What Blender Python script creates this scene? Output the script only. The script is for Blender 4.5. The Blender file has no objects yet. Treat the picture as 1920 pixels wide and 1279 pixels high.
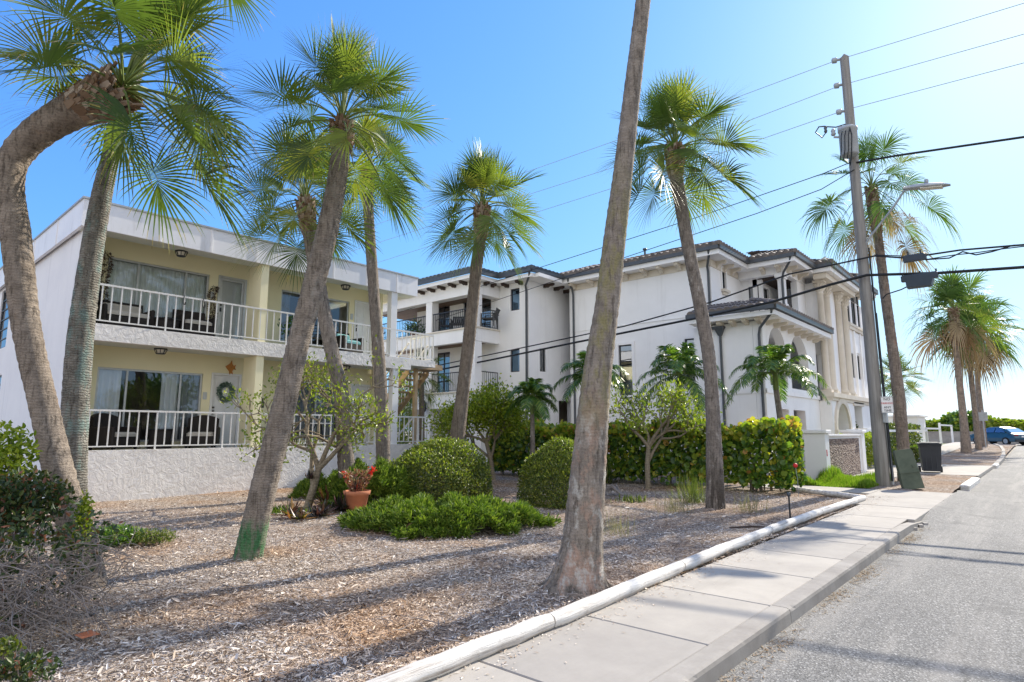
import bpy, math, random
import numpy as np
from mathutils import Vector, Matrix
scene = bpy.context.scene
COL = scene.collection
PI = math.pi
def R(a): return math.radians(a)
V3 = Vector

# ------------------------------------------------------------ camera and surveying helpers
FPX, YAW, PIT, CAMZ = 1134.0, R(41.15), R(8.44), 1.52
_f = np.array([-math.sin(YAW)*math.cos(PIT), math.cos(YAW)*math.cos(PIT), math.sin(PIT)])
_r = np.array([math.cos(YAW), math.sin(YAW), 0.0]); _u = np.cross(_r, _f)
_C = np.array([0, 0, CAMZ])
def _ray(x, y): return _r*(x-960)+_u*(639.5-y)+_f*FPX
def gp(x, y, z=0.0):
    d = _ray(x, y); return _C+d*((z-CAMZ)/d[2])
def xp(x, y, X): d = _ray(x, y); return _C+d*(X/d[0])
def yp(x, y, Y): d = _ray(x, y); return _C+d*(Y/d[1])
def dp(x, y, D): return _C+_ray(x, y)*(D/FPX)
def far(Y):
    t = min(max((Y-38)/32.0, 0), 1); return 0.45*t*t*(3-2*t)

# ------------------------------------------------------------ mesh builder
class MB:
    def __init__(s): s.v = []; s.f = []; s.sm = []
    def add(s, vs, fs, smooth=False):
        o = len(s.v); s.v += [tuple(p) for p in vs]
        s.f += [tuple(i+o for i in q) for q in fs]; s.sm += [smooth]*len(fs); return s
    def box(s, x0, x1, y0, y1, z0, z1):
        vs = [(x0,y0,z0),(x1,y0,z0),(x1,y1,z0),(x0,y1,z0),(x0,y0,z1),(x1,y0,z1),(x1,y1,z1),(x0,y1,z1)]
        return s.add(vs, [(0,3,2,1),(4,5,6,7),(0,1,5,4),(1,2,6,5),(2,3,7,6),(3,0,4,7)])
    def bbox(s, x0, x1, y0, y1, z0, z1, b=0.01):      # box with chamfered vertical and top edges
        P = []
        for (z, i) in ((z0, 0), (z1-b, 0), (z1, b)):
            a0, a1, c0, c1 = x0+i, x1-i, y0+i, y1-i
            P += [(a0+b,c0,z),(a1-b,c0,z),(a1,c0+b,z),(a1,c1-b,z),(a1-b,c1,z),(a0+b,c1,z),(a0,c1-b,z),(a0,c0+b,z)]
        F = [tuple(range(7,-1,-1)), tuple(range(16,24))]
        for k in (0, 8):
            for i in range(8): F.append((k+i, k+(i+1) % 8, k+8+(i+1) % 8, k+8+i))
        return s.add(P, F)
    def obox(s, c, ax, ay, az):                        # oriented box: centre and half-axis vectors
        c, ax, ay, az = map(V3, (c, ax, ay, az)); vs = []
        for k in (-1, 1):
            for (i, j) in ((-1,-1),(1,-1),(1,1),(-1,1)): vs.append(c+ax*i+ay*j+az*k)
        return s.add(vs, [(0,3,2,1),(4,5,6,7),(0,1,5,4),(1,2,6,5),(2,3,7,6),(3,0,4,7)])
    def tube(s, pts, rad, n=8, cap=True, smooth=True):
        pts = [V3(p) for p in pts]
        if not isinstance(rad, (list, tuple)): rad = [rad]*len(pts)
        up = None; vs = []
        for i, p in enumerate(pts):
            t = (pts[min(i+1, len(pts)-1)]-pts[max(i-1, 0)])
            if t.length < 1e-9: t = V3((0,0,1))
            t.normalize()
            if up is None:
                up = V3((1,0,0)) if abs(t.x) < 0.8 else V3((0,1,0))
            a = (up-t*up.dot(t)).normalized(); up = a; b = t.cross(a)
            for k in range(n):
                w = 2*PI*k/n; vs.append(p+(a*math.cos(w)+b*math.sin(w))*rad[i])
        fs = []
        for i in range(len(pts)-1):
            for k in range(n): fs.append((i*n+k, i*n+(k+1) % n, (i+1)*n+(k+1) % n, (i+1)*n+k))
        s.add(vs, fs, smooth)
        if cap:
            m = (len(pts)-1)*n
            s.add(vs[:n], [tuple(range(n-1,-1,-1))]); s.add(vs[m:m+n], [tuple(range(n))])
        return s
    def bar(s, a, b, w, h=None):
        h = h or w; a, b = V3(a), V3(b); t = (b-a); L = t.length; t.normalize()
        q = V3((0,0,1)) if abs(t.z) < 0.95 else V3((1,0,0))
        x = t.cross(q).normalized(); y = x.cross(t)
        return s.obox((a+b)/2, x*w/2, t*L/2, y*h/2)
    def lathe(s, prof, c=(0,0,0), n=20, smooth=True, cap=True):
        vs = []
        for (r, z) in prof:
            for k in range(n):
                w = 2*PI*k/n; vs.append((c[0]+r*math.cos(w), c[1]+r*math.sin(w), c[2]+z))
        fs = []
        for i in range(len(prof)-1):
            for k in range(n): fs.append((i*n+k, i*n+(k+1) % n, (i+1)*n+(k+1) % n, (i+1)*n+k))
        if cap: fs += [tuple(range(n-1,-1,-1)), tuple(range((len(prof)-1)*n, len(prof)*n))]
        return s.add(vs, fs, smooth)
    def prism(s, poly, d):                              # planar 3-D polygon extruded along d
        n = len(poly); P = [V3(p) for p in poly]; Q = [p+V3(d) for p in P]
        return s.add(P+Q, [tuple(range(n-1,-1,-1)), tuple(range(n,2*n))]+[(i,(i+1) % n,n+(i+1) % n,n+i) for i in range(n)])
    def shift(s, d):
        s.v = [(p[0]-d[0], p[1]-d[1], p[2]-d[2]) for p in s.v]; return s

def link(name, me, mat, parent=None):
    o = bpy.data.objects.new(name, me); COL.objects.link(o)
    if mat is not None: me.materials.append(mat)
    if parent is not None: o.parent = parent
    return o
def mesh(name, mb, mat, parent=None, origin=None):
    if origin is not None: mb.shift(origin)
    me = bpy.data.meshes.new(name); me.from_pydata(mb.v, [], mb.f)
    me.polygons.foreach_set('use_smooth', mb.sm); me.update()
    return link(name, me, mat, parent)
def npmesh(name, Vt, F, mat, parent=None, smooth=False, origin=None):
    Vt = np.asarray(Vt, dtype=np.float32); F = np.asarray(F, dtype=np.int32)
    if origin is not None: Vt = Vt-np.asarray(origin, dtype=np.float32)
    k = F.shape[1]; me = bpy.data.meshes.new(name)
    me.vertices.add(len(Vt)); me.vertices.foreach_set('co', Vt.ravel())
    me.loops.add(F.size); me.loops.foreach_set('vertex_index', F.ravel())
    me.polygons.add(len(F)); me.polygons.foreach_set('loop_start', np.arange(0, F.size, k, dtype=np.int32))
    me.polygons.foreach_set('use_smooth', np.full(len(F), smooth)); me.update(calc_edges=True); me.validate()
    return link(name, me, mat, parent)
def tag(o, label, cat, group=None, kind=None):
    if label: o['label'] = label
    if cat: o['category'] = cat
    if group: o['group'] = group
    if kind: o['kind'] = kind
    return o
def thing(name, label, cat, loc=(0,0,0), group=None, rz=0):
    o = bpy.data.objects.new(name, None); o.empty_display_size = 0.2; COL.objects.link(o)
    o.location = loc; o.rotation_euler = (0, 0, rz); return tag(o, label, cat, group)
def one(name, mb, mat, label, cat, group=None, origin=None):   # a thing that is one mesh
    o = mesh(name, mb, mat, None, origin)
    if origin is not None: o.location = origin
    return tag(o, label, cat, group)
def dup(root, loc, rz=None, label=None):
    r = root.copy(); COL.objects.link(r); r.location = loc
    if rz is not None: r.rotation_euler = (0, 0, rz)
    if label: r['label'] = label
    for ch in list(root.children):
        c = ch.copy(); COL.objects.link(c); c.parent = r
        for g in list(ch.children):
            d = g.copy(); COL.objects.link(d); d.parent = c
    return r
def struct(name, mb, mat):
    o = mesh(name, mb, mat); o['kind'] = 'structure'; return o

# ------------------------------------------------------------ materials
def newmat(name):
    m = bpy.data.materials.new(name); m.use_nodes = True
    nt = m.node_tree; b = nt.nodes['Principled BSDF']; return m, nt, b
def nd(nt, t, **kw):
    n = nt.nodes.new(t)
    for k, v in kw.items():
        if k.startswith('_'): setattr(n, k[1:], v)
        else: n.inputs[k.replace('__', ' ')].default_value = v
    return n
def ramp(nt, src, stops, interp='LINEAR'):
    n = nt.nodes.new('ShaderNodeValToRGB'); n.color_ramp.interpolation = interp
    e = n.color_ramp.elements
    while len(e) < len(stops): e.new(0.5)
    for i, (p, c) in enumerate(stops):
        e[i].position = p; e[i].color = (*c, 1) if len(c) == 3 else c
    nt.links.new(src, n.inputs[0]); return n.outputs[0]
def mixc(nt, fac, a, b, mode='MIX'):
    n = nt.nodes.new('ShaderNodeMix'); n.data_type = 'RGBA'; n.blend_type = mode
    for sock, v in ((n.inputs[0], fac), (n.inputs[6], a), (n.inputs[7], b)):
        if hasattr(v, 'links'): nt.links.new(v, sock)
        elif isinstance(v, (int, float)): sock.default_value = v
        else: sock.default_value = (*v, 1)
    return n.outputs[2]
def objco(nt, scale=None):
    tc = nt.nodes.new('ShaderNodeTexCoord'); s = tc.outputs['Object']
    if scale:
        m = nt.nodes.new('ShaderNodeMapping'); m.inputs['Scale'].default_value = scale
        nt.links.new(s, m.inputs[0]); s = m.outputs[0]
    return s
def noise(nt, scale, detail=4, rough=0.6, co=None, dist=0):
    n = nd(nt, 'ShaderNodeTexNoise', Scale=scale, Detail=detail, Roughness=rough, Distortion=dist)
    nt.links.new(co if co is not None else objco(nt), n.inputs['Vector']); return n.outputs['Fac']
def bump(nt, b, h, strength=0.3, dist=0.02):
    n = nd(nt, 'ShaderNodeBump', Strength=strength, Distance=dist)
    nt.links.new(h, n.inputs['Height']); nt.links.new(n.outputs[0], b.inputs['Normal'])
def surf(name, c1, c2=None, scale=3.0, rough=0.8, bs=0.15, bscale=40, bd=0.01, metal=0, spec=0.3, detail=5, stain=None):
    m, nt, b = newmat(name); c2 = c2 or tuple(x*0.82 for x in c1)
    f = noise(nt, scale, detail); c = ramp(nt, f, [(0.3, c2), (0.7, c1)])
    if stain:
        g = noise(nt, 1.0, 6, 0.7, objco(nt, stain[1])); k = ramp(nt, g, [(stain[2], (0,0,0)), (stain[2]+0.2, (1,1,1))])
        c = mixc(nt, k, c, stain[0])
    nt.links.new(c, b.inputs['Base Color'])
    b.inputs['Roughness'].default_value = rough; b.inputs['Metallic'].default_value = metal
    b.inputs['Specular IOR Level'].default_value = spec
    if bs: bump(nt, b, noise(nt, bscale, 5, 0.65), bs, bd)
    return m
def leafmat(name, stops, trans=0.35, rough=0.45, spec=0.4, pos=False):
    m, nt, b = newmat(name)
    g = nt.nodes.new('ShaderNodeNewGeometry'); src = g.outputs['Random Per Island']
    c = ramp(nt, src, stops); nt.links.new(c, b.inputs['Base Color'])
    b.inputs['Roughness'].default_value = rough; b.inputs['Specular IOR Level'].default_value = spec
    t = nt.nodes.new('ShaderNodeBsdfTranslucent')
    c2 = mixc(nt, 1.0, c, (1.3, 1.45, 0.65), 'MULTIPLY'); nt.links.new(c2, t.inputs[0])
    mx = nt.nodes.new('ShaderNodeMixShader'); mx.inputs[0].default_value = trans
    out = nt.nodes['Material Output']
    nt.links.new(b.outputs[0], mx.inputs[1]); nt.links.new(t.outputs[0], mx.inputs[2]); nt.links.new(mx.outputs[0], out.inputs[0])
    return m
M = {}
# ground
def mk_mulch():
    m, nt, b = newmat('mulch_ground')
    v = nd(nt, 'ShaderNodeTexVoronoi', Scale=38.0, Randomness=1.0); v.feature = 'F1'
    co = objco(nt); n0 = nd(nt, 'ShaderNodeTexNoise', Scale=9.0, Detail=4.0); nt.links.new(co, n0.inputs['Vector'])
    vm = nt.nodes.new('ShaderNodeVectorMath'); vm.operation = 'MULTIPLY_ADD'; nt.links.new(n0.outputs['Color'], vm.inputs[0])
    vm.inputs[1].default_value = (0.25,0.25,0.1); nt.links.new(co, vm.inputs[2]); nt.links.new(vm.outputs[0], v.inputs['Vector'])
    sp = nt.nodes.new('ShaderNodeSeparateColor'); nt.links.new(v.outputs['Color'], sp.inputs[0])
    c = ramp(nt, sp.outputs[0], [(0.0,(0.13,0.095,0.07)),(0.35,(0.28,0.215,0.165)),(0.7,(0.44,0.365,0.30)),(1.0,(0.58,0.51,0.45))])
    big = noise(nt, 0.55, 5, 0.65); k = ramp(nt, big, [(0.45,(0,0,0)),(0.7,(1,1,1))])
    c = mixc(nt, k, c, (0.27,0.15,0.075), 'MIX') if False else mixc(nt, k, c, (0.95,0.74,0.55), 'MULTIPLY')
    nt.links.new(c, b.inputs['Base Color']); b.inputs['Roughness'].default_value = 0.95; b.inputs['Specular IOR Level'].default_value = 0.1
    bump(nt, b, v.outputs['Distance'], 0.9, 0.03); return m
M['mulch'] = mk_mulch()
def mk_asphalt():
    m, nt, b = newmat('asphalt')
    v = nd(nt, 'ShaderNodeTexVoronoi', Scale=95.0); nt.links.new(objco(nt), v.inputs['Vector'])
    sp = nt.nodes.new('ShaderNodeSeparateColor'); nt.links.new(v.outputs['Color'], sp.inputs[0])
    c = ramp(nt, sp.outputs[0], [(0.0,(0.075,0.075,0.075)),(0.55,(0.16,0.158,0.153)),(0.9,(0.24,0.235,0.225)),(1.0,(0.44,0.43,0.41))])
    k = noise(nt, 0.5, 6, 0.65); c = mixc(nt, ramp(nt, k, [(0.35,(0.74,0.74,0.75)),(0.65,(1.06,1.05,1.03))]), c, (1,1,1), 'MULTIPLY') if False else mixc(nt, 1.0, c, ramp(nt, k, [(0.3,(0.78,0.78,0.79)),(0.65,(1.05,1.04,1.02))]), 'MULTIPLY')
    k2 = noise(nt, 1.0, 5, 0.7, objco(nt, (2.2,0.14,1))); c = mixc(nt, ramp(nt, k2, [(0.48,(0,0,0)),(0.72,(0.6,0.6,0.6))]), c, (0.32,0.30,0.27))
    k3 = noise(nt, 0.9, 4, 0.6); c = mixc(nt, ramp(nt, k3, [(0.62,(0,0,0)),(0.66,(0.5,0.5,0.5))]), c, (0.085,0.085,0.085))
    k4 = noise(nt, 2.6, 3, 0.5); c = mixc(nt, ramp(nt, k4, [(0.73,(0,0,0)),(0.77,(0.7,0.7,0.7))]), c, (0.05,0.05,0.05))
    cr = nd(nt, 'ShaderNodeTexVoronoi', Scale=0.42); cr.feature = 'DISTANCE_TO_EDGE'
    n0 = nd(nt, 'ShaderNodeTexNoise', Scale=1.6, Detail=5.0); co = objco(nt); nt.links.new(co, n0.inputs['Vector'])
    vm = nt.nodes.new('ShaderNodeVectorMath'); vm.operation = 'MULTIPLY_ADD'; nt.links.new(n0.outputs['Color'], vm.inputs[0]); vm.inputs[1].default_value = (0.8,0.8,0); nt.links.new(co, vm.inputs[2]); nt.links.new(vm.outputs[0], cr.inputs['Vector'])
    ck = ramp(nt, cr.outputs['Distance'], [(0.0,(1,1,1)),(0.006,(0,0,0))]); gate = ramp(nt, noise(nt, 0.35, 2), [(0.5,(0,0,0)),(0.56,(0.75,0.75,0.75))])
    c = mixc(nt, mixc(nt, 1.0, ck, gate, 'MULTIPLY'), c, (0.06,0.058,0.055))
    nt.links.new(c, b.inputs['Base Color']); b.inputs['Roughness'].default_value = 0.85; b.inputs['Specular IOR Level'].default_value = 0.25
    bump(nt, b, v.outputs['Distance'], 0.5, 0.008); return m
M['asphalt'] = mk_asphalt()
def mk_concrete(name, a, c2, speck=0.5):
    m, nt, b = newmat(name)
    k = noise(nt, 1.1, 7, 0.7); c = ramp(nt, k, [(0.28,c2),(0.62,a)])
    s = noise(nt, 55, 3, 0.7); c = mixc(nt, ramp(nt, s, [(0.60,(0,0,0)),(0.75,(speck,speck,speck))]), c, tuple(x*0.72 for x in a))
    st = noise(nt, 1.0, 6, 0.75, objco(nt, (1.6,0.35,1))); c = mixc(nt, ramp(nt, st, [(0.52,(0,0,0)),(0.74,(0.6,0.6,0.6))]), c, tuple(x*0.66 for x in a))
    gi = nt.nodes.new('ShaderNodeNewGeometry'); c = mixc(nt, 1.0, c, ramp(nt, gi.outputs['Random Per Island'], [(0.0,(0.86,0.86,0.87)),(1.0,(1.06,1.05,1.03))]), 'MULTIPLY')
    nt.links.new(c, b.inputs['Base Color']); b.inputs['Roughness'].default_value = 0.9; b.inputs['Specular IOR Level'].default_value = 0.2
    bump(nt, b, noise(nt, 120, 4, 0.7), 0.25, 0.004); return m
M['walk'] = mk_concrete('sidewalk_concrete', (0.42,0.39,0.345), (0.33,0.305,0.275))
M['kerb'] = mk_concrete('kerb_concrete', (0.38,0.355,0.32), (0.22,0.20,0.18), 0.9)
M['apron'] = mk_concrete('worn_apron', (0.30,0.285,0.26), (0.20,0.19,0.175), 0.9)
M['sand'] = surf('sandy_dirt', (0.50,0.44,0.36), (0.36,0.30,0.24), 6, 0.95, 0.6, 60, 0.02)
M['joint'] = surf('joint_dirt', (0.10,0.085,0.07), None, 8, 0.95)
M['grassg'] = surf('lawn_soil', (0.16,0.2,0.06), (0.10,0.12,0.05), 9, 0.95, 0.5, 60)
def mk_chip():
    m, nt, b = newmat('wood_chip'); g = nt.nodes.new('ShaderNodeNewGeometry')
    c = ramp(nt, g.outputs['Random Per Island'], [(0.0,(0.12,0.085,0.06)),(0.12,(0.31,0.22,0.15)),(0.35,(0.52,0.425,0.335)),(0.7,(0.68,0.60,0.515)),(1.0,(0.82,0.77,0.70))])
    k = ramp(nt, noise(nt, 0.55, 5, 0.65), [(0.48,(1,1,1)),(0.68,(0.92,0.72,0.52))]); c = mixc(nt, 1.0, c, k, 'MULTIPLY')
    nt.links.new(c, b.inputs['Base Color']); b.inputs['Roughness'].default_value = 0.85; b.inputs['Specular IOR Level'].default_value = 0.2; return m
M['chip'] = mk_chip()
# walls
def mk_stucco(name, a, c2, bs=0.5, bsc=9.0, bd=0.03, drip=None):
    m, nt, b = newmat(name)
    k = noise(nt, 0.7, 6, 0.65); c = ramp(nt, k, [(0.3,c2),(0.65,a)])
    if drip:
        st = noise(nt, 1.0, 5, 0.7, objco(nt, (2.5,2.5,0.22))); c = mixc(nt, ramp(nt, st, [(0.56,(0,0,0)),(0.8,(0.55,0.55,0.55))]), c, drip)
    nt.links.new(c, b.inputs['Base Color']); b.inputs['Roughness'].default_value = 0.92; b.inputs['Specular IOR Level'].default_value = 0.15
    if bs:
        h = noise(nt, bsc, 6, 0.62, None, 0.8); bump(nt, b, h, bs, bd)
    return m
M['yellow'] = mk_stucco('yellow_stucco', (0.90,0.83,0.57), (0.86,0.79,0.52), 0.15, 40, 0.006)
M['apt_white'] = mk_stucco('white_side_stucco', (0.80,0.79,0.79), (0.73,0.72,0.73), 0.15, 30, 0.01, (0.5,0.5,0.52))
M['textured'] = mk_stucco('rough_textured_stucco', (0.80,0.775,0.745), (0.68,0.655,0.63), 0.9, 7.5, 0.05)
M['house'] = mk_stucco('white_house_stucco', (0.86,0.85,0.835), (0.80,0.79,0.775), 0.22, 26, 0.006, (0.66,0.645,0.62))
M['stone_trim'] = mk_stucco('cast_stone', (0.72,0.66,0.56), (0.62,0.55,0.45), 0.15, 30, 0.006, (0.5,0.45,0.38))
M['fascia'] = surf('white_sheet_metal', (0.82,0.815,0.82), (0.75,0.745,0.76), 1.2, 0.5, 0.05, 4, 0.01, spec=0.5, stain=((0.60,0.595,0.59),(4,4,0.7),0.56))
M['soffit'] = surf('soffit_paint', (0.66,0.68,0.61), (0.60,0.62,0.55), 2, 0.8, 0.05)
M['white'] = surf('white_paint', (0.80,0.80,0.79), (0.74,0.74,0.73), 5, 0.45, 0.03, spec=0.5)
M['railw'] = surf('white_rail_paint', (0.78,0.77,0.74), (0.68,0.66,0.62), 9, 0.45, 0.05, spec=0.5)
M['iron'] = surf('dark_iron', (0.022,0.025,0.03), (0.015,0.017,0.02), 9, 0.45, 0.05, spec=0.5)
M['gutter'] = surf('slate_gutter', (0.075,0.085,0.095), (0.055,0.062,0.07), 4, 0.45, 0.03, spec=0.5)
M['tile'] = surf('clay_tile', (0.26,0.215,0.185), (0.10,0.095,0.095), 3.5, 0.85, 0.4, 30, 0.01)
M['darktile'] = surf('slate_blue_tile', (0.11,0.135,0.16), (0.06,0.072,0.085), 3.5, 0.8, 0.4, 30, 0.01)
M['roofdeck'] = surf('roof_membrane', (0.55,0.54,0.52), None, 2, 0.9)
M['darkwood'] = surf('dark_wood', (0.075,0.05,0.038), (0.045,0.032,0.027), 7, 0.7, 0.3)
M['woodceil'] = surf('wood_ceiling', (0.20,0.125,0.08), (0.12,0.075,0.05), 5, 0.6, 0.2)
M['stairwood'] = surf('stair_timber', (0.55,0.40,0.24), (0.42,0.29,0.165), 5, 0.75, 0.2)
M['reddoor'] = surf('garage_door_wood', (0.14,0.06,0.045), (0.09,0.04,0.032), 4, 0.6, 0.1)
M['stonev'] = None
def mk_stone():
    m, nt, b = newmat('stacked_stone'); v = nd(nt, 'ShaderNodeTexVoronoi', Scale=9.0); nt.links.new(objco(nt, (1,1,2.2)), v.inputs['Vector'])
    sp = nt.nodes.new('ShaderNodeSeparateColor'); nt.links.new(v.outputs['Color'], sp.inputs[0])
    c = ramp(nt, sp.outputs[0], [(0.0,(0.10,0.07,0.055)),(0.5,(0.23,0.16,0.125)),(1.0,(0.38,0.29,0.23))])
    nt.links.new(c, b.inputs['Base Color']); b.inputs['Roughness'].default_value = 0.9; bump(nt, b, v.outputs['Distance'], 1.0, 0.05); return m
M['stonev'] = mk_stone()
def mk_glass(name, tint=0.25, refl=(0.9,0.95,1.0), base=0.10):
    m, nt, b = newmat(name); out = nt.nodes['Material Output']
    tr = nt.nodes.new('ShaderNodeBsdfTransparent'); tr.inputs[0].default_value = (tint,tint*1.04,tint*1.06,1)
    gl = nt.nodes.new('ShaderNodeBsdfGlossy'); gl.inputs[0].default_value = (*refl,1); gl.inputs['Roughness'].default_value = 0.01
    lw = nd(nt, 'ShaderNodeLayerWeight', Blend=0.35); mp = nt.nodes.new('ShaderNodeMapRange'); nt.links.new(lw.outputs['Fresnel'], mp.inputs[0])
    mp.inputs[3].default_value = base; mp.inputs[4].default_value = 0.8
    w = nd(nt, 'ShaderNodeBump', Strength=0.06, Distance=0.02); nt.links.new(noise(nt, 1.3, 2), w.inputs['Height']); nt.links.new(w.outputs[0], gl.inputs['Normal'])
    mx = nt.nodes.new('ShaderNodeMixShader'); nt.links.new(mp.outputs[0], mx.inputs[0]); nt.links.new(tr.outputs[0], mx.inputs[1]); nt.links.new(gl.outputs[0], mx.inputs[2]); nt.links.new(mx.outputs[0], out.inputs[0]); return m
M['glass'] = mk_glass('window_glass', 0.92, base=0.06); M['dglass'] = mk_glass('dark_window_glass', 0.30, base=0.22)
M['blueglass'] = mk_glass('blue_tinted_glass', 0.2, (0.45,0.72,1.0), 0.45)
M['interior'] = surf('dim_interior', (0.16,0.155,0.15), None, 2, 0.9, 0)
M['curtain'] = surf('sheer_curtain', (0.86,0.87,0.88), (0.80,0.81,0.83), 3, 0.9, 0)
M['greycurtain'] = surf('grey_curtain', (0.30,0.31,0.33), (0.24,0.25,0.27), 3, 0.9, 0)
M['blind'] = surf('vertical_blind', (0.84,0.86,0.80), (0.76,0.79,0.73), 3, 0.8, 0)
M['alu'] = surf('window_aluminium', (0.58,0.59,0.58), (0.48,0.49,0.48), 6, 0.4, 0.02, metal=0.3)
M['wicker'] = surf('dark_wicker', (0.035,0.028,0.024), (0.02,0.016,0.014), 60, 0.7, 0.5, 90, 0.01)
M['cushion'] = surf('beige_cushion', (0.55,0.50,0.42), None, 4, 0.9, 0.1)
M['teal'] = surf('teal_cushion', (0.22,0.46,0.47), (0.17,0.38,0.40), 4, 0.9, 0.1)
M['bluepot'] = surf('blue_ceramic', (0.03,0.12,0.22), None, 4, 0.25, 0)
M['terra'] = surf('terracotta', (0.52,0.20,0.10), (0.40,0.15,0.08), 7, 0.85, 0.15)
M['copper'] = surf('painted_fish_metal', (0.65,0.26,0.07), (0.45,0.22,0.05), 9, 0.5, 0.1)
M['black'] = surf('black_plastic', (0.018,0.02,0.024), None, 4, 0.45, 0.03, spec=0.5)
M['binm'] = surf('dark_bin_plastic', (0.03,0.036,0.045), (0.022,0.026,0.034), 3, 0.5, 0.05, spec=0.5)
M['greenbox'] = surf('utility_green_paint', (0.13,0.155,0.11), (0.075,0.095,0.07), 4, 0.65, 0.1)
M['steel'] = surf('galvanised_steel', (0.45,0.47,0.48), (0.33,0.35,0.36), 6, 0.5, 0.05, metal=0.4)
M['xfmr'] = surf('transformer_grey', (0.42,0.44,0.46), (0.33,0.35,0.37), 4, 0.5, 0.05)
M['wire'] = surf('cable_rubber', (0.02,0.022,0.025), None, 4, 0.6, 0)
M['thinwire'] = surf('weathered_conductor', (0.36,0.38,0.40), None, 4, 0.6, 0)
M['splice'] = surf('splice_case', (0.05,0.065,0.085), None, 4, 0.55, 0.05)
M['red'] = surf('red_paint', (0.62,0.03,0.03), None, 4, 0.5, 0)
M['lamp'] = surf('frosted_lamp_glass', (0.75,0.70,0.58), None, 3, 0.4, 0)
M['carpaint'] = surf('blue_car_paint', (0.014,0.075,0.13), (0.012,0.07,0.12), 2, 0.25, 0, spec=0.6)
M['tyre'] = surf('tyre_rubber', (0.02,0.02,0.02), None, 8, 0.85, 0.1)
M['taillight'] = surf('tail_lamp', (0.3,0.02,0.02), None, 4, 0.2, 0)
def mk_pole():
    m, nt, b = newmat('weathered_pole')
    g = noise(nt, 1.0, 6, 0.7, objco(nt, (9,9,0.55))); c = ramp(nt, g, [(0.25,(0.12,0.11,0.10)),(0.5,(0.25,0.235,0.215)),(0.75,(0.38,0.365,0.34))])
    nt.links.new(c, b.inputs['Base Color']); b.inputs['Roughness'].default_value = 0.9; bump(nt, b, g, 0.7, 0.02); return m
M['pole'] = mk_pole()
def mk_log():
    m, nt, b = newmat('painted_log')
    g = noise(nt, 1.0, 6, 0.7, objco(nt, (22,1.0,22))); k = noise(nt, 3.2, 7, 0.8)
    c = ramp(nt, g, [(0.30,(0.22,0.18,0.15)),(0.40,(0.52,0.48,0.43)),(0.52,(0.70,0.67,0.62)),(0.8,(0.78,0.76,0.72))])
    c = mixc(nt, ramp(nt, k, [(0.52,(0,0,0)),(0.68,(0.75,0.75,0.75))]), c, (0.42,0.36,0.30))
    nt.links.new(c, b.inputs['Base Color']); b.inputs['Roughness'].default_value = 0.75; bump(nt, b, g, 0.9, 0.02); return m
M['log'] = mk_log()
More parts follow.
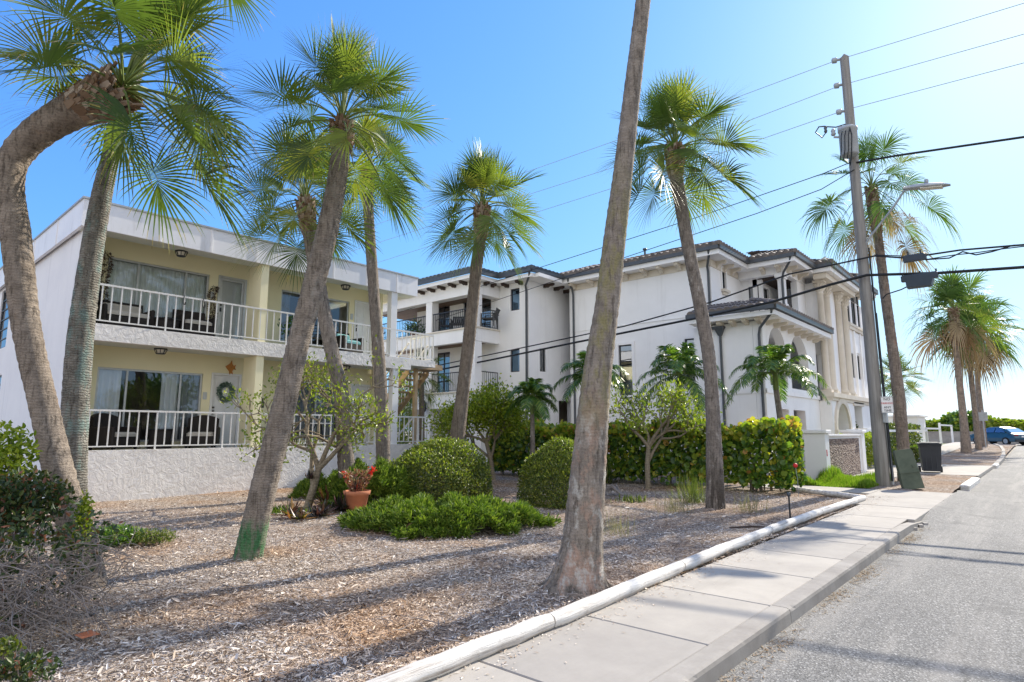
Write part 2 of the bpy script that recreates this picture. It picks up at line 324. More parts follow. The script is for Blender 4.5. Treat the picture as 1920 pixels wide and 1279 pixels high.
def mk_bark(name, a, c2, patches=(), rings=62.0, ringstr=0.2, fiss=0.75, paint=None, rmix=0.86):
    m, nt, b = newmat(name)
    co = objco(nt); n1 = noise(nt, 6, 8, 0.72); c = ramp(nt, n1, [(0.3,c2),(0.68,a)])
    fi = noise(nt, 1.0, 7, 0.7, objco(nt, (26,26,4.0))); c = mixc(nt, ramp(nt, fi, [(0.35,(fiss,fiss,fiss)),(0.5,(0,0,0))]), c, tuple(x*0.35 for x in c2))
    for pt in patches:
        colr, sc, th = pt[:3]; k = ramp(nt, noise(nt, 1.0, 6, 0.68, objco(nt, sc)), [(th,(0,0,0)),(th+0.1,(0.85,0.85,0.85))])
        if len(pt) > 3:      # growth that keeps to one stretch of the trunk
            sz = nt.nodes.new('ShaderNodeSeparateXYZ'); nt.links.new(co, sz.inputs[0]); lo = nt.nodes.new('ShaderNodeMapRange'); hi = nt.nodes.new('ShaderNodeMapRange')
            for q, e0, e1 in ((lo, pt[3]-0.3, pt[3]+0.3), (hi, pt[4]+0.6, pt[4]-0.6)): nt.links.new(sz.outputs[2], q.inputs[0]); q.inputs[1].default_value = min(e0, e1); q.inputs[2].default_value = max(e0, e1)
            hi.inputs[3].default_value = 1; hi.inputs[4].default_value = 0
            mm = nd(nt, 'ShaderNodeMath', _operation='MULTIPLY'); nt.links.new(lo.outputs[0], mm.inputs[0]); nt.links.new(hi.outputs[0], mm.inputs[1]); k = mixc(nt, mm.outputs[0], (0,0,0), k)
        c = mixc(nt, k, c, colr)
    if paint:      # real paint brushed round the foot of the trunk
        sp = nt.nodes.new('ShaderNodeSeparateXYZ'); nt.links.new(co, sp.inputs[0])
        ad = nd(nt, 'ShaderNodeMath', _operation='MULTIPLY_ADD'); nt.links.new(noise(nt, 14, 5, 0.8), ad.inputs[0]); ad.inputs[1].default_value = 0.28; nt.links.new(sp.outputs[2], ad.inputs[2])
        mr = nt.nodes.new('ShaderNodeMapRange'); nt.links.new(ad.outputs[0], mr.inputs[0]); mr.inputs[1].default_value = paint[1]; mr.inputs[2].default_value = paint[1]+0.12; mr.inputs[3].default_value = 0.85; mr.inputs[4].default_value = 0
        pm = nd(nt, 'ShaderNodeMath', _operation='MULTIPLY'); nt.links.new(mr.outputs[0], pm.inputs[0]); nt.links.new(ramp(nt, noise(nt, 1.0, 5, 0.7, objco(nt, (12,12,3.5))), [(0.40,(0.0,0.0,0.0)),(0.58,(0.85,0.85,0.85))]), pm.inputs[1]); c = mixc(nt, pm.outputs[0], c, paint[0])
    nt.links.new(c, b.inputs['Base Color']); b.inputs['Roughness'].default_value = 0.92; b.inputs['Specular IOR Level'].default_value = 0.12
    w = nd(nt, 'ShaderNodeTexWave', Scale=rings/ (2*PI) , Distortion=6.0, Detail=5.0); w.wave_type = 'BANDS'; w.bands_direction = 'Z'; w.inputs['Detail Scale'].default_value = 2.0
    nt.links.new(co, w.inputs['Vector'])
    h = mixc(nt, 0.55, mixc(nt, ringstr, fi, w.outputs['Fac']), noise(nt, 32, 6, 0.75)); bump(nt, b, h, 1.0, 0.05)
    rk = ramp(nt, mixc(nt, rmix, w.outputs['Fac'], noise(nt, 22, 6, 0.8)), [(0.30,(0.66,0.64,0.62)),(0.55,(0.97,0.96,0.95))]); nt.links.new(mixc(nt, 1.0, b.inputs['Base Color'].links[0].from_socket, rk, 'MULTIPLY'), b.inputs['Base Color']); return m
G1, G2 = (0.42,0.355,0.295), (0.20,0.165,0.135)
M['barkA'] = mk_bark('palm_bark_brown', G1, G2, [((0.36,0.25,0.17),(3,3,2),0.6)])
M['barkB'] = mk_bark('palm_bark_lichen', (0.38,0.36,0.32), (0.17,0.16,0.14), [((0.23,0.32,0.30),(5,5,2.2),0.5),((0.42,0.40,0.33),(9,9,5),0.62)], ringstr=0.65)
M['barkC'] = mk_bark('palm_bark_grey', (0.42,0.365,0.31), (0.20,0.17,0.14), [((0.36,0.34,0.30),(7,7,3),0.6)], paint=((0.012,0.22,0.06), 0.52))
M['barkG'] = mk_bark('palm_bark_mottled', (0.43,0.375,0.32), (0.22,0.19,0.16), [((0.56,0.37,0.28),(3.2,3.2,1.5),0.50,-1,1.7),((0.62,0.60,0.55),(7,7,3.5),0.52,-1,1.8),((0.33,0.30,0.15),(4,4,1.6),0.46,1.75,4.0)], ringstr=0.1, rmix=0.92)
M['barkH'] = mk_bark('palm_bark_dark', (0.37,0.325,0.285), (0.18,0.155,0.135), [((0.50,0.47,0.43),(8,8,4),0.60),((0.07,0.06,0.05),(9,9,1.2),0.44,-1,0.8)])
M['barkW'] = mk_bark('fan_palm_bark', (0.40,0.33,0.275), (0.20,0.16,0.13), [((0.38,0.22,0.15),(3,3,2),0.58)], rings=40)
M['boots'] = leafmat('palm_boots', [(0.0,(0.12,0.075,0.05)),(0.4,(0.22,0.15,0.10)),(0.75,(0.33,0.25,0.19)),(1.0,(0.44,0.38,0.32))], 0.0, 0.9, 0.1)
M['fibre'] = leafmat('palm_fibre', [(0.0,(0.13,0.065,0.03)),(0.6,(0.26,0.13,0.055)),(1.0,(0.38,0.24,0.13))], 0.1, 0.9, 0.1)
M['branch'] = mk_bark('pale_shrub_bark', (0.40,0.34,0.25), (0.25,0.205,0.15), [], 30, 0.2, 0.35)
M['twig'] = surf('bare_twig', (0.33,0.285,0.25), (0.19,0.16,0.14), 5, 0.85, 0.2)
M['frond'] = leafmat('fan_frond', [(0.0,(0.06,0.095,0.028)),(0.45,(0.10,0.15,0.033)),(0.8,(0.18,0.215,0.04)),(0.93,(0.30,0.28,0.055)),(0.955,(0.33,0.24,0.10)),(1.0,(0.42,0.34,0.20))], 0.42, 0.42, 0.40)
M['frondW'] = leafmat('dry_fan_frond', [(0.0,(0.055,0.10,0.028)),(0.6,(0.09,0.16,0.033)),(0.85,(0.18,0.24,0.045)),(0.95,(0.33,0.29,0.07)),(0.975,(0.34,0.24,0.12)),(1.0,(0.42,0.33,0.22))], 0.35, 0.5, 0.3)
M['dead'] = leafmat('dead_frond', [(0.0,(0.17,0.10,0.055)),(0.5,(0.33,0.22,0.13)),(1.0,(0.46,0.36,0.25))], 0.2, 0.8, 0.1)
M['stalk'] = surf('frond_stalk', (0.17,0.22,0.05), (0.11,0.15,0.035), 6, 0.5, 0.02)
M['pinnate'] = leafmat('feather_frond', [(0.0,(0.04,0.095,0.02)),(0.5,(0.075,0.16,0.024)),(0.85,(0.16,0.26,0.035)),(1.0,(0.30,0.34,0.07))], 0.35, 0.35, 0.5)
M['boxwood'] = leafmat('round_bush_leaf', [(0.0,(0.05,0.08,0.016)),(0.5,(0.10,0.14,0.024)),(0.85,(0.20,0.22,0.035)),(1.0,(0.32,0.31,0.065))], 0.3, 0.4, 0.45)
M['juniper'] = leafmat('juniper_spray', [(0.0,(0.05,0.10,0.014)),(0.5,(0.12,0.19,0.022)),(1.0,(0.26,0.32,0.05))], 0.3, 0.55, 0.25)
M['seagrape'] = leafmat('sea_grape_leaf', [(0.0,(0.035,0.09,0.016)),(0.5,(0.085,0.165,0.02)),(0.8,(0.20,0.29,0.03)),(1.0,(0.34,0.38,0.04))], 0.3, 0.35, 0.5)
M['seatop'] = leafmat('sea_grape_new_leaf', [(0.0,(0.14,0.24,0.025)),(0.5,(0.30,0.36,0.035)),(0.85,(0.50,0.43,0.05)),(0.94,(0.48,0.26,0.06)),(1.0,(0.40,0.16,0.06))], 0.4, 0.35, 0.5)
M['limeleaf'] = leafmat('lime_leaf', [(0.0,(0.10,0.16,0.018)),(0.5,(0.21,0.27,0.025)),(1.0,(0.37,0.39,0.05))], 0.4, 0.4, 0.45)
M['darkleaf'] = leafmat('dark_shrub_leaf', [(0.0,(0.02,0.04,0.013)),(0.5,(0.04,0.07,0.018)),(0.85,(0.09,0.11,0.02)),(0.92,(0.17,0.06,0.03)),(1.0,(0.24,0.10,0.06))], 0.25, 0.45, 0.4)
M['brightleaf'] = leafmat('bright_shrub_leaf', [(0.0,(0.11,0.17,0.015)),(0.6,(0.24,0.30,0.02)),(1.0,(0.42,0.44,0.05))], 0.4, 0.4, 0.4)
M['grass'] = leafmat('grass_blade', [(0.0,(0.09,0.17,0.012)),(0.6,(0.17,0.30,0.02)),(1.0,(0.33,0.36,0.08))], 0.4, 0.5, 0.3)
M['weed'] = leafmat('weed_leaf', [(0.0,(0.06,0.10,0.02)),(0.6,(0.14,0.17,0.04)),(1.0,(0.27,0.26,0.09))], 0.35, 0.5, 0.3)
M['dryweed'] = leafmat('dry_weed', [(0.0,(0.17,0.15,0.08)),(1.0,(0.36,0.32,0.2))], 0.3, 0.7, 0.1)
M['bromeliad'] = leafmat('bromeliad_leaf', [(0.0,(0.035,0.05,0.02)),(0.4,(0.09,0.05,0.035)),(0.7,(0.22,0.06,0.05)),(0.9,(0.42,0.24,0.06)),(1.0,(0.12,0.16,0.03))], 0.35, 0.35, 0.5)
M['darkbrom'] = leafmat('dark_bromeliad_leaf', [(0.0,(0.02,0.03,0.02)),(0.6,(0.05,0.035,0.03)),(1.0,(0.13,0.05,0.05))], 0.2, 0.3, 0.5)
M['potplant'] = leafmat('red_stem_succulent', [(0.0,(0.13,0.05,0.04)),(0.5,(0.30,0.12,0.09)),(0.8,(0.22,0.20,0.12)),(1.0,(0.5,0.25,0.2))], 0.3, 0.4, 0.4)
M['redflower'] = leafmat('red_petal', [(0.0,(0.55,0.02,0.02)),(1.0,(0.75,0.06,0.05))], 0.4, 0.5, 0.2)
M['wreath'] = leafmat('wreath_leaf', [(0.0,(0.10,0.16,0.14)),(0.6,(0.20,0.29,0.25)),(1.0,(0.45,0.52,0.48))], 0.2, 0.6, 0.2)
M['vine'] = leafmat('dried_vine', [(0.0,(0.05,0.035,0.03)),(0.6,(0.12,0.085,0.065)),(1.0,(0.24,0.19,0.15))], 0.1, 0.9, 0.1)
# ------------------------------------------------------------ vegetation
rs = np.random.RandomState(7)
def unit(a): return a/np.maximum(np.linalg.norm(a, axis=-1, keepdims=True), 1e-9)
def leaf_arrays(P, D, N, L, W, kind='oval', rng=rs):
    n = len(P); D = unit(D); S = unit(np.cross(N, D)); N = np.cross(D, S)
    L = np.broadcast_to(np.asarray(L, float), (n,))[:, None]; W = np.broadcast_to(np.asarray(W, float), (n,))[:, None]
    if kind == 'round': T = [(0,0,0),(0.2,0.42,0.10),(0.75,0.42,0.08),(1,0,-0.06),(0.75,-0.42,0.08),(0.2,-0.42,0.10)]
    elif kind == 'blade': T = [(0,0.3,0),(0.55,0.5,0.0),(1,0.04,-0.22),(1,-0.04,-0.22),(0.55,-0.5,0.0),(0,-0.3,0)]
    else: T = [(0,0,0),(0.35,0.5,0.12),(0.72,0.38,0.06),(1,0,-0.12),(0.72,-0.38,0.06),(0.35,-0.5,0.12)]
    V = np.stack([P+D*L*a+S*W*b+N*(L if kind == 'blade' else W)*c for a, b, c in T], 1).reshape(-1, 3)
    i = np.arange(n)[:, None]*6
    if kind == 'blade': F = np.concatenate([i+np.array([0,1,4,5]), i+np.array([1,2,3,4])], 0)
    else: F = np.concatenate([i+np.array([0,1,2,3]), i+np.array([0,3,4,5])], 0)
    return V, F
def join(parts):
    Vs, Fs, o = [], [], 0
    for V, F in parts: Vs.append(V); Fs.append(F+o); o += len(V)
    return np.concatenate(Vs), np.concatenate(Fs)
def rdir(n, rng=rs): return unit(rng.normal(size=(n, 3)))

def trunk_mesh(path, rads, rng, n=28, seg=150, ridge=0.024, lump=0.025):
    # smooth Catmull-Rom path, many rings, ridged leaf scars, lumps
    P = np.array(path, float); k = len(P); s = np.concatenate([[0], np.cumsum(np.linalg.norm(np.diff(P, axis=0), axis=1))])
    t = np.linspace(0, s[-1], seg)
    def cr(A):
        A = np.asarray(A, float); A = A[:, None] if A.ndim == 1 else A
        out = np.zeros((seg, A.shape[1])); j = np.clip(np.searchsorted(s, t, 'right')-1, 0, k-2)
        u = ((t-s[j])/(s[j+1]-s[j]))[:, None]
        g = np.zeros_like(A); g[1:-1] = (A[2:]-A[:-2])/(s[2:]-s[:-2])[:, None]; g[0] = (A[1]-A[0])/(s[1]-s[0]); g[-1] = (A[-1]-A[-2])/(s[-1]-s[-2])
        h = (s[j+1]-s[j])[:, None]
        return (2*u**3-3*u**2+1)*A[j]+(u**3-2*u**2+u)*h*g[j]+(-2*u**3+3*u**2)*A[j+1]+(u**3-u**2)*h*g[j+1]
    C = cr(P); r = cr(rads)[:, 0]
    T = unit(np.gradient(C, axis=0)); a = np.zeros_like(C); up = np.array([1.0, 0, 0])
    for i in range(seg):
        up = up-T[i]*up.dot(T[i]); up /= np.linalg.norm(up); a[i] = up
    b = np.cross(T, a); w = np.arange(n)*2*PI/n
    ph = rng.uniform(0, 6.28, 6); A, B = np.meshgrid(w, t)
    d = lump*(np.sin(A+ph[0]+B*1.1)+0.6*np.sin(2*A+ph[1]-B*2.3)+0.4*np.sin(3*A+ph[2]+B*4))
    d += ridge*np.sin(B*55+1.4*np.sin(A+ph[3])+2*np.sin(B*3))+rng.normal(0, ridge*0.55, A.shape)
    Rr = r[:, None]*(1+d)
    V = C[:, None, :]+Rr[..., None]*(np.cos(w)[None, :, None]*a[:, None, :]+np.sin(w)[None, :, None]*b[:, None, :])
    i, j = np.meshgrid(np.arange(seg-1), np.arange(n), indexing='ij')
    F = np.stack([i*n+j, i*n+(j+1) % n, (i+1)*n+(j+1) % n, (i+1)*n+j], -1).reshape(-1, 4)
    return V.reshape(-1, 3), F, C, T, r

def attr_mesh(name, V, F, rnd, mat, parent, origin):
    o = npmesh(name, V, F, mat, parent, False, origin)
    a = o.data.attributes.new('rnd', 'FLOAT', 'FACE'); a.data.foreach_set('value', np.asarray(rnd, dtype=np.float32)[:len(o.data.polygons)]); return o
def use_attr(m):
    nt = m.node_tree
    for n in nt.nodes:
        if n.bl_idname == 'ShaderNodeNewGeometry':
            a = nt.nodes.new('ShaderNodeAttribute'); a.attribute_name = 'rnd'
            for l in list(n.outputs['Random Per Island'].links): nt.links.new(a.outputs['Fac'], l.to_socket)
for k in ('frond', 'frondW', 'dead'): use_attr(M[k])

def fan_frond(b, d0, Lp, Rb, droop, rng, hang=0.5, nseg=44, tip=0.0, val=None, roll=0.4, segw=0.28):
    """petiole points, blade vertices, faces and colour values of one costapalmate leaf"""
    z = np.array([0, 0, 1.0]); ts = np.linspace(0, 1, 6)
    pet = np.array([b+d0*Lp*t-z*droop*Lp*t*t for t in ts]); ax = unit(pet[-1]-pet[-2])
    s = np.cross(ax, z); s = s/np.linalg.norm(s) if np.linalg.norm(s) > 0.1 else np.array([1.0, 0, 0])
    n = np.cross(s, ax); ro = rng.normal(0, roll); s, n = s*math.cos(ro)+n*math.sin(ro), n*math.cos(ro)-s*math.sin(ro)
    an = np.linspace(-1, 1, nseg)*R(148)+rng.normal(0, 0.02, nseg)
    uu = (1-np.abs(an)/R(148))*0.30*Rb
    root = pet[-1]+ax*uu[:, None]-z*(uu[:, None]**2)*0.5/Rb
    dr = unit(ax*np.cos(an)[:, None]+s*np.sin(an)[:, None]+n*(0.06+0.34*np.abs(np.sin(an)))[:, None])
    L = Rb*(0.72+0.28*np.cos(an*0.6))*rng.uniform(0.86, 1.06, nseg)
    side = unit(np.cross(dr, n)); wm = 2*R(148)/nseg*Rb*segw
    T = [0, 0.34, 0.62, 0.84, 1.0]; Wt = [0.25, 1.0, 0.66, 0.34, 0.05]
    g = hang*rng.uniform(0.55, 1.35, nseg); rows = []
    for t, w in zip(T, Wt):
        p = root+dr*(L*t*(1-0.18*g*t*t))[:, None]-z*(L*g*t**2.6*0.62)[:, None]
        rows += [p+side*wm*w*0.5+n*wm*0.18*w, p-side*wm*w*0.5-n*wm*0.18*w]
    V = np.stack(rows, 1).reshape(-1, 3); i = np.arange(nseg)[:, None]*10
    F = np.concatenate([i+np.array([2*k, 2*k+1, 2*k+3, 2*k+2]) for k in range(4)], 0)
    v0 = rng.uniform(0, 0.9) if val is None else val
    rv = np.clip(v0+rng.normal(0, 0.05, (4, nseg)), 0, 0.92 if val is None else 1)
    if tip: rv[3] = np.where(rng.uniform(size=nseg) < tip, rng.uniform(0.95, 1, nseg), rv[3]); rv[2] = np.where(rng.uniform(size=nseg) < tip*0.25, 0.94, rv[2])
    return pet, V, F, rv.ravel()

def palm(name, label, base, path, rads, head, axis, nf, Lp, Rb, seed, bark, group=None, mat='frond', boots=0.55, bootr=0.17,
         dead=0, skirt=None, extra=(), emax=88, emin=-32, hang=0.26, tip=0.15, nseg=44, fib=True, seg=150, n=28, droop=0.34):
    rng = np.random.RandomState(seed); base = np.array(base, float)
    t = thing(name, label, 'palm tree', tuple(base), group)
    V, F, C, T, r = trunk_mesh(path, rads, rng, n=n, seg=seg); npmesh('trunk', V, F, M[bark], t, True, base)
    head = np.array(head, float); ax = unit(np.array(axis, float))
    # old leaf bases round the top of the trunk
    if boots:
        bb, nb = [], int(150*boots/0.55)
        tt = np.linspace(0, 1, nb); L = np.linalg.norm(np.diff(C, axis=0), axis=1); cs = np.concatenate([[0], np.cumsum(L)]); tot = cs[-1]
        mbx = MB()
        for q in range(nb):
            d = tot-boots*(1-tt[q])*1.0; k = min(np.searchsorted(cs, d), len(C)-1); c, Tn = C[k], T[k]
            a = q*2.399+rng.normal(0, 0.15); sx = unit(np.cross(Tn, [0.3, 0.9, 0.1])); sy = np.cross(Tn, sx); o = sx*math.cos(a)+sy*math.sin(a); sd = np.cross(Tn, o)
            rr = r[k]*0.92; h = rng.uniform(0.09, 0.15)*bootr/0.17; w = rng.uniform(0.03, 0.05)*bootr/0.17; out = bootr*0.30*(0.4+0.9*tt[q])
            p0 = c+o*rr; p1 = c+o*(rr+out)+Tn*h
            mbx.add([p0-sd*w, p0+sd*w, p1+sd*w*0.6, p1-sd*w*0.6, p0-sd*w+o*0.02, p0+sd*w+o*0.02, p1+sd*w*0.55+o*0.025, p1-sd*w*0.55+o*0.025],
                    [(0,1,2,3),(7,6,5,4),(0,4,5,1),(1,5,6,2),(2,6,7,3),(3,7,4,0)])
        mesh('leaf_boots', mbx, M['boots'], t, base)
    parts, vals, st, dparts, dvals, o, od = [], [], MB(), [], [], 0, 0
    sx = unit(np.cross(ax, [0.2, 0.1, 0.95] if abs(ax[2]) < 0.9 else [0.9, 0.3, 0.1])); sy = np.cross(ax, sx)
    for q in range(nf):
        u = (q+0.5)/nf; el = R(emax)-(R(emax)-R(emin))*(u**1.3)+rng.normal(0, 0.08); az = q*2.39996+rng.normal(0, 0.12)
        d = ax*math.sin(el)+(sx*math.cos(az)+sy*math.sin(az))*math.cos(el)
        sc = rng.uniform(0.85, 1.12); isd = q >= nf-dead
        pt, V, F, rv = fan_frond(head+ax*0.10*(1-u)+d*0.05, d, Lp*sc*(1.25-0.28*u), Rb*sc*(0.9+0.15*min(1, 2*u)), droop*(0.5+u), rng, hang*(0.35+1.0*u), nseg, tip*(u > 0.45), rng.uniform(0.2, 0.95) if isd else None)
        (dparts if isd else parts).append((V, F)); (dvals if isd else vals).append(rv)
        st.tube(pt, [0.020*bootr/0.17, 0.016*bootr/0.17, 0.013*bootr/0.17, 0.011, 0.009, 0.007], 5)
    for (d, lp, rb, dr, hg) in extra:
        pt, V, F, rv = fan_frond(head, unit(np.array(d, float)), lp, rb, dr, rng, hg, nseg, 0.5, rng.uniform(0.4, 0.85), 0.6)
        parts.append((V, F)); vals.append(rv); st.tube(pt, [0.02, 0.016, 0.013, 0.011, 0.009, 0.007], 5)
    V, F = join(parts); cr = attr_mesh('crown', V, F, np.concatenate(vals), M[mat], t, base)
    mesh('leaf_stalks', st, M['stalk'], t, base)
    if skirt:       # hanging dead leaves under the crown
        for q in range(skirt[0]):
            az = q*2.4+rng.normal(0, 0.2); d = np.array([math.cos(az)*0.75, math.sin(az)*0.75, -0.45-rng.uniform(0, 0.5)])
            pt, V, F, rv = fan_frond(head-np.array([0, 0, rng.uniform(0, skirt[1])]), unit(d), Lp*0.6, Rb*0.8, 0.5, rng, 1.3, nseg, 0.0, rng.uniform(0, 1), 0.8); dparts.append((V, F)); dvals.append(rv)
    if dparts:
        V, F = join(dparts); attr_mesh('dead_fronds', V, F, np.concatenate(dvals), M['dead'], t, base)
    if fib:
        nfib = 260; k = rng.uniform(0.8, 1.0, nfib); a = rng.uniform(0, 6.28, nfib); idx = (k*(len(C)-1)).astype(int)
        lim = C[-1]; P = []; D = []
        for q in range(nfib):
            dd = rng.uniform(0, boots or 0.3); kk = max(0, len(C)-1-int(dd/ (cs[-1] if boots else 3)*len(C))) if boots else len(C)-1
            o2 = sx*math.cos(a[q])+sy*math.sin(a[q]); P.append(C[kk]+o2*r[kk]*0.95); D.append(o2*0.55+T[kk]*rng.uniform(-0.6, 1)+rng.normal(0, 0.3, 3))
        V, F = leaf_arrays(np.array(P), np.array(D), rdir(nfib, rng), rng.uniform(0.08, 0.26, nfib)*bootr/0.17, 0.006, 'blade'); npmesh('trunk_fibre', V, F, M['fibre'], t, False, base)
    return t

def feather_palm(name, label, base, top, rads, nf, Lf, seed, group=None, ll=0.36, emin=-15, bark='barkH', shaft=True):
    rng = np.random.RandomState(seed); base = np.array(base, float); top = np.array(top, float)
    t = thing(name, label, 'palm tree', tuple(base), group)
    mid = (base+top)/2+np.array([0.03, 0.02, 0]); V, F, C, T, r = trunk_mesh([base-[0,0,0.1], mid, top], rads, rng, n=18, seg=60, ridge=0.008, lump=0.01)
    npmesh('trunk', V, F, M[bark], t, True, base)
    if shaft:
        mb = MB(); L = np.linalg.norm(top-base); h = min(0.6, L*0.3); mb.tube([top-[0,0,h*0.1], top+[0,0,h*0.25], top+[0,0,h*0.7], top+[0,0,h]], [rads[-1]*1.02, rads[-1]*1.1, rads[-1]*0.75, rads[-1]*0.35], 12)
        mesh('crownshaft', mb, M['stalk'], t, base); top = top+[0,0,h*0.8]
    P, D, N, LL, WW, st = [], [], [], [], [], MB(); z = np.array([0,0,1.0])
    for q in range(nf):
        u = (q+0.5)/nf; az = q*2.39996+rng.normal(0, 0.15); el = R(80)-(R(80)-R(emin))*u+rng.normal(0, 0.08)
        d = np.array([math.cos(az)*math.cos(el), math.sin(az)*math.cos(el), math.sin(el)]); L = Lf*rng.uniform(0.85, 1.1)
        ts = np.linspace(0, 1, 13); pts = np.array([top+d*L*s*(1-0.12*s*s)-z*L*(0.40+0.12*u)*s**2.7 for s in ts]); tn = unit(np.gradient(pts, axis=0))
        st.tube(pts[::2], [0.016,0.014,0.012,0.010,0.008,0.006,0.003], 5)
        sd = unit(np.cross(d, z)); m = 58
        for s in np.linspace(0.14, 1.0, m):
            k = s*12; i = min(int(k), 11); p = pts[i]+(pts[i+1]-pts[i])*(k-i); tg = tn[i]; nn = unit(np.cross(sd, tg))
            for sg in (-1, 1):
                P.append(p); D.append(tg*rng.uniform(0.45, 0.7)+sd*sg*0.85+nn*rng.uniform(-0.05, 0.45)-z*0.42); N.append(nn+rng.normal(0, 0.15, 3)); LL.append(ll*(0.45+0.55*math.sin(PI*min(1, s*0.8+0.12)))*rng.uniform(0.85, 1.1)); WW.append(ll*0.085)
    V, F = leaf_arrays(np.array(P), np.array(D), np.array(N), np.array(LL), np.array(WW), 'blade'); npmesh('crown', V, F, M['pinnate'], t, False, base)
    mesh('leaf_stalks', st, M['stalk'], t, base); return t

def lumps(d, rng, k=7, amp=0.09, fr=3.0):
    s = np.zeros(len(d))
    for i in range(k): s += np.sin(d@rng.normal(0, fr, 3)+rng.uniform(0, 6.28))
    return 1+amp*s/math.sqrt(k)
def dome_bush(name, label, cat, c, rx, ry, rz, n, ls, mat, seed, kind='oval', amp=0.06, fr=3.5, group=None, cut=-0.35, up=0.3, stems=True, aspect=0.5, new=None):
    rng = np.random.RandomState(seed); c = np.array(c, float); t = thing(name, label, cat, tuple(c), group)
    d = rdir(int(n*1.6), rng); d = d[d[:, 2] > cut][:n]; k = rng.uniform(0, 1, len(d)); sh = np.where(k < 0.72, rng.uniform(0.90, 1.03, len(d)), rng.uniform(0.5, 0.93, len(d)))
    sc = np.array([rx, ry, rz]); P = c+[0,0,rz*0.32]+d*sc*0.9*(lumps(d, rng, 9, amp, fr)*sh)[:, None]; P[:, 2] = np.maximum(P[:, 2], c[2]+0.02)
    N = unit(d/sc+rng.normal(0, 0.55, d.shape)*0.9/np.mean(sc)); D = rdir(len(d), rng)+np.array([0,0,up])+d*0.4
    V, F = leaf_arrays(P, D, N, ls*rng.uniform(0.7, 1.25, len(d)), ls*aspect*rng.uniform(0.8, 1.2, len(d)), kind)
    if new:      # pale new shoots on the crown of the bush
        k = (d[:, 2] > 0.25) & (rng.uniform(size=len(d)) < 0.10+0.34*np.clip(d[:, 2], 0, 1)); V2, F2 = leaf_arrays(P[k]+d[k]*rng.uniform(0, 0.05, (k.sum(), 1)), D[k]+[0,0,0.6], N[k], ls*rng.uniform(0.7, 1.3, k.sum()), ls*aspect, kind); npmesh('new_foliage', V2, F2, M[new], t, False, c)
    npmesh('foliage', V, F, M[mat], t, False, c)
    if stems:
        mb = MB()
        for q in range(26):
            dd = rdir(1, rng)[0]; dd[2] = abs(dd[2])+0.3; e = c+[0,0,0.05]+unit(dd)*sc*0.85; mb.tube([c-[0,0,0.05], (c+e)/2+rng.normal(0, 0.05, 3), e], [0.016, 0.011, 0.004], 5)
        mesh('stems', mb, M['twig'], t, c)
    return t
def tuft_cover(name, label, cat, c, rx, ry, rz, n, ts, mat, seed, group=None, rot=0, per=16):
    rng = np.random.RandomState(seed); c = np.array(c, float); t = thing(name, label, cat, tuple(c), group)
    a = rng.uniform(0, 6.28, n); r = np.sqrt(rng.uniform(0, 1, n))*(1+0.10*np.sin(3*a+seed)+0.07*np.sin(7*a+1)+0.05*np.sin(13*a)); x = r*np.cos(a)*rx; y = r*np.sin(a)*ry
    X = x*math.cos(rot)-y*math.sin(rot); Y = x*math.sin(rot)+y*math.cos(rot)
    h = rz*np.sqrt(np.clip(1-r**2.6, 0.02, 1))*(0.80+0.16*np.sin(X*5.1+1)*np.sin(Y*4.3)+0.17*np.sin(X*9+Y*7+np.sin(Y*5))+rng.uniform(-0.2, 0.2, n))
    lv = np.where(rng.uniform(size=n) < 0.75, 1.0, rng.uniform(0.3, 0.9, n)); P0 = np.stack([c[0]+X, c[1]+Y, c[2]+np.maximum(h*lv, 0.02)], 1)
    out = np.stack([np.cos(a+rot)*r*0.7, np.sin(a+rot)*r*0.7, 0.75-0.35*r], 1)
    P = np.repeat(P0, per, 0)+rng.normal(0, ts*0.22, (n*per, 3)); D = unit(np.repeat(unit(out+rng.normal(0, 0.35, (n, 3))), per, 0)+rng.normal(0, 0.55, (n*per, 3)))
    V, F = leaf_arrays(P, D, rdir(n*per, rng), ts*rng.uniform(0.6, 1.2, n*per), ts*0.20, 'oval'); npmesh('foliage', V, F, M[mat], t, False, c)
    mb = MB()
    for q in range(24):
        k = rng.randint(n); e = P0[k]-[0,0,0.03]; mb.tube([c, (c+e)/2+[0,0,0.04], e], [0.018, 0.012, 0.004], 5)
    mesh('stems', mb, M['twig'], t, c); return t
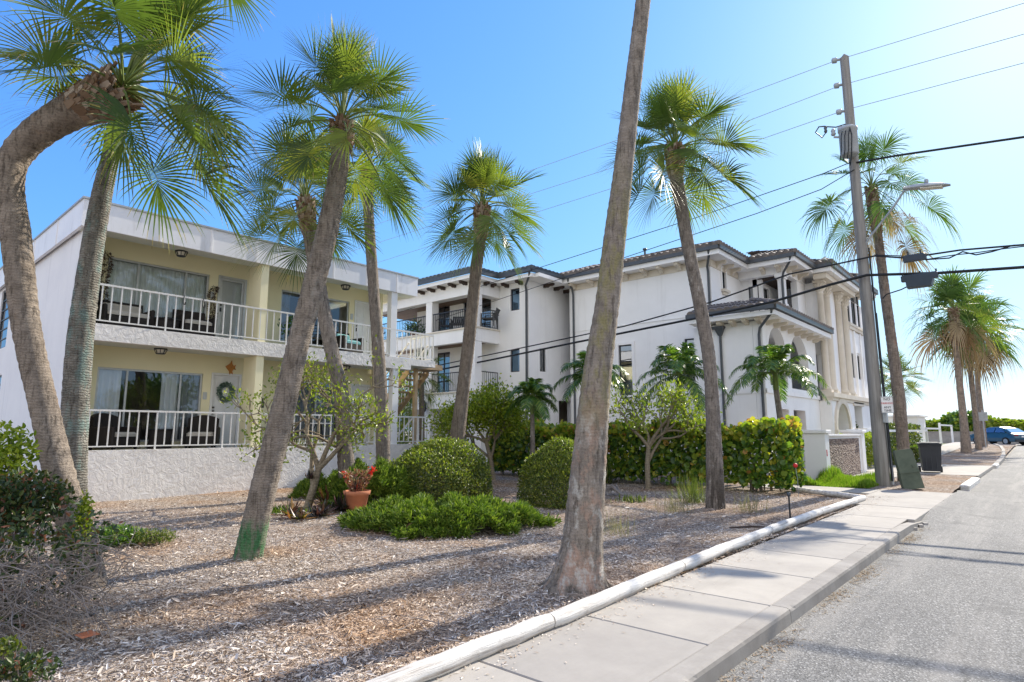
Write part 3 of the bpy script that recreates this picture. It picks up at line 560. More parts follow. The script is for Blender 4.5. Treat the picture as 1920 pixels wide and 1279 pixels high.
def branch_tree(name, label, cat, base, stems, depth, L0, r0, leafn, ls, mat, seed, group=None, spread=0.6, up=0.35, lw=0.45, clr=0.13, kind='oval', prob=1.0, shrink=0.74, bark='branch'):
    rng = np.random.RandomState(seed); base = np.array(base, float); t = thing(name, label, cat, tuple(base), group); mb = MB(); tips = []
    def grow(p, d, L, r, k):
        q = p+d*L*0.5+rng.normal(0, L*0.06, 3); e = p+d*L+rng.normal(0, L*0.07, 3); mb.tube([p, q, e], [r, r*0.86, r*0.72], 8 if r > 0.02 else 5, False)
        if k <= 2: tips.append((e, d, k))
        if k == 0: return
        for _ in range(3 if rng.uniform() < 0.45 else 2):
            nd_ = unit(d+rng.normal(0, spread, 3)+np.array([0,0,up*0.5])); grow(e, nd_, L*shrink*rng.uniform(0.8, 1.2), r*0.66, k-1)
    for (d, L, r, p) in stems:
        p = base+np.array(p, float); grow(p, unit(np.array(d, float)), L, r, depth)
    mesh('trunk', mb, M[bark], t, base)
    P, D = [], []
    for e, d, k in tips:
        if rng.uniform() > prob: continue
        for _ in range(leafn if k == 0 else leafn//3): P.append(e+rng.normal(0, clr, 3)); D.append(d*0.5+rng.normal(0, 0.7, 3)+[0,0,0.25])
    P = np.array(P); D = np.array(D); n = len(P); V, F = leaf_arrays(P, D, rdir(n, rng)*0.7+[0,0,0.7], ls*rng.uniform(0.7, 1.25, n), ls*lw*rng.uniform(0.8, 1.2, n), kind)
    npmesh('crown', V, F, M[mat], t, False, base); return t
def blade_tuft(name, label, cat, c, n, L, W, mat, seed, spread=0.3, group=None, lean=0.6, kind='blade'):
    rng = np.random.RandomState(seed); c = np.array(c, float); a = rng.uniform(0, 6.28, n); el = rng.uniform(0.15, 1, n)
    D = np.stack([np.cos(a)*lean*el, np.sin(a)*lean*el, 1-0.55*el*lean], 1); P = c+np.stack([rng.normal(0, spread, n), rng.normal(0, spread, n), np.zeros(n)], 1)
    V, F = leaf_arrays(P, D, np.stack([np.cos(a), np.sin(a), 0.8+0*a], 1), L*rng.uniform(0.5, 1.2, n), W, kind); o = npmesh(name, V, F, M[mat], None, False, c); o.location = tuple(c); return tag(o, label, cat, group)
# ------------------------------------------------------------ ground
def grid_sheet(x0, x1, ys, z, mat, name, nx=1):
    mb = MB(); xs = [x0+(x1-x0)*i/nx for i in range(nx+1)]
    vs = [(x, y, z+far(y)) for y in ys for x in xs]; w = nx+1
    mb.add(vs, [(j*w+i, j*w+i+1, (j+1)*w+i+1, (j+1)*w+i) for j in range(len(ys)-1) for i in range(nx)]); return struct(name, mb, M[mat])
YS = [-60, -30, -10, 0, 10, 20, 30, 38]+list(range(41, 72, 3))+[80, 120, 300, 1500]
grid_sheet(-1500, 1500, [-1500, -300]+YS, -0.16, 'sand', 'ground', 6)
grid_sheet(-1.95, 7.5, [-400]+YS[:-2]+[95], -0.12, 'asphalt', 'road', 4)
def bed(name, X0, X1, Y0, Y1, z, mat, step, amp, seed):
    r = np.random.RandomState(seed); xs = np.arange(X0, X1+1e-6, (X1-X0)/max(1, round((X1-X0)/step))); ys = np.arange(Y0, Y1+1e-6, (Y1-Y0)/max(1, round((Y1-Y0)/step)))
    A, B = np.meshgrid(xs, ys); Z = z+amp*(np.sin(A*1.1+B*0.7)+np.sin(A*2.3-B*1.9+1)+0.6*np.sin(A*4.1+B*3.7))/2.6+r.normal(0, amp*0.15, A.shape)+np.vectorize(far)(B)
    V = np.stack([A, B, Z], -1).reshape(-1, 3); w = len(xs); i, j = np.meshgrid(np.arange(len(ys)-1), np.arange(w-1), indexing='ij'); i = i*w+j
    F = np.stack([i, i+1, i+1+w, i+w], -1).reshape(-1, 4); o = npmesh(name, V, F, M[mat], None, True); o['kind'] = 'structure'; return o
bed('mulch_bed', -26, -3.16, -9, 17.2, -0.02, 'mulch', 0.25, 0.022, 1)
# wood chips lying on the bed: one countless cover, denser where the bed is nearest the kerb path
def chips():
    n = 230000; X = rs.uniform(-15.7, -3.02, n*5); Y = rs.uniform(-1.5, 16.5, n*5); d = np.hypot(X, Y)
    keep = rs.uniform(size=n*5) < np.clip((3.8/d)**1.5, 0.06, 1); X, Y = X[keep][:n], Y[keep][:n]; m = len(X)
    Z = -0.02+0.022*(np.sin(X*1.1+Y*0.7)+np.sin(X*2.3-Y*1.9+1)+0.6*np.sin(X*4.1+Y*3.7))/2.6+rs.uniform(0.004, 0.03, m)
    a = rs.uniform(0, 6.28, m); D = np.stack([np.cos(a), np.sin(a), rs.normal(0, 0.28, m)], 1); N = np.stack([rs.normal(0, 0.45, m), rs.normal(0, 0.45, m), np.ones(m)], 1)
    L = np.exp(rs.normal(-3.58, 0.5, m)); W = L*rs.uniform(0.08, 0.28, m)
    V, F = leaf_arrays(np.stack([X, Y, Z], 1), D, N, L, W, 'oval'); o = npmesh('mulch_chips', V, F, M['chip']); tag(o, 'pale grey and tan wood chip mulch covering the planting bed', 'wood chips', None, 'stuff')
chips()
# sidewalk slabs with tooled joints and a kerb
mb = MB(); js = [-7.4,-6.1,-4.75,-3.4,-2.1,-0.8,0.55,1.8,3.1,4.40,5.71,7.02,8.25,9.50,11.30,12.7]
for a, b in zip(js[:-1], js[1:]): mb.bbox(-3.08, -1.975, a+0.006, b-0.006, -0.1, 0.0, 0.008)
mb.bbox(-3.08, -1.86, 12.706, 14.6, -0.1, 0.0, 0.008); mb.bbox(-3.4, -1.86, 14.612, 18.6, -0.1, 0.003, 0.008)
struct('sidewalk', mb, M['walk'])
mb = MB(); mb.box(-3.06, -1.97, -7.4, 14.5, -0.09, -0.012); struct('sidewalk_base', mb, M['joint'])
mb = MB(); ks = [-8, -5, -2.1, 0.9, 3.0, 5.72, 8.9, 11.0]
kr = random.Random(12)
for a, b in zip(ks[:-1], ks[1:]):      # worn kerb stones: ragged nose, small chips
    n_ = int((b-a)/0.05); vs = []
    for i in range(n_+1):
        y = a+0.005+(b-a-0.01)*i/n_; j = kr.gauss(0, 0.0022); ch = 0.018*max(0, math.sin(y*3.1)*math.sin(y*7.7+1)*math.sin(y*17)-0.35)
        for x, z in ((-1.965,-0.2),(-1.965,0.004),(-1.845-ch,0.004),(-1.820-ch,-0.006-ch),(-1.812,-0.03),(-1.806,-0.125),(-1.806,-0.2)): vs.append((x, y, z))
    mb.add(vs, [(i*7+k, i*7+k+1, (i+1)*7+k+1, (i+1)*7+k) for i in range(n_) for k in range(6)]+[tuple(range(6,-1,-1)), tuple(range(n_*7, n_*7+7))])
mb.prism([(-1.965,11.005,-0.2),(-1.965,13.6,-0.2),(-1.965,13.6,-0.115),(-1.965,12.7,-0.05),(-1.965,12.0,-0.008),(-1.965,11.005,0.004)], (0.145,0,0)); 
for q, y in enumerate((12.3,12.75,13.05)): mb.obox((-1.82+0.03*q, y, -0.10), (0.03,0.02,0), (-0.02,0.05,0), (0,0.01,0.02))
struct('kerb', mb, M['kerb'])
# flush driveway apron and worn edge between walk and road
mb = MB(); ys = np.linspace(12.6, 20.9, 20); vs = []
for y in ys:
    w = min(1, (y-12.6)/2.2)*min(1, max(0, (21.0-y)/1.4)); w = w*w*(3-2*w); h_ = 0.117*(1-w)
    for x, z in ((-1.87,-0.003-h_),(-1.6,-0.03-0.089*(1-w)),(-1.2,-0.075-0.044*(1-w)),(-0.7,-0.1185)): vs.append((x+0.03*math.sin(y*5), y, z))
mb.add(vs, [(j*4+i, j*4+i+1, (j+1)*4+i+1, (j+1)*4+i) for j in range(19) for i in range(3)], True); struct('driveway_apron', mb, M['asphalt'])
# strip with pole, palm and utility box; driveway; second strip
bed('planting_strip', -3.9, -1.95, 18.62, 26.3, -0.015, 'mulch', 0.25, 0.03, 3)
bed('far_planting_strip', -4.9, -2.0, 34.2, 66, -0.02, 'mulch', 0.5, 0.02, 4)
mb = MB(); mb.box(-16, -1.9, 26.32, 34.18, -0.1, 0.004); struct('driveway', mb, M['walk'])
mb = MB(); mb.box(-5.15, -3.92, 23.0, 26.3, -0.1, 0.0); struct('path', mb, M['walk'])
grid_sheet(-6.6, -4.92, [34.19, 38]+list(range(41, 72, 3))+[80], -0.004, 'walk', 'far_path')
mb = MB(); mb.box(-6.4, -3.42, 17.25, 18.55, -0.1, -0.004); struct('side_path', mb, M['walk'])
bed('lawn', -5.7, -3.45, 18.6, 22.95, -0.03, 'grassg', 0.3, 0.02, 5); bed('yard', -26, -5.72, 17.22, 26.3, -0.03, 'mulch', 0.6, 0.02, 6)
bed('far_verge', -9.5, -6.62, 34.2, 66, -0.03, 'grassg', 0.5, 0.02, 8)
for q, (x0, x1, a, b, z) in enumerate(((-1.98,-1.75,21.2,24.9,0.03),(-1.98,-1.78,34.4,36.2,0.03))):
    mb = MB(); mb.bbox(x0, x1, a, b, -0.2, z, 0.03); o = struct('kerb', mb, M['log'])
mb = MB(); pts = [(-1.9,36.4),(-1.95,42),(-2.1,48),(-2.35,54),(-2.75,60),(-3.4,65.5)]
for (xa, ya), (xb, yb) in zip(pts[:-1], pts[1:]): mb.bar((xa,ya,-0.06+far(ya)), (xb,yb,-0.06+far(yb)), 0.18, 0.2)
struct('kerb', mb, M['kerb'])
# litter of dry palm fibre along the gutter
P, D = [], []
for q in range(5200):
    y = rs.uniform(1, 14.5); cl = abs(math.sin(y*2.1)*math.sin(y*0.9+1)); 
    if rs.uniform() > cl: continue
    P.append((-1.79+abs(rs.normal(0, 0.10)), y, -0.112)); a = rs.normal(1.57, 0.9); D.append((math.cos(a), math.sin(a), rs.normal(0, 0.06)))
P = np.array(P); V, F = leaf_arrays(P, np.array(D), np.tile([0,0,1.0], (len(P), 1))+rs.normal(0, 0.2, (len(P), 3)), rs.uniform(0.015, 0.07, len(P)), 0.006, 'blade')
tag(npmesh('gutter_litter', V, F, M['dead']), 'dry tan palm litter gathered along the foot of the kerb', 'litter', None, 'stuff')
bpy.data.objects['gutter_litter'].data.attributes.new('rnd', 'FLOAT', 'FACE').data.foreach_set('value', rs.uniform(0, 1, len(F)).astype(np.float32))
n = 900; P = np.stack([rs.uniform(-3.05, -2.0, n), rs.uniform(1, 17, n), np.full(n, 0.006)], 1); P[:, 0] = -3.02+np.abs(rs.normal(0, 0.16, n)); a = rs.uniform(0, 6.28, n)
V, F = leaf_arrays(P, np.stack([np.cos(a), np.sin(a), 0.05+0*a], 1), np.tile([0.1,0,1.0], (n, 1)), rs.uniform(0.01, 0.045, n), 0.009, 'oval'); tag(npmesh('stray_chips', V, F, M['chip']), 'stray wood chips scattered on the edge of the sidewalk', 'wood chips', None, 'stuff')
# painted log edging
logs = [gp(*p) for p in ((580,1366),(735,1277),(1035,1179),(1280,1072),(1445,1001),(1540,965),(1622,938))]
logs = [(p[0]-0.02, p[1]) for p in logs]; logs.insert(0, (-3.08,-2.4)); logs.insert(0, (-3.05,-6))
whichlog = {0:'first white painted log from the camera end of the sidewalk edge, out of view',1:'white painted log at the very bottom edge of the photo beside the sidewalk',2:'white painted log along the sidewalk ending at the dark crack beside the big palm base',3:'long white painted log right of the big mottled palm base',4:'white painted log beside the two box shadows on the sidewalk',5:'weathered white log between mulch and sidewalk near the grey stake',6:'last white log at the far corner of the mulch bed'}
r0 = random.Random(4); LG = 'painted logs edging the mulch bed'
def logpiece(pa, pb, rad, label):
    a, b = V3((pa[0], pa[1], 0.05)), V3((pb[0], pb[1], 0.05)); d = (b-a); pts = []; rr = []
    for i in range(15):
        t = i/14; pts.append(a+d*(0.004+t*0.992)+V3((r0.gauss(0,0.004), 0, r0.gauss(0,0.003)))); rr.append(rad*(1-0.10*(i in (0,14)))*(1+r0.gauss(0,0.02)))
    m = MB(); m.tube(pts, rr, 18); one('edging_log', m, M['log'], label, 'log', LG, tuple(a))
segs = [(logs[i], logs[i+1]) for i in range(len(logs)-1)]; merged = [(logs[0],logs[1]),(logs[1],logs[2]),(logs[2],logs[3]),(logs[3],logs[4]),(logs[4],logs[5]),(logs[5],logs[6]),(logs[6],logs[7]),(logs[7],logs[8])]
merged = [(logs[1],logs[2]),(logs[2],logs[4]),(logs[4],logs[5]),(logs[5],logs[6]),(logs[6],logs[7]),(logs[7],logs[8])]
LB = ['white painted log nearest the camera, cut by the bottom edge of the photo','long white painted log from the photo bottom to the dark crack by the big palm','white painted log just beyond the crack, right of the big palm base','white painted log level with the narrow dark shadow on the sidewalk','white painted log level with the square shadow on the sidewalk','farthest white log, ending at the corner where the edging turns in']
for (a, b), l in zip(merged, LB): logpiece(a, b, 0.064, l)
ca = logs[-1]; cb = gp(1495, 922); logpiece((ca[0]-0.03, ca[1]+0.05), (cb[0], cb[1]), 0.06, 'log turning away from the sidewalk at the far end of the mulch bed')

# ------------------------------------------------------------ building helpers
def wall(mb, ax, c, a0, a1, z0, z1, holes=(), t=0.16):
    """wall sheet with thickness: ax 'x' faces +X at x=c, 'y' faces -Y at y=c; holes (a0,a1,z0,z1)"""
    A = sorted({a0, a1, *[h[0] for h in holes], *[h[1] for h in holes]}); Z = sorted({z0, z1, *[h[2] for h in holes], *[h[3] for h in holes]})
    A = [a for a in A if a0-1e-9 <= a <= a1+1e-9]; Z = [z for z in Z if z0-1e-9 <= z <= z1+1e-9]
    def P(a, z, d): return (c-d, a, z) if ax == 'x' else (a, c+d, z)
    def quad(p, q, r_, s): mb.add([p, q, r_, s], [(0,1,2,3)])
    for i in range(len(A)-1):
        for j in range(len(Z)-1):
            am, zm = (A[i]+A[i+1])/2, (Z[j]+Z[j+1])/2
            if any(h[0] < am < h[1] and h[2] < zm < h[3] for h in holes): continue
            for d in (0, t): quad(P(A[i],Z[j],d), P(A[i+1],Z[j],d), P(A[i+1],Z[j+1],d), P(A[i],Z[j+1],d))
    for (h0, h1, g0, g1) in list(holes)+[(a0, a1, z0, z1)]:
        for (p, q) in (((h0,g0),(h1,g0)),((h1,g0),(h1,g1)),((h1,g1),(h0,g1)),((h0,g1),(h0,g0))): quad(P(*p,0), P(*q,0), P(*q,t), P(*p,t))
def box_ax(mb, ax, c, a0, a1, z0, z1, d0, d1):      # box on a wall plane, d = distance outward from the plane
    if ax == 'x': mb.box(c+min(d0,d1), c+max(d0,d1), a0, a1, z0, z1)
    else: mb.box(a0, a1, c-max(d0,d1), c-min(d0,d1), z0, z1)
def curtain(mb, ax, c, a0, a1, z0, z1, d, amp=0.03, wl=0.13):
    n = max(8, int((a1-a0)/wl*8)); vs = []
    for i in range(n+1):
        a = a0+(a1-a0)*i/n; o = d+amp*math.sin(2*PI*(a-a0)/wl)+amp*0.4*math.sin(2*PI*(a-a0)/wl*0.37+1)
        for z in (z0, z1): vs.append((c+o, a, z) if ax == 'x' else (a, c-o, z))
    mb.add(vs, [(2*i, 2*i+2, 2*i+3, 2*i+1) for i in range(n)], True)
def window(parent, ax, c, a0, a1, z0, z1, org, mull=(), trans=(), fr='alu', glass='glass', fw=0.05, rec=0.09, curt=(), trim=None, sill=None, trimmat='house', name='window'):
    """frame as the part, pane / curtain / trim as its sub-parts"""
    mb = MB(); d0, d1 = -rec, -rec+0.05
    for (p, q, u, v) in ((a0,a1,z0,z0+fw),(a0,a1,z1-fw,z1),(a0,a0+fw,z0+fw,z1-fw),(a1-fw,a1,z0+fw,z1-fw)): box_ax(mb, ax, c, p, q, u, v, d0, d1)
    for m in mull: box_ax(mb, ax, c, m-fw*0.45, m+fw*0.45, z0+fw, z1-fw, d0+0.004, d1-0.004)
    for m in trans: box_ax(mb, ax, c, a0+fw, a1-fw, m-fw*0.35, m+fw*0.35, d0+0.006, d1-0.006)
    w = mesh(name, mb, M[fr], parent, org)
    g = MB(); dm = -rec+0.02; P = [(c+dm,a0+fw,z0+fw),(c+dm,a1-fw,z0+fw),(c+dm,a1-fw,z1-fw),(c+dm,a0+fw,z1-fw)] if ax == 'x' else [(a0+fw,c-dm,z0+fw),(a1-fw,c-dm,z0+fw),(a1-fw,c-dm,z1-fw),(a0+fw,c-dm,z1-fw)]
    g.add(P, [(0,1,2,3)]); mesh('pane', g, M[glass], w, org)
    for (p, q, mt, nm) in curt:
        k = MB(); curtain(k, ax, c, p, q, z0+0.02, z1-0.04, -rec-0.075, 0.03 if nm == 'curtain' else 0.02, 0.16 if nm == 'curtain' else 0.11); mesh(nm, k, M[mt], w, org)
    if trim:
        k = MB(); tw = trim
        for (p, q, u, v) in ((a0-tw,a1+tw,z1,z1+tw),(a0-tw,a0,z0-0.0,z1),(a1,a1+tw,z0,z1),(a0-tw,a1+tw,z0-tw,z0)): box_ax(k, ax, c, p, q, u, v, 0, 0.045)
        mesh('surround', k, M[trimmat], w, org)
    if sill:
        k = MB(); box_ax(k, ax, c, a0-0.12, a1+0.12, z0-sill-0.11, z0-sill, 0, 0.16); box_ax(k, ax, c, a0-0.02, a1+0.02, z0-sill-0.22, z0-sill-0.11, 0, 0.09); mesh('sill', k, M['stone_trim'], w, org)
    return w
def railing(mb, pts, z0, z1, step, rt=0.022, rb=0.013, bottom=0.06, post=None):
    """level railing along XY points: top rail, bottom rail, balusters"""
    for (a, b) in zip(pts[:-1], pts[1:]):
        a2, b2 = V3((a[0],a[1],0)), V3((b[0],b[1],0)); L = (b2-a2).length; n = max(1, round(L/step))
        mb.bar((a[0],a[1],z1-rt), (b[0],b[1],z1-rt), rt*2, rt*2); mb.bar((a[0],a[1],z0+bottom+rt), (b[0],b[1],z0+bottom+rt), rt*1.3, rt*1.3)
        for i in range(n+1):
            p = a2.lerp(b2, i/n); big = post and i % post == 0
            mb.bar((p.x,p.y,z0 if big else z0+bottom+rt*1.6), (p.x,p.y,z1-rt*2), (rb*2.6 if big else rb*2))

# ------------------------------------------------------------ yellow apartment building
AX, BX = -15.8, -17.3; F1, F2 = 1.02, 3.91; AO = (-16.0, 8.0, 0.0)
apt = thing('apartment_building', 'two storey flat roofed apartment building with pale yellow recessed walls and white balcony railings', 'building', AO)
def ap(name, mb, mat, parent=None): return mesh(name, mb, M[mat], parent or apt, AO)
# openings measured on the back wall
W_UL, W_LL, W_UR, W_LR = (4.42,6.88,F2+0.22,5.86), (4.42,6.90,F1+0.22,3.07), (9.03,11.46,F2+0.30,5.83), (9.55,11.3,F1+0.22,3.05)
D_UL, D_LL, D_UR, D_LR = (7.12,7.98,F2,5.90), (7.12,8.0-0.02,F1,3.12), (11.7,12.05,F2,5.92), (11.6,12.05,F1,3.05)
D_UL, D_LL = (7.10,7.56+0.02,F2,5.90), (7.12,7.56,F1,3.12)
D_UL = (7.12,7.93,F2,5.90); D_LL = (7.12,7.95,F1,3.12); D_UR = (11.66,12.4,F2,5.92); D_LR = (11.62,12.4,F1,3.07)
mb = MB(); wall(mb, 'x', BX, 3.75, 12.6, F1, 6.38, [W_UL, W_LL, W_UR, W_LR, D_UL, D_LL, D_UR, D_LR], 0.2)
ap('wall', mb, 'yellow')
mb = MB(); mb.box(-16.62, -16.08, 7.68, 7.87, F2+0.004, 6.376); mb.box(-16.62, -16.08, 7.68, 7.87, F1, 3.528); ap('fin_wall', mb, 'yellow')
mb = MB(); mb.box(BX, BX+0.9, 3.752, 3.80, F1, 6.378); mb.box(BX, BX+1.2, 3.7525, 3.7985, F2+0.003, 6.377); ap('return_wall', mb, 'yellow')
SW = [(-25.2,-23.6,4.05,6.0),(-25.2,-23.6,1.5,3.2)]
mb = MB(); wall(mb, 'y', 3.58, -27.5, -15.88, -0.1, 6.375, SW, 0.17); mb.box(-27.5, -27.35, 3.76, 12.4, -0.1, 6.06); ap('side_wall', mb, 'apt_white')
mb = MB(); wall(mb, 'y', 12.42, -27.34, BX-0.21, -0.1, 6.06, [], 0.18); mb.box(-17.28, -16.98, 12.42, 12.6, F1, 6.37); ap('end_wall', mb, 'yellow')
for q, h in enumerate(SW): window(apt, 'y', 3.58, *h, AO, trans=[h[2]+(h[3]-h[2])*k/6 for k in range(1, 6)], fr='gutter', glass='dglass', fw=0.04, sill=0.0)
mb = MB(); mb.box(-16.0, AX, 3.762, 14.02, -0.2, F1+0.07); ap('plinth_wall', mb, 'textured')
mb = MB(); mb.box(-27.3, -16.01, 3.77, 12.4, 0.8, F1-0.004); mb.box(-18.4, -16.01, 12.4, 14.02, 0.8, F1-0.004); ap('ground_floor_slab', mb, 'walk')
mb = MB(); mb.box(-27.3, -16.0, 3.764, 12.38, 3.62, F2-0.03); mb.box(-17.25, -16.0, 12.381, 14.0, 3.70, F2-0.02)
ap('upper_floor_slab', mb, 'soffit')
mb = MB(); mb.box(-15.998, AX-0.01, 3.77, 12.95, 3.53, F2); mb.box(-15.998, AX-0.01, 12.951, 14.03, 3.69, F2); mb.box(-17.3, -15.998, 13.86, 14.03, 3.69, F2); ap('slab_edge', mb, 'textured')
mb = MB(); mb.box(-16.75, -16.002, 3.78, 12.94, 3.531, 3.618); ap('balcony_beam', mb, 'soffit')
mb = MB(); mb.box(-16.079, -15.86, 7.67, 7.88, F2+0.002, 6.375); ap('column', mb, 'yellow'); mb = MB(); mb.box(-16.079, -15.86, 7.67, 7.88, F1+0.072, 3.53); ap('column', mb, 'yellow')
mb = MB(); mb.box(-16.06, -15.85, 12.10, 12.34, F2+0.002, 6.375); ap('column', mb, 'house'); mb = MB(); mb.box(-16.06, -15.85, 12.25, 12.48, F1+0.072, 3.53); ap('column', mb, 'house')
mb = MB(); mb.box(-27.6, -15.9, 3.56, 13.1, 6.385, 6.55); ap('ceiling_slab', mb, 'soffit')
fas = MB(); fas.box(AX-0.06, AX, 3.45, 13.15, 6.07, 6.70); fas.box(-27.7, AX-0.061, 3.45, 3.52, 6.07, 6.70); fas.box(-27.7, AX-0.061, 13.08, 13.15, 6.07, 6.70)
for y in (3.5, 4.75, 5.95, 7.15, 8.35, 9.55, 10.75, 11.95): fas.box(AX, AX+0.018, y+0.3, y+0.335, 6.08, 6.69)
for x in (-18,-20.4,-22.8,-25.2): fas.box(x, x+0.035, 3.432, 3.45, 6.08, 6.69)
ro = ap('roof_fascia', fas, 'fascia')
mb = MB(); mb.box(AX-0.075, AX+0.03, 3.42, 13.18, 6.70, 6.745); mb.box(-27.73, AX-0.076, 3.42, 3.53, 6.70, 6.745); mb.box(-27.73, AX-0.076, 13.07, 13.18, 6.70, 6.745); mesh('drip_edge', mb, M['steel'], ro, AO)
mb = MB(); mb.box(-27.6, AX-0.08, 3.53, 13.07, 6.60, 6.72); ap('roof', mb, 'roofdeck')
mb = MB(); mb.box(-16.35, AX-0.062, 3.53, 13.07, 6.073, 6.38); ap('soffit', mb, 'soffit')
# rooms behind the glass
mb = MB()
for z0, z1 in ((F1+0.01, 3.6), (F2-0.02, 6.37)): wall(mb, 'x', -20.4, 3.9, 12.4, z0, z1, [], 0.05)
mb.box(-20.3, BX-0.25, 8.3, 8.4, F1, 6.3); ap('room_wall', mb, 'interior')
window(apt, 'x', BX, *W_UL, AO, mull=(5.12,6.28), fr='alu', curt=[(4.45,6.85,'blind','blind')])
window(apt, 'x', BX, *W_LL, AO, mull=(5.08,6.35), fr='alu', curt=[(4.47,4.98,'curtain','curtain'),(5.92,6.35,'curtain','curtain'),(6.36,6.86,'greycurtain','curtain')])
window(apt, 'x', BX, *W_UR, AO, mull=(9.85,10.65), fr='alu', curt=[(9.06,9.4,'greycurtain','curtain')])
window(apt, 'x', BX, *W_LR, AO, mull=(10.4,), fr='alu', glass='glass', curt=[(9.6,11.2,'greycurtain','blind')])
def door(a0, a1, z0, z1, kind):
    mb = MB()
    for (p, q, u, v) in ((a0,a1,z1-0.06,z1),(a0,a0+0.06,z0,z1-0.06),(a1-0.06,a1,z0,z1-0.06)): box_ax(mb, 'x', BX, p, q, u, v, -0.11, 0.03)
    if kind == 'screen':
        b0, b1, c0, c1 = a0+0.06, a1-0.06, z0+0.01, z1-0.06
        for (p, q, u, v) in ((b0,b1,c0,c0+0.12),(b0,b1,c1-0.07,c1),(b0,b0+0.07,c0+0.12,c1-0.07),(b1-0.07,b1,c0+0.12,c1-0.07)): box_ax(mb, 'x', BX, p, q, u, v, -0.05, -0.01)
        d = ap('door', mb, 'alu'); g = MB(); g.add([(BX-0.03,b0+0.07,c0+0.12),(BX-0.03,b1-0.07,c0+0.12),(BX-0.03,b1-0.07,c1-0.07),(BX-0.03,b0+0.07,c1-0.07)], [(0,1,2,3)]); mesh('pane', g, M['glass'], d, AO)
        k = MB(); k.box(BX-0.11, BX-0.07, b0, b1, c0, c1); mesh('inner_door', k, M['white'], d, AO)
    else:
        b0, b1, c0, c1 = a0+0.06, a1-0.06, z0+0.01, z1-0.06; box_ax(mb, 'x', BX, b0, b1, c0, c1, -0.10, -0.05)
        w = (b1-b0)
        for (u, v) in ((0.08,0.38),(0.42,0.70),(0.75,0.93)):
            for (p, q) in ((0.12,0.46),(0.54,0.88)): box_ax(mb, 'x', BX, b0+w*p, b0+w*q, c0+(c1-c0)*u, c0+(c1-c0)*v, -0.05, -0.037)
        d = ap('door', mb, 'white')
    k = MB(); k.box(BX-0.05, BX+0.03, a0+0.10, a0+0.13, z0+0.95, z0+1.06); mesh('handle', k, M['black'], d, AO); k = MB(); k.box(BX-0.05, BX+0.02, a0+0.095, a0+0.135, z0+1.12, z0+1.16); mesh('lock', k, M['black'], d, AO); return d
door(*D_UL, 'screen'); door(*D_LL, 'panel'); door(*D_UR, 'panel'); door(*D_LR, 'panel')
mb = MB(); railing(mb, [(AX-0.07,3.80),(AX-0.07,13.97),(-17.1,13.97)], F2, 4.84, 0.195, post=8); ap('railing', mb, 'railw')
mb = MB(); railing(mb, [(AX-0.10,3.80),(AX-0.10,13.97)], F1+0.07, 1.995, 0.195, post=8); ap('railing', mb, 'railw')
mb = MB()                                            # stair down from the landing, with its post
for k in range(13): mb.box(-17.44-0.26*(k+1), -17.40-0.26*k+0.02, 14.08, 14.95, 3.66-0.215*(k+1)+0.15, 3.66-0.215*(k+1)+0.20)
for y in (14.03, 14.96): mb.prism([(-17.25,y,3.86),(-17.25,y,3.58),(-20.9,y,0.58),(-20.9,y,0.86)], (0,0.045,0))
mb.box(-17.39,-16.5,14.035,15.0,3.70,3.89)
st = ap('staircase', mb, 'stairwood')
mb = MB(); mb.box(-16.62, -16.5, 13.72, 13.84, 0.98, 3.685); mesh('post', mb, M['stairwood'], st, AO)
mb = MB()
for y in (14.06, 14.97): mb.bar((-17.3,y,4.72), (-20.8,y,1.82), 0.045)
for k in range(17): mb.bar((-17.4-0.2*k,14.97,3.62-0.166*k), (-17.4-0.2*k,14.97,4.62-0.166*k), 0.026)
mb.bar((-15.95,13.2,1.95), (-16.3,12.62,1.12), 0.05); mesh('handrail', mb, M['railw'], st, AO)
for i, (y, z, l) in enumerate(((6.98,F1+1.45,'small grey unit number plate left of the wreath door'),(6.98,F2+1.38,'small grey unit number plate left of the upstairs screen door'),(11.56,F2+1.42,'small grey unit number plate by the right upstairs door'))):
    mb = MB(); mb.bbox(BX, BX+0.02, y-0.05, y+0.05, z-0.10, z+0.10, 0.005); mb.box(BX+0.021, BX+0.026, y-0.03, y+0.03, z-0.07, z+0.02); one('number_plate', mb, M['alu'], l, 'plate', 'unit plates', (BX, y, z))
# ------------------------------------------------------------ things on the balconies
def ceiling_light(x, y, z, label):
    t = thing('ceiling_light', label, 'lamp', (x, y, z), 'black caged ceiling lights of the balconies')
    mb = MB(); mb.lathe([(0.155,0.0),(0.155,-0.025),(0.15,-0.03)], (0,0,0), 8, False)
    for k in range(8):
        a = 2*PI*(k+0.5)/8; mb.bar((0.145*math.cos(a),0.145*math.sin(a),-0.02), (0.10*math.cos(a),0.10*math.sin(a),-0.125), 0.014)
    mb.lathe([(0.105,-0.12),(0.105,-0.135)], (0,0,0), 8, False); mesh('cage', mb, M['black'], t)
    mb = MB(); mb.lathe([(0.125,-0.032),(0.09,-0.118)], (0,0,0), 8, False); mesh('shade', mb, M['lamp'], t)
ceiling_light(-16.25, 5.72, 6.07, 'black caged ceiling light under the roof edge above the blind covered window')
ceiling_light(-16.25, 10.6, 6.07, 'black caged ceiling light under the roof edge between the two thin palm trunks')
ceiling_light(-16.3, 5.45, 3.53, 'black caged ceiling light over the lower balcony above the curtained window')
ceiling_light(-16.3, 10.75, 3.53, 'black caged ceiling light over the lower balcony behind the bare shrub')
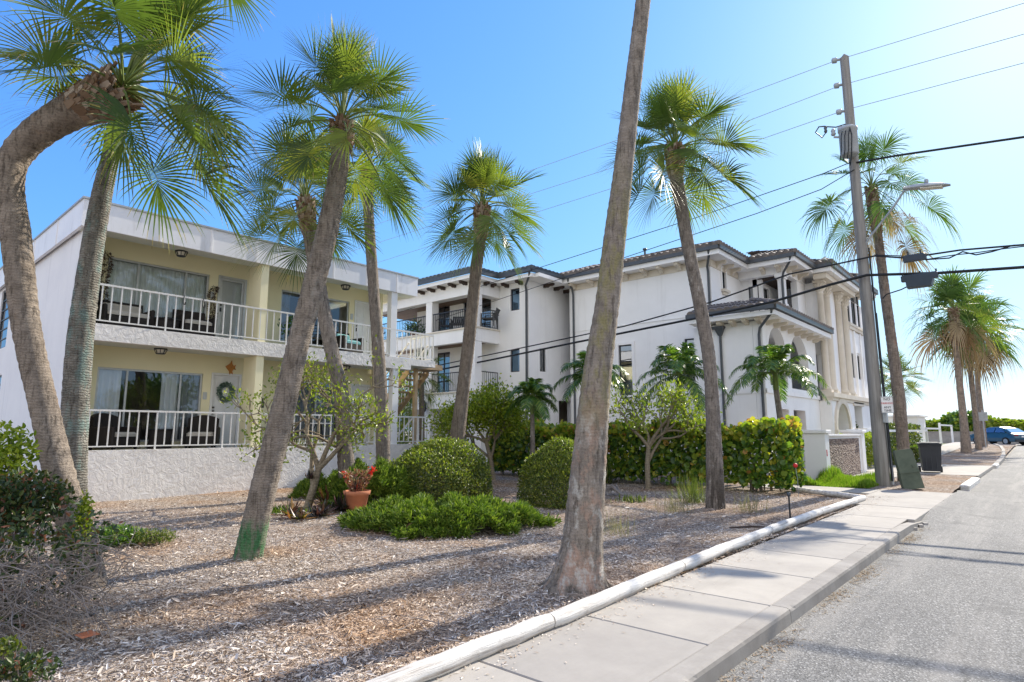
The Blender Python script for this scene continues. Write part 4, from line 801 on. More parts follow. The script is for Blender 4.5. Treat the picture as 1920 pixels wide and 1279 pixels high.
def armchair(name, label, loc, rz, w=0.78, seatm='cushion', group=None, cushion=True, curved=False):
    t = thing(name, label, 'chair', loc, group, rz)       # faces local +X
    mb = MB(); mb.bbox(-0.36, 0.36, -w/2+0.03, w/2-0.03, 0.10, 0.36, 0.03); mesh('seat', mb, M['wicker'], t)
    mb = MB(); h = 0.92 if curved else 0.80
    n = 10; vs = []
    for i in range(n+1):
        u = -1+2*i/n; dx = 0.10*u*u if curved else 0; y = u*(w/2); top = h-0.10*u*u if curved else h
        for (a, z) in ((-0.38+dx, 0.12), (-0.30+dx, 0.12), (-0.34+dx, top), (-0.44+dx, top)): vs.append((a, y, z))
    fs = []
    for i in range(n):
        for k in range(4): fs.append((i*4+k, i*4+(k+1) % 4, (i+1)*4+(k+1) % 4, (i+1)*4+k))
    fs += [(0,1,2,3), tuple(n*4+k for k in (3,2,1,0))]; mb.add(vs, fs); mesh('backrest', mb, M['wicker'], t)
    for s in (-1, 1):
        mb = MB(); mb.bbox(-0.34, 0.36, s*w/2-0.045, s*w/2+0.045, 0.12, 0.60, 0.03); mesh('arm', mb, M['wicker'], t)
        for x in (-0.31, 0.31):
            mb = MB(); mb.box(x-0.025, x+0.025, s*(w/2-0.07)-0.025, s*(w/2-0.07)+0.025, 0, 0.12); mesh('leg', mb, M['wicker'], t)
    if cushion:
        mb = MB(); mb.bbox(-0.30, 0.36, -w/2+0.06, w/2-0.06, 0.362, 0.47, 0.04); mesh('seat_cushion', mb, M[seatm], t)
        if w > 1 or seatm == 'teal': mb = MB(); mb.bbox(-0.29, -0.17, -w/2+0.08, w/2-0.08, 0.472, 0.72, 0.04); mesh('back_cushion', mb, M[seatm], t)
    return t
armchair('outdoor_sofa', 'wide dark wicker sofa with beige cushion left on the upper balcony', (-16.85,4.75,F2), 0.05, 1.05)['category'] = 'sofa'
armchair('armchair', 'dark wicker armchair with beige cushion right of the drum table on the upper balcony', (-16.75,6.35,F2), 0.0, 0.80)
armchair('armchair', 'dark wicker chair with teal cushions by the right upstairs window', (-16.75,11.05,F2), 0.1, 0.74, 'teal')
armchair('armchair', 'dark wicker armchair with rounded back left of the drum table on the ground floor', (-16.75,4.75,F1), 0.55, 0.78, curved=True)
armchair('armchair', 'dark wicker armchair with rounded back beside the wreath door', (-16.75,6.75,F1), -0.5, 0.74, curved=True)
def drum(loc, label, r=0.27, h=0.55):
    t = thing('side_table', label, 'table', loc, 'dark drum side tables')
    mb = MB(); mb.lathe([(r*0.94,0.0),(r,0.1),(r*0.9,h*0.5),(r,h-0.03)], (0,0,0), 20); mesh('base', mb, M['wicker'], t)
    mb = MB(); mb.lathe([(r+0.02,h-0.03),(r+0.02,h)], (0,0,0), 24, False); mesh('table_top', mb, M['black'], t)
drum((-16.65,5.72,F1), 'dark wicker drum table between the two ground floor armchairs'); drum((-16.6,5.62,F2), 'dark drum table between the sofa and armchair on the upper balcony', 0.32, 0.42)
def bistro(loc, rz, label):
    t = thing('bistro_chair', label, 'chair', loc, 'black bistro chairs', rz); mb = MB(); mb.bbox(-0.2, 0.2, -0.2, 0.2, 0.43, 0.46, 0.01); mesh('seat', mb, M['black'], t)
    mb = MB()
    for y in (-0.18, 0.18): mb.bar((-0.19,y,0.46), (-0.25,y,0.90), 0.025)
    mb.bar((-0.25,-0.18,0.88), (-0.25,0.18,0.88), 0.03)
    for z in (0.58,0.68,0.78): mb.bar((-0.2-(z-0.46)*0.12,-0.18,z), (-0.2-(z-0.46)*0.12,0.18,z), 0.02)
    mesh('backrest', mb, M['black'], t)
    for (x, y) in ((0.18,0.18),(0.18,-0.18),(-0.18,0.18),(-0.18,-0.18)):
        mb = MB(); mb.bar((x,y,0.43), (x*1.15,y*1.15,0), 0.025); mesh('leg', mb, M['black'], t)
bistro((-16.6,9.35,F1), 0.4, 'black bistro chair left of the pale table on the ground floor'); bistro((-16.7,10.9,F1), 2.6, 'black bistro chair right of the pale table, behind the bare shrub')
bistro((-16.7,9.95,F2), -0.5, 'black metal chair behind the crossing palm trunks on the upper balcony')
t = thing('patio_table', 'pale topped patio table behind the bare shrub on the ground floor', 'table', (-16.6,10.1,F1))
mb = MB(); mb.lathe([(0.42,0.70),(0.43,0.72),(0.42,0.735)], (0,0,0), 24); mesh('table_top', mb, M['white'], t)
for k in range(3):
    a = 2*PI*k/3; mb = MB(); mb.bar((0.1*math.cos(a),0.1*math.sin(a),0.70), (0.34*math.cos(a),0.34*math.sin(a),0), 0.03); mesh('leg', mb, M['black'], t)
def hook(y, x, z, label):
    mb = MB(); pts = [(x-0.02,y,z-0.03),(x-0.02,y,z+0.02),(x+0.03,y,z+0.02),(x+0.03,y,z-0.16),(x+0.06,y,z-0.22),(x+0.12,y,z-0.22),(x+0.14,y,z-0.16)]; mb.tube(pts, 0.012, 6); one('rail_hook', mb, M['black'], label, 'hook', 'black plant hooks on the upper railing', (x, y, z))
for y, l in ((5.72,'left black plant hook on the railing below the blind covered window'),(6.18,'second black plant hook on the railing, left of the screen door'),(11.35,'black plant hook on the railing over the teal chair'),(11.78,'rightmost black plant hook on the upper railing')): hook(y, AX-0.06, 4.83, l)
def garland(y, z0, z1, label, seed):
    g = np.random.RandomState(seed); n = 620; z = g.uniform(z0, z1, n); a = g.uniform(0, 6.28, n); P = np.stack([BX+0.07+0.035*np.cos(a), y+0.05*np.sin(a)+0.03*np.sin(z*7), z], 1)
    D = np.stack([np.cos(a)*0.8+0.3, np.sin(a), g.normal(-0.2, 0.6, n)], 1); V, F = leaf_arrays(P, D, rdir(n, g), g.uniform(0.05, 0.12, n), 0.022, 'oval'); o = npmesh('hanging_garland', V, F, M['vine'], None, False, (BX,y,z1)); o.location = (BX,y,z1); tag(o, label, 'garland', 'dried vine garlands beside the upper window')
garland(4.36, 4.0, 5.95, 'dried vine garland hanging at the left of the blind covered window', 1); garland(6.97, 4.0, 5.55, 'reddish dried vine garland hanging at the right of the blind covered window', 2)
g = np.random.RandomState(5); n = 900; a = g.uniform(0, 6.28, n); b = g.uniform(0, 6.28, n); P = np.stack([BX+0.0+0.03*np.cos(b), 7.54+(0.155+0.05*np.sin(b))*np.cos(a), 2.62+(0.165+0.05*np.sin(b))*np.sin(a)], 1)
low = a > 3.6; P[:, 2] -= 0.05*(np.sin(a) < -0.6); D = np.stack([0.5*np.cos(b)+0.2, -np.sin(a)+np.cos(a)*0.8, np.cos(a)+np.sin(a)*0.8], 1)+g.normal(0, 0.3, (n, 3)); V, F = leaf_arrays(P, D, rdir(n, g), g.uniform(0.05, 0.10, n), 0.03, 'oval')
o = npmesh('door_wreath', V, F, M['wreath'], None, False, (BX,7.54,2.62)); o.location = (BX,7.54,2.62); tag(o, 'grey green leaf wreath hanging on the white ground floor door', 'wreath')
mb = MB(); y, z, x = 7.62, 3.30, BX+0.012
prof = [(-0.17,0.02),(-0.10,0.07),(-0.02,0.13),(0.03,0.24),(0.05,0.12),(0.09,0.05),(0.17,0.10),(0.14,0.0),(0.18,-0.07),(0.09,-0.05),(0.06,-0.13),(0.09,-0.24),(0.02,-0.17),(-0.02,-0.25),(-0.04,-0.13),(-0.11,-0.06)]
mb.prism([(x, y+p*0.85, z+q*0.85) for p, q in prof], (0.025,0,0)); 
for k in (-0.06, 0.0, 0.06): mb.obox((x+0.03, y+k, z+0.0), (0.004,0,0), (0,0.008,0), (0,0,0.075))
one('fish_ornament', mb, M['copper'], 'orange metal angelfish ornament on the wall above the white door', 'ornament', None, (x, y, z))
t = thing('potted_plant', 'leafy plant in a blue ceramic pot on the upper balcony left of the leaning palm', 'plant', (-16.35,8.95,F2)); mb = MB(); mb.lathe([(0.13,0),(0.2,0.12),(0.21,0.28),(0.17,0.36),(0.15,0.34)], (0,0,0), 18); mesh('pot', mb, M['bluepot'], t)
g = np.random.RandomState(9); n = 220; P = g.normal(0, 0.16, (n, 3))*[1,1,1.1]+[0,0,0.62]; V, F = leaf_arrays(P, rdir(n, g)+[0,0,0.3], rdir(n, g)+[0,0,0.6], 0.11, 0.06); npmesh('foliage', V, F, M['pinnate'], t); mb = MB()
for k in range(9): mb.tube([(0,0,0.3), tuple(P[k]*[0.6,0.6,0.8]), tuple(P[k])], 0.008, 5)
mesh('stems', mb, M['twig'], t)
mb = MB(); mb.lathe([(0.02,0),(0.26,0.015),(0.27,0.03),(0.05,0.05)], (0,0,0), 20); o = mesh('grill_lid', mb, M['black']); o.rotation_euler = (0, R(90), 0); o.location = (-16.9,3.98,F2+0.83); tag(o, 'round black dish shape on the upper balcony against the left end wall', 'dish')
mb = MB(); mb.bbox(-16.4,-16.24,8.06,8.16,2.15,2.42,0.02); one('wall_sconce', mb, M['black'], 'small black wall sconce on the fin wall beside the leaning trunk', 'lamp', None, (-16.3,8.1,2.3))

# ------------------------------------------------------------ white houses
def tile_slope(mb, p0, p1, up, run, in0, in1, wl=0.29, amp=0.085, rows=10):
    """barrel tile slope: eave edge p0->p1, rising along vector up over run rows; in0/in1 = hip insets at the top"""
    p0, p1, up = V3(p0), V3(p1), V3(up); e = (p1-p0); L = e.length; e.normalize(); nrm = e.cross(up).normalized()
    if nrm.z < 0: nrm = -nrm
    n = max(4, int(L/wl*8)); 
    for q in range(rows):
        vs = []
        for j in (0, 1):
            v = (q+j)/rows; a, b = in0*v, L-in1*v; lift = 0.028 if j == 0 else 0.0
            for i in range(n+1):
                u = min(max(L*i/n, a), b); vs.append(p0+e*u+up*v*(1.0)+nrm*(amp*abs(math.sin(PI*u/wl))**0.8+lift))
        w = n+1; mb.add(vs, [(i, i+1, w+i+1, w+i) for i in range(n)], True)
        if q == 0:
            lo = [V3(v)-nrm*0.16 if k else V3(v) for v in vs[:w] for k in (0, 1)]; mb.add(lo, [(2*i, 2*i+2, 2*i+3, 2*i+1) for i in range(n)])
def ridge(mb, a, b, r=0.09):
    a, b = V3(a), V3(b); n = max(2, int((b-a).length/0.32))
    for i in range(n): mb.tube([a.lerp(b, i/n), a.lerp(b, (i+1.08)/n)], [r, r*0.82], 8)
def gutterline(mb, pts, z, h=0.15, w=0.13):
    for (a, b) in zip(pts[:-1], pts[1:]): mb.bar((a[0],a[1],z-h/2), (b[0],b[1],z-h/2), w, h)
def corbel(mb, c, out, w=0.16, L=0.5, h=0.26):
    m = MB(); _corbel(m, c, out, w, L, h); mb.append(m)
def _corbel(mb, c, out, w=0.16, L=0.5, h=0.26):
    """scrolled bracket: c at wall/soffit corner, out = unit outward"""
    o = V3(out); sd = V3((-o.y, o.x, 0)); P = [(0,0),(L,0),(L,-0.09),(L*0.85,-0.13),(L*0.6,-0.12),(L*0.35,-0.18),(L*0.22,-h),(0,-h)]
    mb.prism([V3(c)+o*x+V3((0,0,z))-sd*w/2 for x, z in P], tuple(sd*w))
def downspout(name, pts, parent, org, r=0.05):
    mb = MB(); mb.tube(pts, r, 8); return mesh(name, mb, M['gutter'], parent, org)
E1 = 8.95
# --- right hand house
HO = (-9.9, 23.9, 0); h2 = thing('corner_house', 'large white three storey Mediterranean house with tiled roofs, arches and carved stone columns', 'building', HO)
def hp(name, mb, mat, parent=None): return mesh(name, mb, M[mat], parent or h2, HO)
wA, wB = yp(1160,648,23.9), yp(1187,722,23.9); wC, wD = yp(1284,636,23.9), yp(1325,690,23.9)
S1, S2 = (wA[0], wB[0], wB[2]-0.6, wA[2]), (wC[0], wD[0]+0.25, wD[2]-0.5, wC[2])
mb = MB(); wall(mb, 'y', 23.9, -17.05, -9.9, -0.1, 8.55, [S1, S2], 0.25); hp('south_wall', mb, 'house')
window(h2, 'y', 23.9, *S1, HO, trans=[S1[2]+0.75], fr='iron', glass='dglass', fw=0.05, trim=0.14); window(h2, 'y', 23.9, *S2, HO, fr='iron', glass='dglass', fw=0.05, trim=0.14)
mb = MB(); mb.box(-17.05, -10.16, 23.875, 23.899, 3.0, 3.10); mb.box(-17.05,-9.905,23.87,23.899,6.28,6.31); hp('string_course', mb, 'house')
nb = (26.0, 26.75, 6.95, 8.15)
pa, pb = xp(1350,501,-9.9), xp(1359,544,-9.9); nb = (pa[1]+0.1, pb[1]+0.12, pb[2], pa[2])
mb = MB(); wall(mb, 'x', -9.9, 24.15, 27.35, 3.0, 8.55, [nb], 0.25); wall(mb, 'x', -17.05, 24.16, 38, -0.1, 8.55, [], 0.01); mb.box(-17.3,-17.07,24.15,38,-0.1,8.55); hp('side_wall', mb, 'house')
window(h2, 'x', -9.9, *nb, HO, mull=((nb[0]+nb[1])/2,), trans=(nb[2]+0.5,), fr='iron', glass='dglass', fw=0.04, trim=0.10, sill=0.02)
# balcony recess facing the road
rc = (-9.6,-9.15,6.6,8.0); mb = MB(); wall(mb, 'y', 27.35, -9.9, -9.0, 5.7, 8.3, [rc], 0.2); hp('balcony_side_wall', mb, 'house'); window(h2, 'y', 27.35, *rc, HO, fr='iron', glass='dglass', fw=0.05)
dw = (28.0,28.75,6.25,8.05)
mb = MB(); wall(mb, 'x', -9.2, 27.35, 30.2, 5.7, 8.4, [dw], 0.2); hp('balcony_back_wall', mb, 'house'); window(h2, 'x', -9.2, *dw, HO, mull=((dw[0]+dw[1])/2,), fr='iron', glass='dglass', trim=0.1, name='balcony_door')
mb = MB(); mb.box(-9.9, -7.95, 26.9, 30.2, 5.75, 5.95); mb.box(-8.16, -7.95, 26.9, 30.2, 5.952, 6.75); mb.box(-9.65, -8.161, 26.9, 27.1, 5.952, 6.75); mb.box(-8.2,-7.91,26.86,30.2,6.752,6.82); hp('balcony_parapet', mb, 'house')
mb = MB(); mb.box(-9.9, -7.9, 26.95, 30.2, 8.30, 8.62); hp('balcony_beam', mb, 'house'); mb = MB(); mb.box(-9.15, -8.15, 27.3, 30.1, 8.26, 8.296); hp('balcony_ceiling', mb, 'darkwood')
mb = MB(); mb.box(-8.2, -7.93, 26.97, 27.24, 6.82, 8.05); mb.box(-8.25,-7.88,26.92,27.29,8.05,8.14); mb.box(-8.29,-7.84,26.88,27.33,8.14,8.30); mb.box(-8.24,-7.89,26.93,27.28,6.825,6.95); hp('balcony_column', mb, 'house'); yq = xp(1496,560,-7.93)[1]; mb = MB(); mb.box(-8.2,-7.93,yq,30.2,6.82,8.30); mb.box(-7.929,-7.35,30.0,30.2,5.0,8.36); hp('balcony_wall', mb, 'house')
# road facing facade, bay by bay
FX = -7.35
t1, t2 = (31.9,32.25,6.15,8.1), (31.9,32.25,3.5,5.35)
pa, pb = xp(1547,502,FX), xp(1553,562,FX); t1 = (pa[1]-0.1, pb[1]+0.1, pb[2], pa[2]+0.1); pa, pb = xp(1555,645,FX), xp(1561,722,FX); t2 = (pa[1]-0.1, pb[1]+0.1, pb[2], pa[2])
tr = [xp(1585,532,FX), xp(1612,612,FX)]; y0, y1 = xp(1586,560,FX)[1], xp(1611,580,FX)[1]
zt, zb = xp(1586,528,FX)[2], xp(1586,600,FX)[2]
trip = [(y0+(y1-y0)*a, y0+(y1-y0)*b, zb, zt) for a, b in ((0.02,0.22),(0.36,0.68),(0.80,1.0))]
zt2, zb2 = xp(1592,660,FX)[2], xp(1592,706,FX)[2]; trip2 = [(a, b, zb2, zt2) for (a, b, _, _) in trip]
mb = MB(); wall(mb, 'x', FX, 30.2, y1+1.6, 3.1, 8.55, [t1, t2]+trip+trip2, 0.3); mb.box(-17, FX-0.31, y1+1.35, y1+1.6, -0.1, 8.5); hp('road_wall', mb, 'house')
for h in (t1, t2): window(h2, 'x', FX, *h, HO, fr='iron', glass='dglass', fw=0.05)
for h in trip+trip2: window(h2, 'x', FX, *h, HO, fr='iron', glass='dglass', fw=0.06, mull=((h[0]+h[1])/2,) if h[1]-h[0] > 0.9 else ())
mb = MB(); mb.box(FX, FX+0.16, y0-0.3, y1+0.3, zb-0.25, zb-0.1); mb.box(FX, FX+0.12, y0-0.2, y1+0.2, zb-0.42, zb-0.25); hp('window_sill', mb, 'stone_trim')
mb = MB()
for (a, b) in ((0.25,0.33),(0.70,0.78)): mb.box(FX+0.002, FX+0.10, y0+(y1-y0)*a, y0+(y1-y0)*b, 3.3, zb-0.45)
for (a, b) in ((0.36,0.67),): mb.box(FX+0.002, FX+0.06, y0+(y1-y0)*a, y0+(y1-y0)*b, zt2+0.1, zb-0.5)
hp('panel_trim', mb, 'house')
def column(y, r, z0, z1, x):
    mb = MB(); n = 16; mb.box(x-r*1.45, x+r*1.45, y-r*1.45, y+r*1.45, z0, z0+0.14); mb.lathe([(r*1.3,z0+0.14),(r*1.35,z0+0.2),(r*1.1,z0+0.28),(r,z0+0.34),(r*0.98,(z0+z1)/2),(r*0.88,z1-0.62),(r*1.05,z1-0.6),(r*0.9,z1-0.55),(r*1.0,z1-0.4),(r*1.25,z1-0.16),(r*1.5,z1-0.1)], (x,y,0), n)
    for k in range(12):      # leafy capital
        a = 2*PI*k/12; 
        for (z, rr, l) in ((z1-0.5, r*0.95, 0.20),(z1-0.33, r*1.05, 0.20)):
            c = V3((x+math.cos(a)*rr, y+math.sin(a)*rr, z)); o = V3((math.cos(a), math.sin(a), 0)); s = V3((-o.y, o.x, 0))
            mb.add([c-s*0.05, c+s*0.05, c+s*0.045+o*0.05+V3((0,0,l*0.7)), c+o*0.14+V3((0,0,l)), c-s*0.045+o*0.05+V3((0,0,l*0.7))], [(0,1,2,3),(0,3,4)])
    mb.box(x-r*1.6, x+r*1.6, y-r*1.6, y+r*1.6, z1-0.1, z1); hp('column', mb, 'stone_trim')
ycol = [xp(px, 560, FX)[1] for px in (1533, 1544.5, 1565, 1577)]
for y in ycol: column(y, 0.15, 3.2, 8.35, FX+0.12)
mb = MB(); mb.box(FX, FX+0.50, ycol[0]-0.5, y1+1.0, 3.0, 3.2); mb.box(FX, FX+0.42, ycol[0]-0.45, y1+0.9, 2.85, 2.999); hp('cornice', mb, 'stone_trim'); mb = MB(); mb.box(FX, FX+0.55, ycol[0]-0.5, ycol[-1]+0.5, 8.36, 8.6); hp('cornice', mb, 'stone_trim')
# lower storey of the road front with the arched entrance and niche
ar = [xp(1568,800,-7.0), xp(1592,800,-7.0)]; ay0, ay1 = ar[0][1], ar[1][1]; azt = xp(1580,757,-7.0)[2]; ny0, ny1 = xp(1603,780,-7.0)[1], xp(1617,780,-7.0)[1]; nzt, nzb = xp(1610,762,-7.0)[2], xp(1610,803,-7.0)[2]
def arched_wall(mb, ax, c, a0, a1, z0, z1, arches, extra=(), t=0.5):
    """wall with round-headed openings (ya, yb, zbase, zspring)"""
    holes = [(p, q, u, v+(q-p)/2) for (p, q, u, v) in arches]; wall(mb, ax, c, a0, a1, z0, z1, holes+list(extra), t)
    P = lambda a, z, d: (c-d, a, z) if ax == 'x' else (a, c+d, z)
    for (p, q, u, v) in arches:
        r = (q-p)/2; m = (p+q)/2; N = 14
        for s in (-1, 1):
            arc = [(m+s*r*math.cos(PI/2*i/N), v+r*math.sin(PI/2*i/N)) for i in range(N+1)]
            for i in range(N):
                (a, z), (b, w) = arc[i], arc[i+1]; k = (m+s*r, v+r)
                for d in (0, t): mb.add([P(*k,d), P(a,z,d), P(b,w,d)], [(0,1,2)])
                mb.add([P(a,z,0), P(b,w,0), P(b,w,t), P(a,z,t)], [(0,1,2,3)])
rr = (ay1-ay0)/2; mb = MB(); arched_wall(mb, 'x', -7.0, ycol[0]-0.4, y1+1.6, -0.1, 2.85, [(ay0, ay1, -0.1, azt-rr)], [(ny0, ny1, nzb, nzt)], 0.6); hp('entrance_wall', mb, 'house')
mb = MB(); mb.box(-8.4,-8.3, ay0-0.5, ny1+0.5, -0.1, 2.8); hp('entrance_back_wall', mb, 'stone_trim')
mb = MB(); N = 16; m = (ay0+ay1)/2
for i in range(N):
    a, b = PI*i/N, PI*(i+1)/N; mb.prism([(-7.0,m+k*math.cos(w),azt-rr+k*math.sin(w)) for k, w in ((rr,a),(rr+0.28,a),(rr+0.28,b),(rr,b))], (0.09,0,0))
for y in (ay0-0.28, ay1): mb.box(-7.0, -6.9, y, y+0.28, 0, azt-rr-0.01)
for y in (ay0-0.33, ay1-0.05): mb.box(-7.0, -6.86, y, y+0.38, azt-rr-0.22, azt-rr-0.03)
mb.box(-7.0,-6.86,ny0-0.2,ny1+0.2,nzb-0.2,nzb); mb.box(-7.0,-6.93,ny0-0.22,ny1+0.22,nzt+0.002,nzt+0.18); hp('entrance_arch', mb, 'stone_trim')
# lower bay with the big arched openings
BY0, BXE, BZ = 22.55, -7.5, 5.55
a1a, a1b = xp(1443,690,BXE)[1], xp(1476,690,BXE)[1]; a2a, a2b = xp(1483,690,BXE)[1], xp(1516,690,BXE)[1]; at = xp(1459,616,BXE)[2]; ab = 3.2
gA, gB = (xp(1461,800,BXE)[1], xp(1481,800,BXE)[1]), (xp(1490,800,BXE)[1], xp(1512,800,BXE)[1]); gz = xp(1492,769,BXE)[2]
r1, r2 = (a1b-a1a)/2, (a2b-a2a)/2; BY1 = ycol[0]-0.42
mb = MB(); arched_wall(mb, 'x', BXE, BY0, BY1, -0.1, BZ, [(a1a,a1b,ab,at-r1),(a2a,a2b,ab,at-r2)], [(gA[0],gA[1],-0.1,gz),(gB[0],gB[1],-0.1,gz)], 0.35); hp('bay_road_wall', mb, 'house')
mb = MB(); wall(mb, 'y', BY0, -10.15, BXE-0.36, -0.1, BZ, [], 0.3); mb.box(-10.15,-9.91,BY0+0.31,23.895,-0.1,BZ); hp('bay_south_wall', mb, 'house')
mb = MB(); mb.box(-10.17,BXE+0.03,BY0-0.03,BY0-0.001,2.88,3.0); mb.box(BXE+0.001,BXE+0.06,BY0-0.03,BY1,2.88,3.05); mb.box(-10.17,BXE+0.01,BY0-0.02,BY0-0.001,0.95,1.0); hp('string_course', mb, 'house')
mb = MB(); mb.box(-9.9,BXE-0.36,BY0+0.3,BY1,2.9,3.1); mb.box(-9.6,-9.5,BY0+0.3,BY1,3.1,BZ); mb.box(-9.0,-8.9,BY0+0.3,BY1,-0.1,2.9); hp('porch_inner_wall', mb, 'house')
for (a, b) in (gA, gB):
    mb = MB(); mb.box(BXE-0.75,BXE-0.68,a-0.1,b+0.1,-0.1,gz+0.05)
    for k in range(1, 6): mb.box(BXE-0.679,BXE-0.665,a,b,gz*k/6-0.015,gz*k/6+0.015)
    hp('garage_door', mb, 'reddoor')
for (a, b) in ((a1a,a1b),(a2a,a2b)): 
    mb = MB(); railing(mb, [(BXE-0.12,a+0.03),(BXE-0.12,b-0.03)], ab-0.05, ab+0.85, 0.11, 0.018, 0.008); hp('railing', mb, 'iron')
# roofs, gutters, brackets
EV = [(-17.77,23.3),(-9.28,23.3),(-9.25,26.45),(-7.3,26.45),(-7.2,29.2),(-6.55,29.2),(-6.6,34.7)]
mb = MB()
mb.prism([(-17.77,23.3,8.62),(-9.28,23.3,8.62),(-9.28,30.0,8.62),(-17.77,30.0,8.62)], (0,0,0.2)); mb.prism([(-9.28,26.45,8.621),(-7.3,26.45,8.621),(-7.3,33,8.621),(-9.28,33,8.621)], (0,0,0.199)); mb.prism([(-7.3,29.2,8.622),(-6.58,29.2,8.622),(-6.58,34.7,8.622),(-7.3,34.7,8.622)], (0,0,0.198)); mb.box(-17,-9.2,30.0,40,8.6,8.8); sf = hp('soffit', mb, 'house')
mb = MB(); gutterline(mb, [(-17.8,23.27),(-9.25,23.27),(-9.22,26.42),(-7.27,26.42),(-7.2,29.17),(-6.52,29.17),(-6.56,34.75)], 8.97); hp('gutter', mb, 'gutter')
mb = MB(); tile_slope(mb, (-17.8,23.2,9.02), (-9.18,23.2,9.02), (0,4.2,1.45), 1, 0.0, 4.2); tile_slope(mb, (-9.18,23.2,9.02), (-9.18,31.0,9.02), (-4.2,0,1.45), 1, 4.2, 0); ridge(mb, (-9.18,23.2,9.04), (-13.38,27.4,10.5)); ridge(mb, (-17.8,23.2,9.04), (-17.8,27.4,10.5), 0.11)
tile_slope(mb, (-9.2,26.36,9.02), (-7.22,26.36,9.02), (0,2.6,0.9), 1, 0, 1.98, rows=7); tile_slope(mb, (-7.22,26.36,9.02), (-7.14,33.0,9.02), (-3.0,0,1.05), 1, 2.6, 0, rows=7); ridge(mb, (-7.22,26.36,9.04), (-9.4,29.0,9.95))
tile_slope(mb, (-7.2,29.1,9.02), (-6.47,29.1,9.02), (0,2.0,0.7), 1, 0, 0.72, rows=6); tile_slope(mb, (-6.47,29.1,9.02), (-6.5,34.8,9.02), (-3.0,0,1.05), 1, 2.4, 2.4, rows=7); ridge(mb, (-6.47,29.1,9.04), (-8.6,31.3,9.85))
rf = hp('roof', mb, 'tile')
mb = MB(); mb.tube([(-13.6,25.2,9.6),(-13.6,25.2,10.05)], 0.05, 8); mb.lathe([(0.10,10.05),(0.10,10.13)], (-13.6,25.2,0), 10); mesh('vent_pipe', mb, M['gutter'], rf, HO)
mb = []
for px in (1078,1112,1176,1212,1242,1276,1305): x = yp(px, 500, 23.9)[0]; corbel(mb, (x,23.9,8.62), (0,-1,0))
for y in (24.5,25.3,26.1): corbel(mb, (-9.9,y,8.62), (1,0,0), L=0.45)
for y in (27.4,28.2,29.0): corbel(mb, (-7.9,y,8.62), (1,0,0), L=0.45)
corbel(mb, (-8.75,26.95,8.62), (0,-1,0), L=0.4); corbel(mb, (-8.1,26.95,8.62), (0,-1,0), L=0.4)
[hp('eave_bracket', b_, 'stone_trim') for b_ in mb]
mb = MB(); mb.box(-17.0,-9.86,23.86,23.899,8.32,8.615); mb.box(-9.899,-9.86,23.9,26.9,8.32,8.615); hp('frieze', mb, 'stone_trim')
# lower roofs
mb = MB(); mb.box(-10.1,-6.85,21.98,22.4,5.62,5.78); mb.box(-10.1,-6.85,22.4,BY1+0.2,5.6,5.785); hp('lower_soffit', mb, 'house')
mb = MB(); gutterline(mb, [(-10.15,21.93),(-6.82,21.93),(-6.82,BY1+0.3)], 5.97, 0.15); hp('gutter', mb, 'gutter')
mb = MB(); tile_slope(mb, (-10.1,21.88,5.98), (-6.76,21.88,5.98), (0,2.0,0.62), 1, 0, 2.0, rows=6); tile_slope(mb, (-6.76,21.88,5.98), (-6.76,BY1+0.3,5.98), (-1.3,0,0.42), 1, 1.4, 0, rows=6); ridge(mb, (-6.76,21.88,6.04), (-8.2,23.6,6.6)); hp('lower_roof', mb, 'tile')
mb = []
for px in (1353,1376,1400,1425): x = yp(px, 590, BY0)[0]; corbel(mb, (x,BY0,5.62), (0,-1,0), 0.15, 0.42, 0.2)
for k in range(8): corbel(mb, (BXE, BY0+0.5+k*(BY1-BY0-0.8)/7, 5.62), (1,0,0), 0.15, 0.5, 0.2)
[hp('eave_bracket', b_, 'stone_trim') for b_ in mb]
# far wing roof line
wy0, wy1 = xp(1586,505,-6.9)[1], 47.0; wz = xp(1586,510,-6.7)[2]
y0w = ycol[-1]+0.7; wz = xp(1583,500,-6.75)[2]
mb = MB(); mb.box(-17,-6.75,y0w,y1+1.7,wz-0.35,wz-0.12); hp('wing_soffit', mb, 'house'); mb = MB(); gutterline(mb, [(-6.7,y0w-0.1),(-6.7,y1+1.8)], wz, 0.16); hp('gutter', mb, 'gutter')
mb = MB(); tile_slope(mb, (-6.66,y0w-0.1,wz), (-6.66,y1+1.8,wz), (-3,0,1.0), 1, 0, 3, rows=6); hp('wing_roof', mb, 'tile'); mb = []
for k in range(9): corbel(mb, (FX, y0w+0.3+k*(y1+1.3-y0w)/8, wz-0.36), (1,0,0), 0.16, 0.5, 0.24)
[hp('eave_bracket', b_, 'stone_trim') for b_ in mb]
downspout('downspout', [(-16.75,23.25,8.85),(-16.75,23.3,8.7),(-16.85,23.78,8.35),(-16.85,23.84,8.1),(-16.85,23.84,0)], h2, HO); downspout('downspout', [(-9.7,23.27,8.85),(-9.7,23.35,8.65),(-9.98,23.78,8.3),(-9.98,23.84,8.1),(-9.98,23.84,6.2)], h2, HO)
